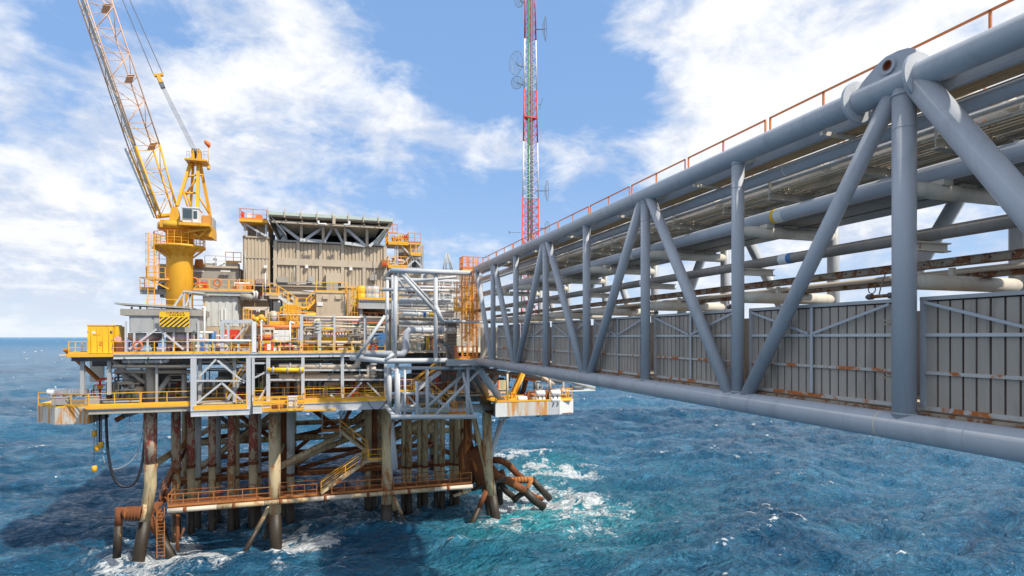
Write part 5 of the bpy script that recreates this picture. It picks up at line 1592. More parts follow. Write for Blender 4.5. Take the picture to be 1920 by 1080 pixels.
# cream frame with yellow gear
t = thing('frame_shelter', P(480, 612, 58.5), 'cream open frame shelter over yellow machinery left of the stairs', 'frame')
for a, c in (((457, 577), (457, 612)), ((503, 577), (503, 612)), ((456, 577), (505, 577)), ((465, 580), (465, 598)), ((499, 580), (499, 596)), ((464, 580), (500, 580))):
    part(t, 'member', MB().beam(P(*a, 58.2), P(*c, 58.2), .15), M_cream)
part(t, 'work_lamp', MB().box(P(484, 583, 58), (.3, .2, .2)), M_lamp)
za_ = Zp(480, 602, 58.5)
rail([(X(456, 58), 58, za_), (X(472, 58), 58, za_)], 'dense yellow guard left in the cream frame shelter', sp=.25, h=1.1)
for k, (px, py, r) in enumerate(((476, 597, .28), (482, 600, .3), (490, 597, .32), (497, 600, .25), (487, 603, .22))):
    part(t, 'yellow_valve', MB().lathe(P(px, py + 4, 58.4), [(r * .6, 0), (r, .1), (r, .4), (r * .4, .55)], 12), M_yel2 if k % 2 else M_rail_y)
t = thing('orange_pipe', P(480, 612, 57), 'long orange pipe running across behind the cream tank box', 'pipe')
part(t, 'pipe_wall', MB().tube(P(482, 612, 57), P(562, 613, 57), .16, 12), M_rail_or)

# steel deck right of the ladders
zs = Zp(720, 562, 58)
t = thing('steel_deck', (X(720, 58), 59, zs), 'grey steel beam deck with yellow toe boards left of the landing frame', 'platform deck')
part(t, 'front_beam', MB().ibeam((X(672, 58), 58, zs - .5), (X(850, 58), 58, zs - .5), .3, .8, .06), M_grey)
part(t, 'deck_plate', MB().span(X(672, 58), X(850, 58), 57.9, 62, zs - .09, zs), M_dgrey)
part(t, 'toe_board', MB().span(X(672, 58), X(850, 58), 57.8, 57.88, zs - .05, zs + .14), M_rail_y)
part(t, 'side_beam', MB().ibeam((X(672, 58), 58.2, zs - .5), (X(672, 58), 62, zs - .5), .2, .8, .05), M_grey)
part(t, 'column', MB().span(X(674, 58.2), X(680, 58.2), 58.2, 58.5, UP, zs - .92), M_grey)
part(t, 'column', MB().span(X(846, 58.2), X(850, 58.2), 58.2, 58.5, UP, zs - .92), M_grey)
rail([(X(673, 58), 57.95, zs), (X(735, 58), 57.95, zs)], 'yellow handrail on the grey steel deck left of the landing frame', h=1.0, sp=.85)
rail([(X(750, 58), 57.95, zs), (X(850, 58), 57.95, zs)], 'yellow handrail on the grey steel deck seen through the landing frame', h=1.0, sp=.85)
for k, (px, c) in enumerate(((678, M_yel2), (691, M_grey), (703, M_lgrey))):
    t = thing('drum', (X(px, 59), 59, zs), ('yellow drum on the grey steel deck', 'dark grey drum on the grey steel deck', 'light grey drum on the grey steel deck')[k], 'drum')
    part(t, 'shell', MB().lathe((X(px, 59), 59.5, zs), [(.42, 0), (.45, .05), (.45, .62), (.42, .65), (.45, .7), (.45, 1.3), (.4, 1.35)], 18), c)
    part(t, 'lid', MB().lathe((X(px, 59), 59.5, zs + 1.352), [(.39, 0), (.39, .05), (.1, .08)], 18), c)
# dark equipment under steel deck
t = thing('exhaust_duct', P(700, 590, 61), 'round brown ducts tucked under the grey steel deck', 'duct')
for px, py, r in ((684, 588, .5), (724, 597, .45), (700, 594, .35)):
    part(t, 'duct_end', MB().tube(P(px, py, 60), P(px, py, 62), r, 16), M_rust)
part(t, 'back_panel', MB().span(X(682, 61.9), X(740, 61.9), 61.8, 61.9, UP, zs - 1.6), M_tan)

# right stair tower
b = thing('stair_tower', (X(765, 63), 64, 4), 'grey panelled stair tower with orange and yellow railed platforms, right of the tan module', 'stair tower')
zt4 = Zp(765, 455, 63)
for px in (742, 745, 791):
    part(b, 'post', MB().beam((X(px, 63), 63, Zp(px, 540, 63)), (X(px, 63), 63, Zp(px, 455 if px < 790 else 462, 63)), .2), M_lgrey)
part(b, 'grey_panel', ribbed(X(740, 66), X(789, 66), Zp(760, 503, 66), Zp(760, 462, 66), 66, M_grey, .4, .06), M_grey)
part(b, 'grey_panel', ribbed(X(772, 64), X(788, 64), Zp(760, 503, 64), Zp(760, 485, 64), 64, M_dgrey, .3, .06), M_dgrey)
part(b, 'edge_column', MB().span(X(790, 63), X(794, 63), 62.8, 63.2, Zp(792, 506, 63), Zp(792, 460, 63)), M_grey)
for a, c in (((752, 460), (793, 503)), ((742, 503), (795, 504)), ((754, 495), (770, 480)), ((760, 503), (788, 478))):
    part(b, 'brace', MB().beam(P(*a, 62.9), P(*c, 62.9), .17), M_lgrey)
plats = (((728, 455), (766, 453), 3, 'orange and yellow handrail on the upper left platform of the grey stair tower'), ((766, 455), (789, 456), 3, 'pale handrail on the top right platform of the grey stair tower'),
         ((770, 476), (790, 476), 2.5, 'yellow handrail on the middle platform of the grey stair tower'), ((728, 499), (764, 499), 2.5, 'orange yellow handrail on the lower platform of the grey stair tower'))
for k, (a, c, dp, lb) in enumerate(plats):
    zz_ = Zp(*a, 62.6); x0, x1 = X(a[0], 62.6), X(c[0], 62.6)
    part(b, 'platform_floor', MB().span(x0, x1, 62.6, 62.6 + dp, zz_ - .16, zz_), M_tan2 if k == 1 else M_rail_y)
    rail([(x0, 62.6 + dp, zz_), (x0, 62.6, zz_), (x1, 62.6, zz_)], lb, (M_rail_y, M_rail_or, M_rail_y, M_rail_y)[k], h=1.05, sp=.6)
zz_ = Zp(728, 438, 63)
rail([(X(727, 63), 63, zz_), (X(745, 63), 63, zz_)], 'orange rail run on the roof corner above the grey stair tower', M_rail_or, sp=.6)
stair(P(767, 476, 63.2), P(752, 455, 63.2), .8, 'yellow stair flight between top and middle platforms of the stair tower', M_rail_y)
stair(P(757, 497, 63.4), P(776, 477, 63.4), .8, 'yellow stair flight between middle and lower platforms of the stair tower', M_rail_y)
t = thing('red_cabin', P(718, 500, 61.6), 'small red and orange box on the right corner of the tan module', 'box')
part(t, 'body', MB().span(X(715, 61.5), X(726, 61.5), 61.2, 61.85, Zp(720, 500, 61.5), Zp(720, 488, 61.5)), M_rustrail); part(t, 'panel', MB().span(X(717, 61.5), X(724, 61.5), 61.15, 61.19, Zp(720, 498, 61.5), Zp(720, 494, 61.5)), M_red)
b = thing('base_tower', (X(760, 63), 64, 0), 'tan block under the stair tower behind the landing frame', 'building')
room(b, X(735, 63.5), X(793, 63.5), 63.5, 68, UP, Zp(760, 508, 63.5), M_tan)
part(b, 'upper_ledge', MB().span(X(732, 63.4), X(796, 63.4), 63.2, 68.2, Zp(760, 507.5, 63.5) + .12, Zp(760, 504, 63.5) + .12), M_lgrey)
# ------------------------------------------------------------------ landing frame at the bridge end
lf = thing('landing_tower', (X(800, 47), 49, LOWD), 'light grey tubular landing frame between the platform and the end of the footbridge', 'steel frame')


def lt(pts, r, y=47.0, mat=None, name='tube'):
    q = [P(p[0], p[1], p[2] if len(p) > 2 else y) for p in pts]
    return part(lf, name, MB().path(q, r, 14), mat or M_lgrey)


YBk = 52.5
# upper front frame
lt([(733, 507), (884, 512)], .20, 46.6)
lt([(718, 523, YBk), (862, 528, YBk)], .17)
lt([(733, 507), (718, 523, YBk)], .15, 46.6)
lt([(752, 530, 50), (856, 519, 47.5)], .12)
for px, yy, y0, y1, r in ((742, 46.8, 508, 673, .175), (817, 46.8, 511, 673, .175), (726, YBk, 523, 660, .16), (737, 50.5, 516, 665, .17)):
    lt([(px, y0, yy), (px - (2 if px == 742 else 0), y1, yy)], r, name='upright')
lt([(752, 512), (814, 582)], .15, 46.7)
lt([(748, 525, 49), (762, 548, 51)], .1)
lt([(757, 511, 47.5), (822, 580, 49)], .1)
lt([(817, 575), (829, 602)], .19, 46.7)
lt([(829, 602), (905, 604)], .10, 46.7)
lt([(722, 592), (668, 672)], .13, 47.5)
lt([(658, 671, 48.5), (722, 677), (838, 676)], .21, 46.5)
lt([(722, 677), (738, 663)], .14, 46.4)
# lower box of the frame
lt([(733, 782), (893, 781)], .19, 46.6)
for px, y0, r in ((744, 680, .17), (759, 690, .10), (801, 690, .13), (877, 688, .16), (782, 715, .13), (748, 700, .1)):
    lt([(px, y0), (px, 783)], r, 46.8, name='upright')
lt([(730, 690, 50), (730, 770, 50)], .2, name='upright')
lt([(724, 762, 49.5), (744, 786)], .17, 46.7)
lt([(744, 690), (890, 690)], .13, 46.9)
lt([(812, 783), (900, 693)], .12, 46.9)
lt([(780, 783, 49), (875, 695, 49)], .14)
lt([(868, 698), (888, 780)], .10, 46.7)
lt([(744, 698), (732, 690, 50)], .1, 47)
lt([(732, 768, 51), (880, 770, 51)], .2)
lt([(740, 760, 50), (790, 762, 50)], .14)
lt([(801, 738), (735, 738)], .12, 47.2)
lt([(860, 690, 50), (850, 760, 50)], .1); lt([(866, 690, 50.2), (878, 770, 50.2)], .1)
lt([(895, 688, 48), (942, 752, 52)], .32, mat=M_lgrey, name='strut'); lt([(880, 690, 50), (915, 745, 55)], .3, mat=M_dgrey, name='strut'); lt([(870, 690, 51), (895, 745, 57)], .3, mat=M_dgrey, name='strut')
# cross pipes carried by the frame, from the bridge to the platform
hp = [([(718, 543, 50), (862, 546, 50)], .14, M_lgrey, 'light grey pipe crossing high in the landing frame'),
      ([(745, 538, 51), (860, 539, 51)], .12, M_lgrey, 'second light grey pipe just above it in the landing frame'),
      ([(748, 564, 52), (860, 566, 52)], .24, M_lgrey, 'thick light grey pipe across the middle of the landing frame'),
      ([(748, 582, 49), (852, 585, 49)], .10, M_lgrey, 'thin pale pipe above the white banded pipe'),
      ([(755, 588, 50), (850, 591, 50)], .21, M_white, 'white pipe with blue and yellow bands in the landing frame'),
      ([(853, 620, 49), (768, 619, 49), (762, 624, 49), (762, 655, 49), (755, 664, 49), (682, 663, 49)], .27, M_pipe, 'big blue grey pipe with a tall Z bend in the landing frame'),
      ([(748, 604, 51), (862, 608, 51)], .18, M_grey, 'grey pipe hidden behind the upright of the landing frame'),
      ([(735, 640, 50), (750, 642, 50), (760, 650, 50), (765, 660, 50)], .1, M_cream, 'small cream curved hose in the landing frame'),
      ([(822, 635, 49.5), (840, 650, 49.5), (846, 668, 49.5)], .15, M_dgrey, 'dark bent pipe beside the brown riser column')]
for pts, r, mt, lb in hp:
    q = [P(*p) for p in pts]
    t = thing('frame_pipe', q[0], lb, 'pipe')
    part(t, 'pipe_wall', MB().path(q, r, 16), mt)
    v = (q[1] - q[0]); L = v.length
    for f_ in (.3, .72):
        c = q[0].lerp(q[1], f_); dv = v.normalized() * .06
        part(t, 'flange', MB().tube(c - dv, c + dv, r * 1.35, 16), mt)
    if mt is M_white:
        for f_, m2 in ((.42, M_blue), (.52, M_yel2), (.58, M_yel2)):
            c = q[0].lerp(q[1], f_); dv = v.normalized() * .1
            part(t, 'band', MB().tube(c - dv, c + dv, r * 1.03, 16), m2)
# connection: the bridge pipes go on to the platform
for k, (x, z_, r) in enumerate(((13.2, 4.99, .19), (12.96, 3.62, .21))):
    t = thing('bridge_connection', (x - 2, 52, z_), ('grey pipe end dropping from the footbridge roof into the platform', 'grey bent pipe leading from the banded pipe into the platform')[k], 'pipe')
    part(t, 'pipe_wall', MB().path([(x, 54.2, z_), (x - .2, 56, z_), (x - 1.0, 57, z_), (x - 5, 57.5, z_ - .2)], r, 14), M_pipe)
# brown riser column
t = thing('column', P(846, 690, 50), 'square brown ribbed column beside the orange caged ladders', 'column')
part(t, 'shaft', MB().span(X(839, 50), X(856, 50), 50, 50.9, Zp(846, 692, 50), Zp(846, 604, 50)), M_pipe_brown)
for i in range(14):
    zz_ = Zp(846, 692, 50) + .28 * (i + .5)
    if zz_ < Zp(846, 604, 50): part(t, 'rib', MB().span(X(838.6, 50), X(856.4, 50), 49.95, 49.999, zz_, zz_ + .1), M_dgrey)
part(t, 'head_beam', MB().beam(P(838, 603, 49.6), P(925, 604, 48), .3, .24), M_dgrey)
# orange ladders and baskets at the bridge end
for k, (px, y0, y1, yy) in enumerate(((871, 668, 482, 48), (884, 668, 484, 48.4), (878, 640, 535, 47.6), (891, 672, 545, 47.8), (861, 592, 528, 49))):
    cage_ladder(X(px, yy), yy, Zp(px, y0, yy), Zp(px, y1, yy), ('leftmost tall orange caged ladder at the bridge end', 'second tall orange caged ladder at the bridge end', 'short orange caged ladder at the bridge end front', 'rightmost orange ladder touching the bridge end', 'small orange caged ladder above the brown column')[k], M_ladder if k != 2 else M_rail_y, w=.42)
for k, (pa, pb, py, yy) in enumerate(((859, 895, 672, 47.2), (857, 880, 580, 48), (868, 915, 504, 47))):
    zz_ = Zp(pa, py, yy)
    t = thing('access_platform', (X(pa, yy), yy, zz_), ('yellow floored basket at the foot of the orange ladders', 'small yellow basket halfway up the orange ladders', 'pale platform on top of the orange ladders')[k], 'platform')
    part(t, 'floor', MB().span(X(pa, yy), X(pb, yy), yy, yy + 1.3, zz_ - .14, zz_), M_rail_y)
    rail([(X(pa, yy), yy + 1.2, zz_), (X(pa, yy), yy, zz_), (X(pb, yy), yy, zz_)], ('orange handrail on the basket at the foot of the orange ladders', 'yellow handrail on the basket halfway up the orange ladders', 'thin orange handrail on top of the orange ladders')[k], (M_rail_or, M_rail_y, M_rail_or)[k], sp=.45)
# bridge bearing
t = thing('bridge_bearing', (13.7, 46, ZB - .5), 'dark bearing beams under the far end of the footbridge', 'bearing')
part(t, 'cross_beam', MB().beam((9.5, 46.2, ZB - .1), (17, 46.2, ZB - .1), .5, .5), M_grey)
part(t, 'cross_beam', MB().beam((9.5, 49.5, ZB - .3), (18, 49.5, ZB - .3), .4, .5), M_dgrey)
for xx in (10, 13, 16.5):
    part(t, 'long_beam', MB().beam((xx, 46.5, ZB - .45), (xx, 56, ZB - .45), .3, .4), M_dgrey)
part(t, 'link_deck', MB().span(9.6, 17, 46.6, 54.2, ZB - .15, ZB - .05), M_deck)
part(t, 'end_wall', ribbed(12.35, 15.2, ZB, .8, YE + .1, M_dgrey, .4, .05), M_board)
# stairs inside the landing frame
stair(P(778, 735, 49), P(826, 698, 49), .8, 'grey stair flight with orange rails high in the landing frame', M_lgrey)
stair(P(855, 775, 49), P(800, 735, 49), .8, 'grey stair flight with orange rails low in the landing frame', M_lgrey)
for k, (pa, pb, py, yy) in enumerate(((747, 784, 735, 48.5), (846, 879, 776, 48.2), (782, 850, 778, 51.5))):
    zz_ = Zp(pa, py, yy)
    t = thing('landing', (X(pa, yy), yy, zz_), ('yellow floored stair landing left in the landing frame', 'yellow floored stair landing low right in the landing frame', 'long orange brown floor deep in the landing frame')[k], 'stair landing')
    part(t, 'floor', MB().span(X(pa, yy), X(pb, yy), yy, yy + 1.4, zz_ - .12, zz_), M_rail_y if k < 2 else M_rustrail)
    rail([(X(pa, yy), yy, zz_), (X(pb, yy), yy, zz_)], ('yellow handrail on the left landing inside the landing frame', 'orange handrail on the low right landing inside the frame', 'orange handrail on the long floor deep in the frame')[k], (M_rail_y, M_rail_or, M_rail_y)[k], sp=.55)
t = thing('gusset', P(755, 745, 48.4), 'grey triangular bracket under the left stair landing of the frame', 'bracket')
part(t, 'plate', MB().beam(P(750, 770, 48.6), P(757, 740, 48.6), .2).beam(P(790, 770, 48.6), P(765, 742, 48.6), .16), M_lgrey)

# ------------------------------------------------------------------ radio mast
YM = 78.0
mx = X(993, YM)


def mz(py): return Zp(993, py, YM)


ms = thing('radio_mast', (mx, YM, UP), 'tall red and white lattice radio mast behind the footbridge', 'radio mast')
zt_top = mz(-40)
zb_m = UP


def mw(z_):      # half width of the triangle
    q = (z_ - mz(460)) / (mz(0) - mz(460))
    return max(.62, (1.30 - .52 * q))


def mleg(k, z_):
    w = mw(z_); a = (R(200), R(-20), R(75))[k]
    return Vector((mx + w * 1.02 * math.cos(a), YM + w * 1.02 * math.sin(a), z_))


sections = [(zb_m, mz(372), 0), (mz(372), mz(268), 1), (mz(268), mz(170), 0), (mz(170), mz(76), 1), (mz(76), zt_top, 0)]
for za_, zb2, kind in sections:
    mt = M_mastwhite if kind else M_mastred
    nb = max(2, round((zb2 - za_) / 1.25))
    zs_ = [za_ + (zb2 - za_) * i / nb for i in range(nb + 1)]
    for k in range(3):
        part(ms, 'leg', MB().tube(mleg(k, za_ + .01), mleg(k, zb2 - .01), .11 if k != 1 else .10, 10), mt)
    for i in range(nb):
        lc = MB()
        for k in range(3):
            k2 = (k + 1) % 3
            a, c = mleg(k, zs_[i]), mleg(k2, zs_[i + 1])
            a2, c2 = mleg(k2, zs_[i]), mleg(k, zs_[i + 1])
            lc.tube(a, c, .035, 5).tube(a2, c2, .035, 5).tube(a, a2, .03, 5)
        part(ms, 'lacing', lc, mt)
for zq in (mz(458), mz(222)):
    hb = MB()
    for k in range(3): hb.tube(mleg(k, zq), mleg((k + 1) % 3, zq), .14, 8)
    part(ms, 'girdle', hb, M_mastred)
part(ms, 'green_cable', MB().tube((mx - .35, YM - .3, UP), (mx - .25, YM - .3, zt_top), .13, 8), M_green)
part(ms, 'feeder_bundle', MB().tube((mx + .12, YM - .2, UP), (mx + .1, YM - .2, zt_top), .07, 6).tube((mx + .42, YM - .1, UP), (mx + .35, YM - .1, zt_top), .06, 6), M_dgrey)
part(ms, 'ladder', MB().tube((mx + .1, YM - .5, UP), (mx + .1, YM - .4, zt_top), .06, 6), M_mastred)


def grid_dish(px, py, w, h, ax, label):
    c = P(px, py, YM - .3)
    ax = Vector(ax).normalized()
    s = ax.cross(Vector((0, 0, 1))).normalized(); u = s.cross(ax)
    def pt(a, b): return c + s * (a * w) + u * (b * h) + ax * (.45 * w * (a * a + b * b) * 1.2)
    dsh = part(ms, 'grid_dish', MB().path([pt(math.cos(t), math.sin(t)) for t in [2 * math.pi * i / 20 for i in range(21)]], .024, 5), M_dgrey, label)
    gb = MB()
    for i in range(-11, 12):
        b = i / 11.5; a = math.sqrt(1 - b * b)
        gb.path([pt(a * q, b) for q in (-1, -.5, 0, .5, 1)], .010, 4)
    for i in (-.6, 0, .6):
        b = math.sqrt(1 - i * i)
        gb.path([pt(i, b * q) for q in (-1, -.5, 0, .5, 1)], .016, 4)
    part(dsh, 'wires', gb, M_grey)
    part(dsh, 'feed_arm', MB().tube(c, c + ax * w * .8, .04, 6), M_dgrey)
    tgt = Vector((mx + (.9 if c.x > mx else -.9), YM, c.z))
    part(dsh, 'mount', MB().tube(c, tgt, .06, 6), M_dgrey)


grid_dish(1017, 55, .85, 1.75, (.85, -.5, 0), 'upper right grid dish')
grid_dish(970, 122, 1.0, 1.75, (-.6, -.75, .1), 'large left grid dish')
grid_dish(971, 156, .85, .85, (-.55, -.8, -.2), 'small round left grid dish')
grid_dish(1021, 358, .75, 1.45, (.8, -.6, 0), 'lower right grid dish')
grid_dish(1023, 428, .55, .95, (.5, -.85, 0), 'lowest right grid dish')
grid_dish(977, 2, .8, 1.1, (-.7, -.7, 0), 'topmost left grid dish')
part(ms, 'yagi_aerial', MB().tube(P(1011, 205, YM), P(1018, 184, YM), .035, 5).tube(P(1009, 196, YM), P(1014, 196, YM), .04, 5), M_dgrey)
part(ms, 'yagi_aerial', MB().tube(P(954, 436, YM), P(976, 436, YM), .03, 5).tube(P(955, 433, YM), P(955, 439, YM), .05, 5), M_dgrey)
# far thin mast behind the landing frame
t = thing('small_tripod_mast', P(840, 510, 80), 'small grey tripod derrick mast far behind the landing frame', 'mast')
for a in (830, 836, 846, 850):
    part(t, 'leg', MB().tube(P(a, 512, 80), P(838 + (a - 838) * .2, 474, 80), .09, 6), M_grey)
for py in (484, 494, 503):
    part(t, 'tie', MB().tube(P(838 - (py - 474) * .2, py, 80), P(838 + (py - 474) * .3, py, 80), .05, 5), M_grey)
b = thing('rear_module', P(830, 560, 74), 'grey module far behind the landing frame', 'building')
room(b, X(800, 74), X(905, 74), 74, 80, UP, Zp(850, 516, 74), M_concrete, pitch=.7)
part(b, 'floor_link', MB().span(X(800, 73.9), X(905, 73.9), 73.8, 73.95, Zp(850, 560, 73.9), Zp(850, 557, 73.9)), M_grey)

# ------------------------------------------------------------------ right side: raft station and lower works
YR = 51.0
zt_, zb_ = Zp(1000, 752, YR), Zp(1000, 779, YR)
t = thing('raft_platform', P(1000, 779, YR), 'rust streaked grey white box platform jutting out right of the landing frame', 'raft platform')
q0, q1, q2, q3 = (X(926, YR + 1.2), YR + 1.2), (X(929, YR), YR), (X(1048, YR), YR), (X(1074, YR + .6), YR + .6)
cols = [(0, .18, M_white), (.18, .35, M_rustbox), (.35, .52, M_rustbox), (.52, .70, M_rustbox), (.70, .84, M_rustbox), (.84, 1, M_lgrey)]
for a, c, mt in cols:
    xa_, xb_ = q1[0] + (q2[0] - q1[0]) * a, q1[0] + (q2[0] - q1[0]) * c
    part(t, 'front_plate', MB().span(xa_ + .008, xb_ - .008, YR, YR + .06, zb_, zt_), mt)
part(t, 'side_plate', MB().quadsheet((q0[0], q0[1], zb_), (q1[0], q1[1], zb_), (q1[0], q1[1], zt_), (q0[0], q0[1], zt_), .05), M_dgrey)
part(t, 'side_plate', MB().quadsheet((q2[0] + .01, q2[1], zb_), (q3[0], q3[1], zb_), (q3[0], q3[1], zt_), (q2[0] + .01, q2[1], zt_), .05), M_white)
part(t, 'side_plate', MB().quadsheet((q3[0], q3[1], zb_), (q3[0], q3[1] + 3, zb_), (q3[0], q3[1] + 3, zt_), (q3[0], q3[1], zt_), .05), M_pale)
part(t, 'floor', MB().span(q1[0], q3[0] - .3, YR + .07, 57, zt_ - .1, zt_ - .01), M_rail_y)
part(t, 'edge', MB().span(q1[0] - .02, q2[0], YR - .03, YR - .002, zt_ - .02, zt_ + .12), M_rail_y)
part(t, 'underside', MB().span(q1[0], q3[0] - .3, YR + .07, 56, zb_ + .02, zb_ + .08), M_rust)
for px in (952, 1010):
    part(t, 'bearer', MB().beam((X(px, YR), YR + .2, zb_ - .0), (X(px, 58), 58, LOWD - .7), .25, .4), M_dgrey)
rail([(X(929, YR), YR + .05, zt_), (X(950, YR), YR + .05, zt_)], 'yellow handrail at the left end of the right raft platform')
rail([(X(954, YR), YR + .05, zt_), (X(967, YR), YR + .05, zt_)], 'short yellow handrail beside the single white raft canister')
rail([(X(1052, YR), YR + .1, zt_), (q3[0] - .1, q3[1], zt_), (q3[0] - .1, YR + 3, zt_)], 'yellow handrail round the right end of the right raft platform', sp=.7)
gx = 'white life raft canisters on the right platform'
for k, (px, py, L, r, yy) in enumerate(((979, 748, .95, .26, 51.5), (1013, 750, .95, .27, 51.5), (1013, 737.5, .95, .27, 51.52), (1041, 749.5, 1.0, .29, 51.2), (1041, 736.5, 1.0, .29, 51.22))):
    canister(P(px, py, yy), L, r, ('single white raft canister left on the right hand raft platform', 'lower canister of the middle raft pair on the right platform', 'upper canister of the middle raft pair on the right platform',
                                   'lower canister of the far right raft pair', 'upper canister of the far right raft pair')[k], gx)
for k, px in enumerate((992, 1027)):
    t = thing('raft_cradle', P(px, 752, 51.6), ('rusty raft cradle between the single canister and the middle pair', 'rusty raft cradle between the two stacked canister pairs')[k], 'cradle')
    part(t, 'upright', MB().span(X(px - 3, 51.6), X(px + 2, 51.6), 51.5, 51.9, zt_, zt_ + .8), M_rust)
    part(t, 'strut', MB().beam((X(px - 5, 51.4), 51.45, zt_), (X(px, 51.4), 51.45, zt_ + .9), .08), M_rustrail)
# yellow slanted davit arm and posts
t = thing('davit', P(962, 752, 54), 'thick yellow slanted davit arm behind the right raft platform', 'davit')
part(t, 'arm', MB().beam(P(962, 738, 54), P(979, 700, 54), .55, .4), M_yel); part(t, 'foot', MB().beam(P(962, 752, 54), P(962, 735, 54), .5, .4), M_yel)
part(t, 'stay', MB().tube(P(966, 740, 53.7), P(983, 702, 53.7), .1, 8), M_rail_y)
for k, (px, y0, y1, mt) in enumerate(((951, 754, 697, M_cream), (1031, 730, 708, M_cream), (1008, 735, 715, M_grey))):
    t = thing('hanger_post', P(px, y0, 52), ('cream post left of the yellow davit arm', 'cream post above the far right raft canisters', 'short grey post above the middle raft canisters')[k], 'post')
    part(t, 'post', MB().tube(P(px, y0, 52), P(px, y1, 52), .12, 10), mt)
    part(t, 'head_plate', MB().box(P(px, y1, 52), (.4, .4, .08)), mt)
t = thing('sign_board', P(941, 735, 55), 'pale yellow green board with faded writing right of the dark struts', 'sign board')
part(t, 'board', MB().span(X(935, 55), X(949, 55), 55, 55.06, Zp(941, 731, 55), Zp(941, 713, 55)), paint('pale_yellow_board', (.56, .54, .30), .6, .08))
lb = MB()
for i in range(5): lb.span(X(937, 55), X(946 - (i % 2) * 2, 55), 54.985, 54.998, Zp(941, 728 - i * 3, 55), Zp(941, 727 - i * 3, 55))
part(t, 'faded_lines', lb, M_grey); part(t, 'red_strip', MB().span(X(932, 55), X(934.6, 55), 55, 55.05, Zp(941, 733, 55), Zp(941, 713, 55)), M_red)
# under-hanging beams of the right upper deck
t = thing('deck_truss', P(1000, 705, 60), 'dark underslung beams and pipes below the right end of the upper deck', 'truss')
for pts, r, mt in (([(900, 694, 58), (1055, 716, 58)], .25, M_dgrey), ([(940, 700, 60), (1060, 712, 60)], .3, M_grey), ([(960, 706, 57), (1010, 714, 57)], .15, M_rust), ([(975, 702, 60), (972, 740, 60)], .22, M_dgrey),
                   ([(988, 706, 60), (978, 745, 60)], .28, M_rust), ([(1003, 712, 62), (1022, 740, 62)], .2, M_dgrey), ([(1003, 712, 62), (1006, 745, 62)], .25, M_dgrey), ([(930, 700, 58), (905, 760, 60)], .4, M_dgrey),
                   ([(955, 705, 58), (940, 730, 58)], .2, M_dgrey), ([(1016, 706, 56), (1038, 720, 56)], .15, M_cream), ([(1036, 706, 57), (1115, 728, 57)], .2, M_grey)):
    part(t, 'member', MB().path([P(*p) for p in pts], r, 10), mt)
t = thing('outrigger_gangway', P(1085, 732, 57), 'white edged gangway reaching right under the footbridge chord', 'gangway')
part(t, 'floor', MB().span(X(1052, 57), X(1113, 57), 56.6, 58, Zp(1085, 733, 57), Zp(1085, 731, 57)), M_white)
part(t, 'post', MB().beam(P(1056, 731, 57), P(1056, 715, 57), .2), M_lgrey)
part(t, 'roller', MB().tube(P(1070, 727, 57), P(1090, 727, 57), .25, 12), M_dgrey)
part(t, 'rope_coil', MB().annulus(P(1092, 724, 57), (.3, 1, 0), .15, .35, .2, 16), M_dgrey)
rail([(X(1000, 58), 58, zt_ + .3), (X(1050, 58), 58, zt_ + .3)], 'grey blue handrail behind the raft canisters', M_grey, sp=.5)
t = thing('long_crate', P(900, 757, 55), 'long tan box on the lower deck behind the landing frame', 'crate')
part(t, 'body', MB().span(X(877, 55), X(921, 55), 55, 56, LOWD + .1, LOWD + .85), M_tan); part(t, 'lid', MB().span(X(876, 55), X(922, 55), 54.9, 56.1, LOWD + .855, LOWD + .92), M_tan2)
for k, (px, mt) in enumerate(((892, M_rustrail), (906, M_rustrail))):
    part(t, 'strap', MB().span(X(px, 55), X(px + 1.5, 55), 54.96, 54.99, LOWD + .1, LOWD + .85), mt)
t = thing('deck_pipe', P(830, 765, 55.5), 'thick pale pipe lying along the edge below the lower deck handrail', 'pipe')
part(t, 'pipe_wall', MB().tube(P(860, 766, 55.3), P(925, 765, 55.3), .42, 16), M_pale)
part(t, 'flange', MB().tube(P(900, 765.3, 55.3), P(903, 765.3, 55.3), .5, 16), M_pale)

# ------------------------------------------------------------------ hoses, hooks and davit on the left
t = thing('loading_hose', P(270, 770, 56), 'thick black hose hanging in a long loop below the left deck', 'hose')
def loop(x0, y0, x1, y1, yb, Yd, n=22):
    pts = []
    for i in range(n + 1):
        s = i / n
        px = x0 + (x1 - x0) * (.5 - .5 * math.cos(math.pi * s)) ** 1.0
        base = y0 + (y1 - y0) * s
        py = base + (yb - max(y0, y1)) * (1 - abs(2 * s - 1) ** 2.4)
        pts.append(P(px, py, Yd))
    return pts
part(t, 'hose', MB().path(loop(199, 768, 273, 768, 913, 56), .11, 10), M_black)
t = thing('thin_hose', P(190, 770, 56.3), 'thin grey hose in a slack loop inside the black hose', 'hose')
part(t, 'hose', MB().path(loop(191, 830, 270, 770, 905, 56.3), .035, 6), M_grey)
for k, (px, y1, fl, w_) in enumerate(((177, 886, (813, 879), .025), (182, 846, (840,), .03), (186.5, 838, (), .07), (190, 840, (834,), .05))):
    t = thing('hanging_rope', P(px, 770, 56), ('leftmost hanging rope with two yellow floats under the left deck', 'hanging rope with one yellow float beside the leftmost rope', 'dark hanging line without float under the left deck', 'brown hanging rope with a yellow float nearest the black hose')[k], 'rope')
    part(t, 'rope', MB().tube(P(px, 766, 56), P(px - (1 if k == 0 else 0), y1, 56), w_, 6), M_black if k == 2 else M_rope)
    for f_ in fl:
        part(t, 'float', MB().path([P(px, f_ - 6, 56), P(px, f_ - 5, 56), P(px, f_ + 5, 56), P(px, f_ + 6, 56)], [.1, .19, .19, .1], 12), M_yel)
    for q in range(2):
        part(t, 'hook', MB().box(P(px, 768 + q * 3, 56), (.14, .14, .14)), M_dgrey)
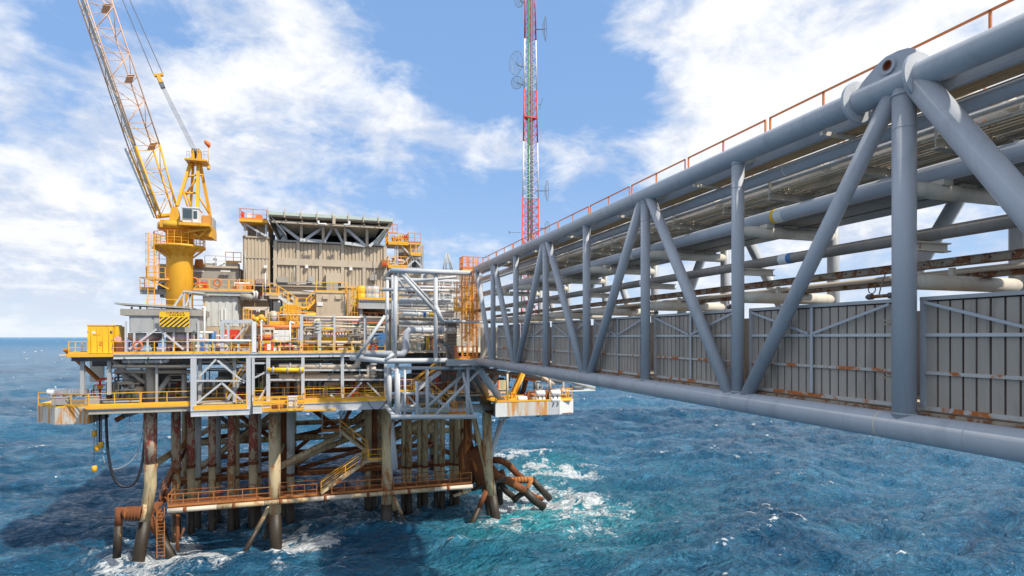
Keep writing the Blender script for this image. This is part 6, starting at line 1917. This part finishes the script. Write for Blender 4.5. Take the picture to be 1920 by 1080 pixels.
t = thing('folded_davit', P(220, 788, 56), 'dark folded davit arm with a rusty tip under the left deck', 'davit')
part(t, 'arm', MB().tube(P(272, 768, 56), P(232, 780, 56), .16, 8), M_dgrey); part(t, 'tip', MB().tube(P(232, 780, 56), P(217, 788, 56), .2, 8), M_rust)
part(t, 'frame', MB().path([P(228, 780, 56), P(232, 773, 56), P(262, 770, 56)], .04, 6).tube(P(243, 768, 56), P(243, 790, 56), .03, 6), M_grey)
for k, (px, y0) in enumerate(((246, 745), (250, 745), (270, 770))):
    part(t, 'stay', MB().tube(P(px, y0, 56.3), P(px - 1, 782, 56.3), .03, 5), M_dgrey)

# ------------------------------------------------------------------ process equipment on the decks
PAL = dict(cream=M_cream, grey=M_grey, lg=M_lgrey, dk=M_dgrey, red=M_red, yel=M_yel2, tan=M_tan2, white=M_white, rust=M_rust, pale=M_pale, blue=M_blue, brown=M_pipe_brown, orange=M_rail_or)


def skid(px0, px1, Y, z0, h, pal, label, seed, dens=1.0, cat='equipment skid', name='process_skid', dep=1.6):
    """a frame carrying vessels, motors, valves and pipework"""
    rg = random.Random(seed)
    x0, x1 = X(px0, Y), X(px1, Y)
    W = x1 - x0
    t = thing(name, ((x0 + x1) / 2, Y + dep / 2, z0), label, cat)
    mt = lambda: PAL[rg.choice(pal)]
    part(t, 'base_frame', MB().span(x0, x1, Y, Y + dep, z0 + .003, z0 + .14), M_grey)
    n = max(2, int(W / .9 * dens))
    for i in range(n):
        x = x0 + W * (i + .5) / n + rg.uniform(-.1, .1)
        yy = Y + rg.uniform(.25, dep - .35)
        k = rg.random()
        if k < .28:
            r = rg.uniform(.18, .36); hh = h * rg.uniform(.4, .85)
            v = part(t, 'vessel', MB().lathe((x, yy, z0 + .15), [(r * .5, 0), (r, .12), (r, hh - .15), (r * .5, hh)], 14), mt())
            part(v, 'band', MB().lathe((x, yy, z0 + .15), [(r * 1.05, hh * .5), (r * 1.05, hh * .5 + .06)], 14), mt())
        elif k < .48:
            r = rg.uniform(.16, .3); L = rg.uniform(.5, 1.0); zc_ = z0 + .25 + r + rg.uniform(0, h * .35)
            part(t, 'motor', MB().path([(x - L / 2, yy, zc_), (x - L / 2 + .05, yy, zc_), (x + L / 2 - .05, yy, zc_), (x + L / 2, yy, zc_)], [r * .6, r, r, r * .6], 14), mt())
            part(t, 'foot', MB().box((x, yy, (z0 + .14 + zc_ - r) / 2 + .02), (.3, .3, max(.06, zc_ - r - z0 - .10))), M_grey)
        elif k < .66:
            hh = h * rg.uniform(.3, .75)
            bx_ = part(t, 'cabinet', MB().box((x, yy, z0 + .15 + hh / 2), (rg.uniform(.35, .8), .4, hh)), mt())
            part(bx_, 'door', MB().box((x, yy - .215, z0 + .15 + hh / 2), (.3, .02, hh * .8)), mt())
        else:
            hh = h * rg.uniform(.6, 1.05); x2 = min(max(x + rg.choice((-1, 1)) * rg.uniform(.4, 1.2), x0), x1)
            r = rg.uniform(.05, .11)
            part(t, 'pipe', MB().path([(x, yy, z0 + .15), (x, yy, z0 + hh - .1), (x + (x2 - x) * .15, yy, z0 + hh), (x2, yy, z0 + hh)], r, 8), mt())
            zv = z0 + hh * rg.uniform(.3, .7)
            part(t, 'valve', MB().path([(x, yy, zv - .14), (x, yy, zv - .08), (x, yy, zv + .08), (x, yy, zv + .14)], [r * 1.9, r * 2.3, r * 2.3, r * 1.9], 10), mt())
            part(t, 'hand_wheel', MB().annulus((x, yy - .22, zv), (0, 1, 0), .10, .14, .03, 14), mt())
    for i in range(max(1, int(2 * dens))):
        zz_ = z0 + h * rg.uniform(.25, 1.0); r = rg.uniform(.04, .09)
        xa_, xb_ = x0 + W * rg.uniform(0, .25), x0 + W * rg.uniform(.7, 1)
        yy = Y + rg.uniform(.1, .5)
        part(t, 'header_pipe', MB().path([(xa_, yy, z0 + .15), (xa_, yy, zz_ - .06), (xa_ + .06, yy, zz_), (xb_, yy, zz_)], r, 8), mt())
    return t


S = skid
S(240, 300, 56.2, UP, 1.1, ['tan', 'cream', 'rust'], 'tan pumps and motors under the left fan ring of the cooler', 1)
S(303, 352, 56.2, UP, 1.1, ['tan', 'cream', 'brown'], 'tan and brown machines under the right fan ring of the cooler', 2)
S(358, 402, 55.5, UP, 2.2, ['white', 'pale', 'cream', 'brown', 'blue'], 'white and blue valve manifold right of the hazard board', 3, 1.8)
S(385, 440, 55.0, UP, .95, ['cream', 'tan', 'brown', 'yel'], 'low cream pumps behind the rail below the orange cabinet', 4, 1.6)
S(432, 480, 55.2, UP, 1.0, ['yel', 'orange', 'white'], 'yellow and white low gear left of the tall grey post', 5, 1.6)
S(484, 512, 55.4, UP, 1.7, ['red', 'white', 'dk', 'orange'], 'red and dark hose gear left of the cream tank box', 6, 1.8)
S(514, 562, 54.8, UP, .85, ['red', 'white', 'cream'], 'red and white valves below the cream tank box', 7, 1.8)
S(566, 600, 55.2, UP, 1.3, ['orange', 'cream', 'rust', 'yel'], 'orange cased gear left of the gas bottle racks', 8, 1.8)
S(600, 655, 54.9, UP, .8, ['rust', 'cream', 'brown', 'grey'], 'brown low pipework below the left gas bottles', 9, 2)
S(630, 662, 54.7, UP, .9, ['red', 'rust', 'cream'], 'dark red pump set right of the middle grey post', 10, 1.8)
S(664, 702, 55.3, UP, 1.0, ['grey', 'dk', 'cream'], 'grey low machinery left of the slanted frame tube', 11, 1.6)
S(690, 722, 56.4, UP, 2.4, ['blue', 'white', 'rust', 'pale', 'cream'], 'blue and white drums and valves behind the slanted frame tube', 12, 2.2)
S(560, 640, 57.2, UP, 3.2, ['cream', 'tan', 'grey', 'brown'], 'tall tan pipework bank behind the front pipe rack', 13, 1.6)
S(640, 720, 57.4, UP, 2.8, ['tan', 'cream', 'lg', 'brown', 'orange'], 'tan and grey pipework bank under the steel deck', 14, 1.8)
S(508, 560, 57.0, UP, 3.0, ['grey', 'yel', 'pale', 'dk'], 'grey and yellow gear behind the cream tank box', 15, 1.6)
S(456, 505, 57.2, UP, 2.2, ['yel', 'grey', 'dk', 'orange'], 'yellow and grey gear under the cream frame shelter', 16, 1.6)
S(752, 815, 55.0, UP, 2.6, ['tan', 'cream', 'lg', 'orange', 'grey'], 'orange and tan gear seen through the left half of the landing frame', 17, 1.8)
S(770, 850, 54.8, zs + .01, 1.3, ['tan', 'cream', 'yel', 'rust'], 'brown barrels and pipes on the steel deck behind the landing frame', 18, 1.6)
S(750, 850, 57.5, UP, 1.6, ['orange', 'yel', 'dk', 'tan'], 'yellow low gear deep behind the landing frame', 19, 1.5)
S(168, 205, 56.2, LOWD + .1, 1.9, ['red', 'yel', 'rust', 'dk'], 'red and yellow winch gear beside the left life rafts', 20, 1.8)
S(205, 262, 56.2, LOWD + .1, 1.8, ['pale', 'grey', 'dk', 'brown', 'tan'], 'grey and tan pump bank left of the thick slanted struts', 21, 1.8)
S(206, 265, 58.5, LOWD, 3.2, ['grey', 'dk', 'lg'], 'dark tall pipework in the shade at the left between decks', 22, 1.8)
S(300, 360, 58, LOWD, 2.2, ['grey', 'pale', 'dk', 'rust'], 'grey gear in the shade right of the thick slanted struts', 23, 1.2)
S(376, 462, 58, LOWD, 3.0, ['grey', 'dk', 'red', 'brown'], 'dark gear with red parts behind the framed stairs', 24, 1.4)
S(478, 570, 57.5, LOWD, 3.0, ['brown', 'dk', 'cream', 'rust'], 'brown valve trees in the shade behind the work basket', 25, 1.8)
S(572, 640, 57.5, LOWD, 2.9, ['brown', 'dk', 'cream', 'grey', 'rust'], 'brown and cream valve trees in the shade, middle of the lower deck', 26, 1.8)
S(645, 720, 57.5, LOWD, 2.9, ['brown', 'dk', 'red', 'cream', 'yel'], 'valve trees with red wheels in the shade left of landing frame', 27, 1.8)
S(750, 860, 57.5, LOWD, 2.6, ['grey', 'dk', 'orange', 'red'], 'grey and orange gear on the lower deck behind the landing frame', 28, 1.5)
S(880, 960, 60, LOWD, 2.6, ['rust', 'dk', 'brown', 'orange'], 'rusty gear at the right end of the lower deck', 29, 1.4)
S(985, 1048, 52.6, zt_, .8, ['rust', 'orange', 'dk'], 'rust coloured gear behind the raft canisters', 30, 1.4)
S(458, 500, 62.3, 3.6, 1.0, ['white', 'red', 'tan'], 'small white and red boxes at the foot of the narrow tan tower', 31, 1.2, dep=.5)
S(300, 318, 62.2, 3.7, 1.6, ['dk', 'yel', 'grey'], 'dark gear behind the crane ladder platform', 32, 1.5, dep=.8)
S(735, 765, 63.0, Zp(728, 455, 62.6), .9, ['yel', 'orange', 'red', 'white'], 'orange and yellow gear on the upper left tower platform', 33, 2, dep=1)
S(729, 760, 63.0, Zp(728, 499, 62.6), .9, ['yel', 'orange', 'red', 'white'], 'orange and yellow gear on the lower tower platform', 34, 2, dep=1)
S(364, 392, 61.2, zd, .8, ['red', 'yel', 'orange'], 'red life ring and boxes on the gallery by the crane', 35, 1.3, dep=.6)
S(432, 470, 61.2, zd, .9, ['white', 'red', 'orange', 'tan'], 'white pipes and orange boxes at the right gallery end', 36, 1.6, dep=.6)

# cream tank box
x0, x1 = X(512, 56.2), X(544, 56.2)
t = thing('tank_box', ((x0 + x1) / 2, 57, UP + 1), 'cream white panelled tank box behind the middle front handrail', 'tank')
z0_, z1_ = Zp(528, 642, 56.2), Zp(528, 619, 56.2)
part(t, 'body', MB().span(x0, x1, 56.24, 57.6, z0_, z1_), M_white)
for i in range(3):
    for j in range(2):
        part(t, 'panel', MB().span(x0 + (x1 - x0) * i / 3 + .03, x0 + (x1 - x0) * (i + 1) / 3 - .03, 56.2, 56.238, z0_ + (z1_ - z0_) * j / 2 + .03, z0_ + (z1_ - z0_) * (j + 1) / 2 - .03), M_white)
for xx in (x0 + .1, x1 - .1):
    part(t, 'leg', MB().span(xx - .06, xx + .06, 56.3, 56.45, UP, z0_ - .002), M_grey)
# orange cabinet
t = thing('cabinet', P(438, 638, 57), 'bright orange red cabinet behind the grey frame left of the tall post', 'cabinet')
part(t, 'body', MB().span(X(430, 57), X(447, 57), 57, 58, Zp(438, 637, 57), Zp(438, 618, 57)), M_red)
part(t, 'side_locker', MB().span(X(420, 57), X(425, 57), 57, 57.8, Zp(438, 632, 57), Zp(438, 618, 57)), M_red)
part(t, 'post', MB().span(X(411, 57), X(414, 57), 57, 57.3, UP, Zp(411, 618, 57)), M_red)
part(t, 'stand', MB().span(X(428, 57), X(447, 57), 57.1, 57.9, UP, Zp(438, 637.2, 57)), M_grey)
part(t, 'hand_wheel', MB().annulus(P(438, 633, 56.8), (0, 1, 0), .2, .27, .05, 16), M_rail_or)
# front H frame at 415-470
t = thing('goal_frame', P(445, 660, 54.4), 'grey goalpost frame with a tall pale end post on the front of the upper deck', 'steel frame')
for a, c, w_ in (((417, 603), (417, 666), .3), ((416, 603), (474, 603), .28), ((428, 606), (428, 640), .18), ((476, 603), (476, 666), .36)):
    part(t, 'member', MB().beam(P(*a, 54.3), P(*c, 54.3), w_), M_lgrey if w_ != .36 else M_lgrey)
part(t, 'white_face', MB().span(X(472.5, 54), X(480, 54), 54.06, 54.11, Zp(476, 660, 54), Zp(476, 603, 54)), M_white)
part(t, 'brace', MB().beam(P(440, 637, 54.5), P(463, 610, 54.5), .12), M_lgrey)
part(t, 'brace', MB().beam(P(418, 664, 54.4), P(440, 637, 54.4), .12), M_lgrey)
part(t, 'bar', MB().tube(P(355, 638, 54.2), P(472, 639, 54.2), .1, 8), M_white)
part(t, 'bar', MB().tube(P(400, 642.5, 54.3), P(470, 643, 54.3), .07, 8), M_white)
for px in (388, 401, 447):
    part(t, 'stub', MB().beam(P(px, 640, 54.3), P(px, 665, 54.3), .18), M_lgrey)
# thin lamp posts
for k, (px, y0) in enumerate(((383.5, 575), (490, 600), (544, 603), (499, 512))):
    if k == 3: continue
    t = thing('thin_pole', P(px, 660, 54.2), ('white pole with a bent head right of the cooler', 'white pole left of the cream tank box', 'white pole at the right edge of the cream tank box')[k], 'pole')
    part(t, 'pole', MB().tube(P(px, 664, 54.2), P(px, y0, 54.2), .07, 8), M_white)
    part(t, 'head', MB().tube(P(px, y0, 54.2), P(px - 4 + 6 * k, y0 + 4, 54.2), .09, 8), M_white)
# front pipe rack
t = thing('pipe_rack', P(640, 660, 54.8), 'grey pipe rack with horizontal pinkish pipes in front of the gas bottles', 'pipe rack')
for px, w_, y0 in ((565.5, .26, 590), (599, .30, 602), (627, .18, 590), (684.5, .24, 592)):
    part(t, 'post', MB().beam(P(px, 664, 54.6), P(px, y0, 54.6), w_), M_lgrey)
for a, c, r, mt in (((567, 594), (720, 596.5), .13, M_cream), ((578, 600), (722, 601), .13, paint('pinkish_pipe', (.60, .44, .38), .5, .12, .15)), ((567, 611), (722, 614), .10, M_cream), ((567, 606), (722, 607.5), .06, M_grey), ((567, 620), (720, 619), .07, M_tan2), ((572, 641.5), (684, 642), .15, M_cream)):
    part(t, 'pipe', MB().tube(P(*a, 54.9), P(*c, 54.9), r, 10), mt)
part(t, 'elbow', MB().path([P(590, 612, 54.7), P(590, 603, 54.7), P(593, 600.5, 54.7), P(600, 600, 54.7)], .13, 10), M_cream)
for py in (606, 612, 618, 624):
    part(t, 'valve_body', MB().lathe(P(594 + (py % 4), py, 54.6), [(.1, -.12), (.24, -.05), (.24, .05), (.1, .12)], 10), M_grey)
# gas bottle racks
for k, (pa, pb) in enumerate(((568, 597), (604, 625), (630, 651))):
    x0, x1 = X(pa, 56), X(pb, 56)
    z0_, z1_, z2_ = Zp(pa, 640, 56), Zp(pa, 632, 56), Zp(pa, 625, 56)
    t = thing('bottle_rack', ((x0 + x1) / 2, 56.2, z0_), ('yellow gas bottle rack at the left of the pipe rack', 'yellow gas bottle rack in the middle of the pipe rack', 'yellow gas bottle rack at the right of the pipe rack')[k], 'bottle rack')
    part(t, 'tray_front', MB().span(x0, x1, 55.9, 55.96, z0_, z1_), M_yel2)
    part(t, 'floor', MB().span(x0, x1, 55.97, 56.6, z0_, z0_ + .05), M_yel2)
    part(t, 'leg', MB().span(x0 + .05, x0 + .15, 56, 56.1, UP, z0_ - .002), M_yel)
    part(t, 'leg', MB().span(x1 - .15, x1 - .05, 56, 56.1, UP, z0_ - .002), M_yel)
    n = int((x1 - x0) / .24)
    bm_ = MB().lathe((0, 0, 0), [(.095, 0), (.1, .04), (.1, z2_ - z0_ - .15), (.04, z2_ - z0_)], 12).mesh('gas_bottle', M_lgrey)
    bm2 = MB().lathe((0, 0, 0), [(.095, 0), (.1, .04), (.1, z2_ - z0_ - .15), (.04, z2_ - z0_)], 12).mesh('gas_bottle', M_tan2)
    for i in range(n):
        b_ = link('gas_bottle', bm_ if i % 3 else bm2)
        b_.location = (x0 + (x1 - x0) * (i + .5) / n, 56.12, z0_ + .055)
        tag(b_, ords[i % 12] + (' gas bottle from the left in the left yellow rack', ' gas bottle from the left in the middle yellow rack', ' gas bottle from the left in the right yellow rack')[k], 'gas bottle', 'gas bottles in the yellow racks')
# work lamps seen lit as small white dots
for k, (px, py, yy) in enumerate(((484, 582, 57.9), (523, 566, 59.4), (554, 672, 57), (745, 588, 50), (770, 512, 60))):
    t = thing('work_light', P(px, py, yy), ('small round lamp under the cream frame shelter', 'small round lamp under the yellow stair flight', 'small lamp in the dark below the upper deck', 'small lamp on the landing frame upright', 'tiny lamp by the top of the landing frame')[k], 'lamp')
    part(t, 'globe', MB().lathe(P(px, py, yy), [(.03, -.1), (.1, -.05), (.1, .05), (.03, .1)], 10), M_lamp)
    part(t, 'cap', MB().lathe(P(px, py, yy), [(.11, .101), (.05, .16)], 10), M_grey)
# ------------------------------------------------------------------ second layer of deck detail
rail([(X(384, 58.6), 58.6, UP), (X(470, 58.6), 58.6, UP)], 'inner yellow handrail behind the orange cabinet on the upper deck', sp=1.0)
rail([(X(486, 56.8), 56.8, UP), (X(560, 56.8), 56.8, UP)], 'inner yellow handrail behind the cream tank box', sp=1.0)
rail([(X(478, 56.2), 56.2, LOWD), (X(640, 56.2), 56.2, LOWD)], 'inner yellow handrail in the shade behind the work basket', sp=1.2)
rail([(X(645, 56.4), 56.4, LOWD), (X(722, 56.4), 56.4, LOWD)], 'inner yellow handrail in the shade left of the landing frame', sp=1.2)
rail([(X(205, 58.2), 58.2, LOWD), (X(360, 58.2), 58.2, LOWD)], 'inner yellow handrail in the shade behind the left slanted struts', sp=1.3)
# raised process gallery in the middle
zg = Zp(560, 606, 58.0)
t = thing('process_gallery', P(540, 606, 58), 'yellow edged raised gallery deck above the cream tank box', 'gallery')
part(t, 'floor', MB().span(X(505, 58), X(592, 58), 58, 60, zg - .1, zg), M_deck)
part(t, 'edge_plate', MB().span(X(505, 58), X(592, 58), 57.93, 57.99, zg - .16, zg + .1), M_rail_y)
for px in (506, 530, 560, 590):
    part(t, 'post', MB().beam((X(px, 58), 58.1, UP), (X(px, 58), 58.1, zg - .11), .16), M_lgrey)
rail([(X(505, 58), 58, zg), (X(592, 58), 58, zg)], 'yellow handrail on the raised gallery above the cream tank box', sp=.8)
skid(507, 590, 58.4, zg, 1.5, ['yel', 'cream', 'lg', 'orange', 'tan'], 'yellow and cream valve bank on the raised gallery', 41, 1.9)
zg2 = Zp(700, 606, 58.4)
t = thing('process_gallery', P(690, 606, 58.4), 'rusty raised gallery deck under the grey steel deck', 'gallery')
part(t, 'floor', MB().span(X(660, 58.4), X(722, 58.4), 58.4, 60, zg2 - .1, zg2), M_rustrail)
for px in (662, 690, 720):
    part(t, 'post', MB().beam((X(px, 58.4), 58.5, UP), (X(px, 58.4), 58.5, zg2 - .11), .14), M_grey)
rail([(X(660, 58.4), 58.4, zg2), (X(722, 58.4), 58.4, zg2)], 'orange handrail on the rusty gallery under the grey steel deck', M_rail_or, sp=.7)
skid(668, 722, 58.8, zg2, 1.2, ['brown', 'cream', 'rust', 'tan'], 'brown pipework on the rusty gallery under the steel deck', 42, 1.8)
for k, (a, c, Y_, h, pal, lb) in enumerate((
        (484, 520, 55.9, 2.3, ['pale', 'cream', 'yel', 'grey'], 'cream and yellow tall valves right of the tall grey post'),
        (572, 600, 55.3, 2.6, ['cream', 'grey', 'tan', 'orange'], 'cream valve tree at the left end of the pipe rack'),
        (606, 628, 57.0, 2.4, ['orange', 'tan', 'yel'], 'orange and tan gear behind the middle gas bottle rack'),
        (652, 684, 55.8, 2.0, ['tan', 'dk', 'cream', 'brown'], 'tan cabinet and dark valves left of the right rack post'),
        (404, 428, 56.6, 1.5, ['white', 'cream', 'red'], 'white and red small gear behind the goalpost frame'),
        (752, 800, 52.9, 1.6, ['cream', 'tan', 'brown', 'pale'], 'cream valves low behind the big Z bend pipe'),
        (800, 838, 52.6, 2.2, ['tan', 'orange', 'yel', 'brown'], 'tan and orange gear left of the brown ribbed column'),
        (752, 850, 56.6, 4.2, ['grey', 'lg', 'cream', 'tan'], 'tall grey pipework deep behind the landing frame'))):
    skid(a, c, Y_, UP, h, pal, lb, 50 + k, 2.0, dep=1.2)
skid(752, 840, 52.5, LOWD - .6, 2.2, ['grey', 'orange', 'rust', 'lg'], 'grey and rusty gear behind the lower part of the landing frame', 61, 1.6)
# horizontal pipes crossing deep in the landing frame
for k, (py, r, mt, Y_, lb) in enumerate(((553, .13, M_lgrey, 53.5, 'light grey pipe deep in the landing frame, level with the steel deck rail'), (572, .16, M_grey, 53.8, 'grey pipe deep in the landing frame below the steel deck'),
                                         (578, .08, M_cream, 53.2, 'thin cream pipe deep in the landing frame below the steel deck'), (598, .12, M_pipe_brown, 53.2, 'brown pipe deep in the landing frame under the banded pipe'),
                                         (612, .09, M_lgrey, 53.0, 'thin light grey pipe deep in the landing frame above the Z bend'), (628, .07, M_cream, 52.8, 'thin cream pipe deep in the landing frame beside the Z bend'))):
    a, c = P(748, py, Y_), P(862, py + 2, Y_)
    t = thing('cross_pipe', a, lb, 'pipe')
    part(t, 'pipe_wall', MB().tube(a, c, r, 12), mt)
    for q in (.2, .5, .8):
        m_ = a.lerp(c, q); part(t, 'flange', MB().tube(m_ - Vector((.06, 0, 0)), m_ + Vector((.06, 0, 0)), r * 1.5, 12), M_grey)
# scaffold of thin poles at the right of the landing frame
t = thing('scaffold', P(845, 690, 52), 'thin pole scaffold between the landing frame and the orange ladders', 'scaffold')
for px in (824, 832, 848, 856):
    part(t, 'standard', MB().tube(P(px, 668, 52), P(px, 528, 52), .035, 6), M_lgrey)
for py in (540, 556, 574, 592, 612, 632, 650):
    part(t, 'ledger', MB().tube(P(820, py, 52), P(862, py + 1, 52), .03, 6), M_lgrey)
# cable trays and drain pipes under the upper deck, lines along the walls
for k, (a, c, py, Y_, w_, lb) in enumerate(((478, 722, 674, 54.9, .22, 'thin grey cable tray hung just under the upper deck edge, middle'), (372, 462, 679, 54.9, .2, 'thin grey cable tray behind the framed stair bay'),
                                            (480, 722, 701, 56.4, .18, 'grey cable tray between the two cream pipe runs'), (750, 900, 676, 54.9, .25, 'grey cable tray under the upper deck behind the landing frame'))):
    t = thing('cable_tray', P(a, py, Y_), lb, 'cable tray')
    part(t, 'tray', MB().beam(P(a, py, Y_), P(c, py, Y_), w_, .1), M_grey)
    for q in range(5):
        h_ = P(a, py, Y_).lerp(P(c, py, Y_), q / 4)
        part(t, 'hanger', MB().beam(h_, h_ + Vector((0, 0, .45)), .04), M_grey)
# fittings on the tan walls
t = bpy.data.objects['process_module']
for px, py, w_, h_, mt, nm in ((530, 524, 1.0, .5, M_concrete, 'vent_box'), (583, 523, .5, .5, M_grey, 'junction_box'), (700, 520, .7, .6, M_concrete, 'vent_box'), (575, 500, .3, .3, M_lamp, 'lamp'), (658, 504, .3, .3, M_lamp, 'lamp')):
    c = P(px, py, 61.7)
    part(t, nm, MB().box((c.x, 61.78, c.z), (w_, .18, h_)), mt)
part(t, 'conduit', MB().tube(P(520, 529, 61.7), P(607, 530, 61.7), .05, 6), M_grey)
part(t, 'conduit', MB().tube(P(552, 529, 61.7), P(552, 500, 61.7), .04, 6), M_grey)
part(t, 'conduit', MB().tube(P(702, 532, 61.7), P(702, 480, 61.7), .04, 6), M_grey)
t = bpy.data.objects['base_module']
part(t, 'door', MB().span(X(568, 62), X(578, 62), 62.0, 62.13, Zp(570, 590, 62), Zp(570, 566, 62)), M_concrete)
part(t, 'cable_tray', MB().span(X(535, 61.9), X(592, 61.9), 61.9, 62.1, Zp(560, 552, 62), Zp(560, 550, 62)), M_grey)
part(t, 'junction_box', MB().span(X(546, 62), X(551, 62), 61.98, 62.12, Zp(550, 562, 62), Zp(550, 556, 62)), M_pale)
t = bpy.data.objects['tower_module']
part(t, 'ladder_rail', MB().tube(P(460, 528, 61.3), P(460, 470, 61.3), .04, 6), M_grey)
part(t, 'lamp', MB().box(P(498, 500, 61.3), (.3, .2, .25)), M_lamp)
t = bpy.data.objects['stair_house']
part(t, 'downpipe', MB().tube(P(648, 592, 58.9), P(648, 552, 58.9), .06, 6), M_grey)
part(t, 'sign', MB().box(P(600, 570, 58.93), (.5, .03, .35)), M_white)
t = bpy.data.objects['workshop']
part(t, 'door', MB().span(X(398, 60.7), X(408, 60.7), 60.74, 60.84, UP + .05, Zp(400, 620, 60.7)), M_grey)
# life rings
for k, (px, py, Y_, lb) in enumerate(((364, 527, 60.4, 'orange life ring on the gallery rail by the crane pedestal'), (408, 530, 60.4, 'orange life ring in the middle of the gallery rail'), (668, 742, 53.9, 'red life ring on the lower deck rail left of the landing frame'), (448, 742, 56.8, 'red life ring behind the framed stair bay'),
                                      (700, 652, 54.0, 'red life ring on the upper deck rail left of the slanted tube'), (258, 648, 54.0, 'orange life ring on the upper deck rail below the cooler'))):
    c = P(px, py, Y_)
    pts = [c + Vector((.3 * math.cos(q * math.pi / 9), 0, .3 * math.sin(q * math.pi / 9))) for q in range(19)]
    ring_ = solo('life_ring', MB().path(pts, .07, 8, cap=False), M_red if k in (2, 3, 4) else M_rail_or, lb, 'life ring')
# weld beads and seams on the near truss of the footbridge
br_ = bpy.data.objects['footbridge']
for i, y in enumerate(NY):
    r = .23 if y < 10 else .185
    for zz_ in (ZB + .305, ZT - .285):
        part(br_, 'weld_bead', MB().annulus((AX, y, zz_), (0, 0, 1), r - .01, r + .016, .03, 28), M_bridge)
    part(br_, 'seam', MB().annulus((AX, y, ZT - 1.0), (0, 0, 1), r - .01, r + .005, .02, 28), M_bridge)
for y in (6.6, 12.3, 17.5, 22.7, 28.1, 33.3):
    part(br_, 'seam', MB().annulus((AX, y, ZT), (0, 1, 0), .27, .285, .02, 32), M_bridge)
    part(br_, 'seam', MB().annulus((AX, y + 1.4, ZB), (0, 1, 0), .29, .304, .02, 32), M_bridge)

# doors, hinges and locking bars of the yellow cabinet
t = bpy.data.objects['container']
x0, x1 = X(164, 55.3), X(211, 55.3); zt_ = Zp(190, 611, 55.3)
for xx in (x0 + .25, (x0 + x1) / 2 - .18, (x0 + x1) / 2 + .18, x1 - .25):
    part(t, 'lock_bar', MB().tube((xx, 55.26, UP + .12), (xx, 55.26, zt_ - .1), .018, 6), M_yel)
for xx in (x0 + .03, x1 - .03):
    for q in (.2, .5, .8):
        part(t, 'hinge', MB().box((xx, 55.28, UP + (zt_ - UP) * q), (.07, .05, .14)), M_grey)
part(t, 'vent', MB().span(x0 + .4, x0 + .85, 55.275, 55.298, zt_ - .75, zt_ - .6), M_yel)
part(t, 'skid_foot', MB().span(x0, x1, 55.35, 57.5, UP + .002, UP + .05), M_rust)
# more orange ladder bars and braces at the bridge end
for k, (px, yy) in enumerate(((876, 48.8), (889, 49.2))):
    cage_ladder(X(px, yy), yy, Zp(px, 640, yy), Zp(px, 500, yy), ('rear orange ladder half hidden in the orange ladder bundle', 'rear orange ladder nearest the footbridge chord')[k], M_ladder, w=.4)
t = thing('ladder_frame', P(880, 670, 48.5), 'slender orange yellow bracing frame round the orange ladders', 'steel frame')
for a, c in (((866, 486), (866, 668)), ((893, 486), (893, 668)), ((866, 540), (893, 540)), ((866, 600), (893, 601)), ((866, 560), (893, 590)), ((866, 636), (893, 612)), ((866, 486), (893, 486))):
    part(t, 'member', MB().beam(P(*a, 48.9), P(*c, 48.9), .09), M_ladder)
# extra yellow rails and gates along the process level
zg3 = Zp(700, 562, 58)
rail([(X(505, 57.2), 57.2, UP + 1.6), (X(545, 57.2), 57.2, UP + 1.6)], 'short yellow handrail above the cream tank box', sp=.6)
rail([(X(596, 57.6), 57.6, UP + 1.9), (X(655, 57.6), 57.6, UP + 1.9)], 'yellow handrail above the gas bottle racks', sp=.7)
t = thing('access_platform', (X(525, 57.2), 57.2, UP + 1.5), 'small yellow access step above the cream tank box', 'platform')
part(t, 'floor', MB().span(X(505, 57.2), X(545, 57.2), 57.2, 57.9, UP + 1.5, UP + 1.59), M_rail_y)
part(t, 'leg', MB().beam((X(506, 57.2), 57.3, UP), (X(506, 57.2), 57.3, UP + 1.49), .1), M_grey); part(t, 'leg', MB().beam((X(544, 57.2), 57.3, UP), (X(544, 57.2), 57.3, UP + 1.49), .1), M_grey)
t = thing('access_platform', (X(625, 57.6), 57.6, UP + 1.8), 'long yellow access step above the gas bottle racks', 'platform')
part(t, 'floor', MB().span(X(596, 57.6), X(655, 57.6), 57.6, 58.2, UP + 1.8, UP + 1.89), M_rail_y)
part(t, 'leg', MB().beam((X(597, 57.6), 57.7, UP), (X(597, 57.6), 57.7, UP + 1.79), .1), M_grey); part(t, 'leg', MB().beam((X(654, 57.6), 57.7, UP), (X(654, 57.6), 57.7, UP + 1.79), .1), M_grey)
# loose cables and hoses over the front edges
rg = random.Random(12)
for k, (px, Y_, z_, lb) in enumerate(((232, 53.9, UP, 'black cable looped below the upper deck edge under the left cooler'), (520, 53.2, LOWD, 'dark cable looped under the work basket'), (598, 53.9, UP, 'black cable looped below the upper deck edge by the pipe rack post'), (690, 53.2, LOWD, 'dark cable looped under the lower deck near the landing frame'), (345, 53.9, LOWD, 'dark cable looped under the lower deck left of the framed bay'))):
    x_ = X(px, Y_); w_ = rg.uniform(1.2, 2.4); dp = rg.uniform(.35, .8)
    pts = [(x_ + w_ * q / 10, Y_, z_ - .25 - dp * (1 - (q / 5 - 1) ** 2)) for q in range(11)]
    solo('loose_cable', MB().path(pts, .03, 6), M_black, lb, 'cable')
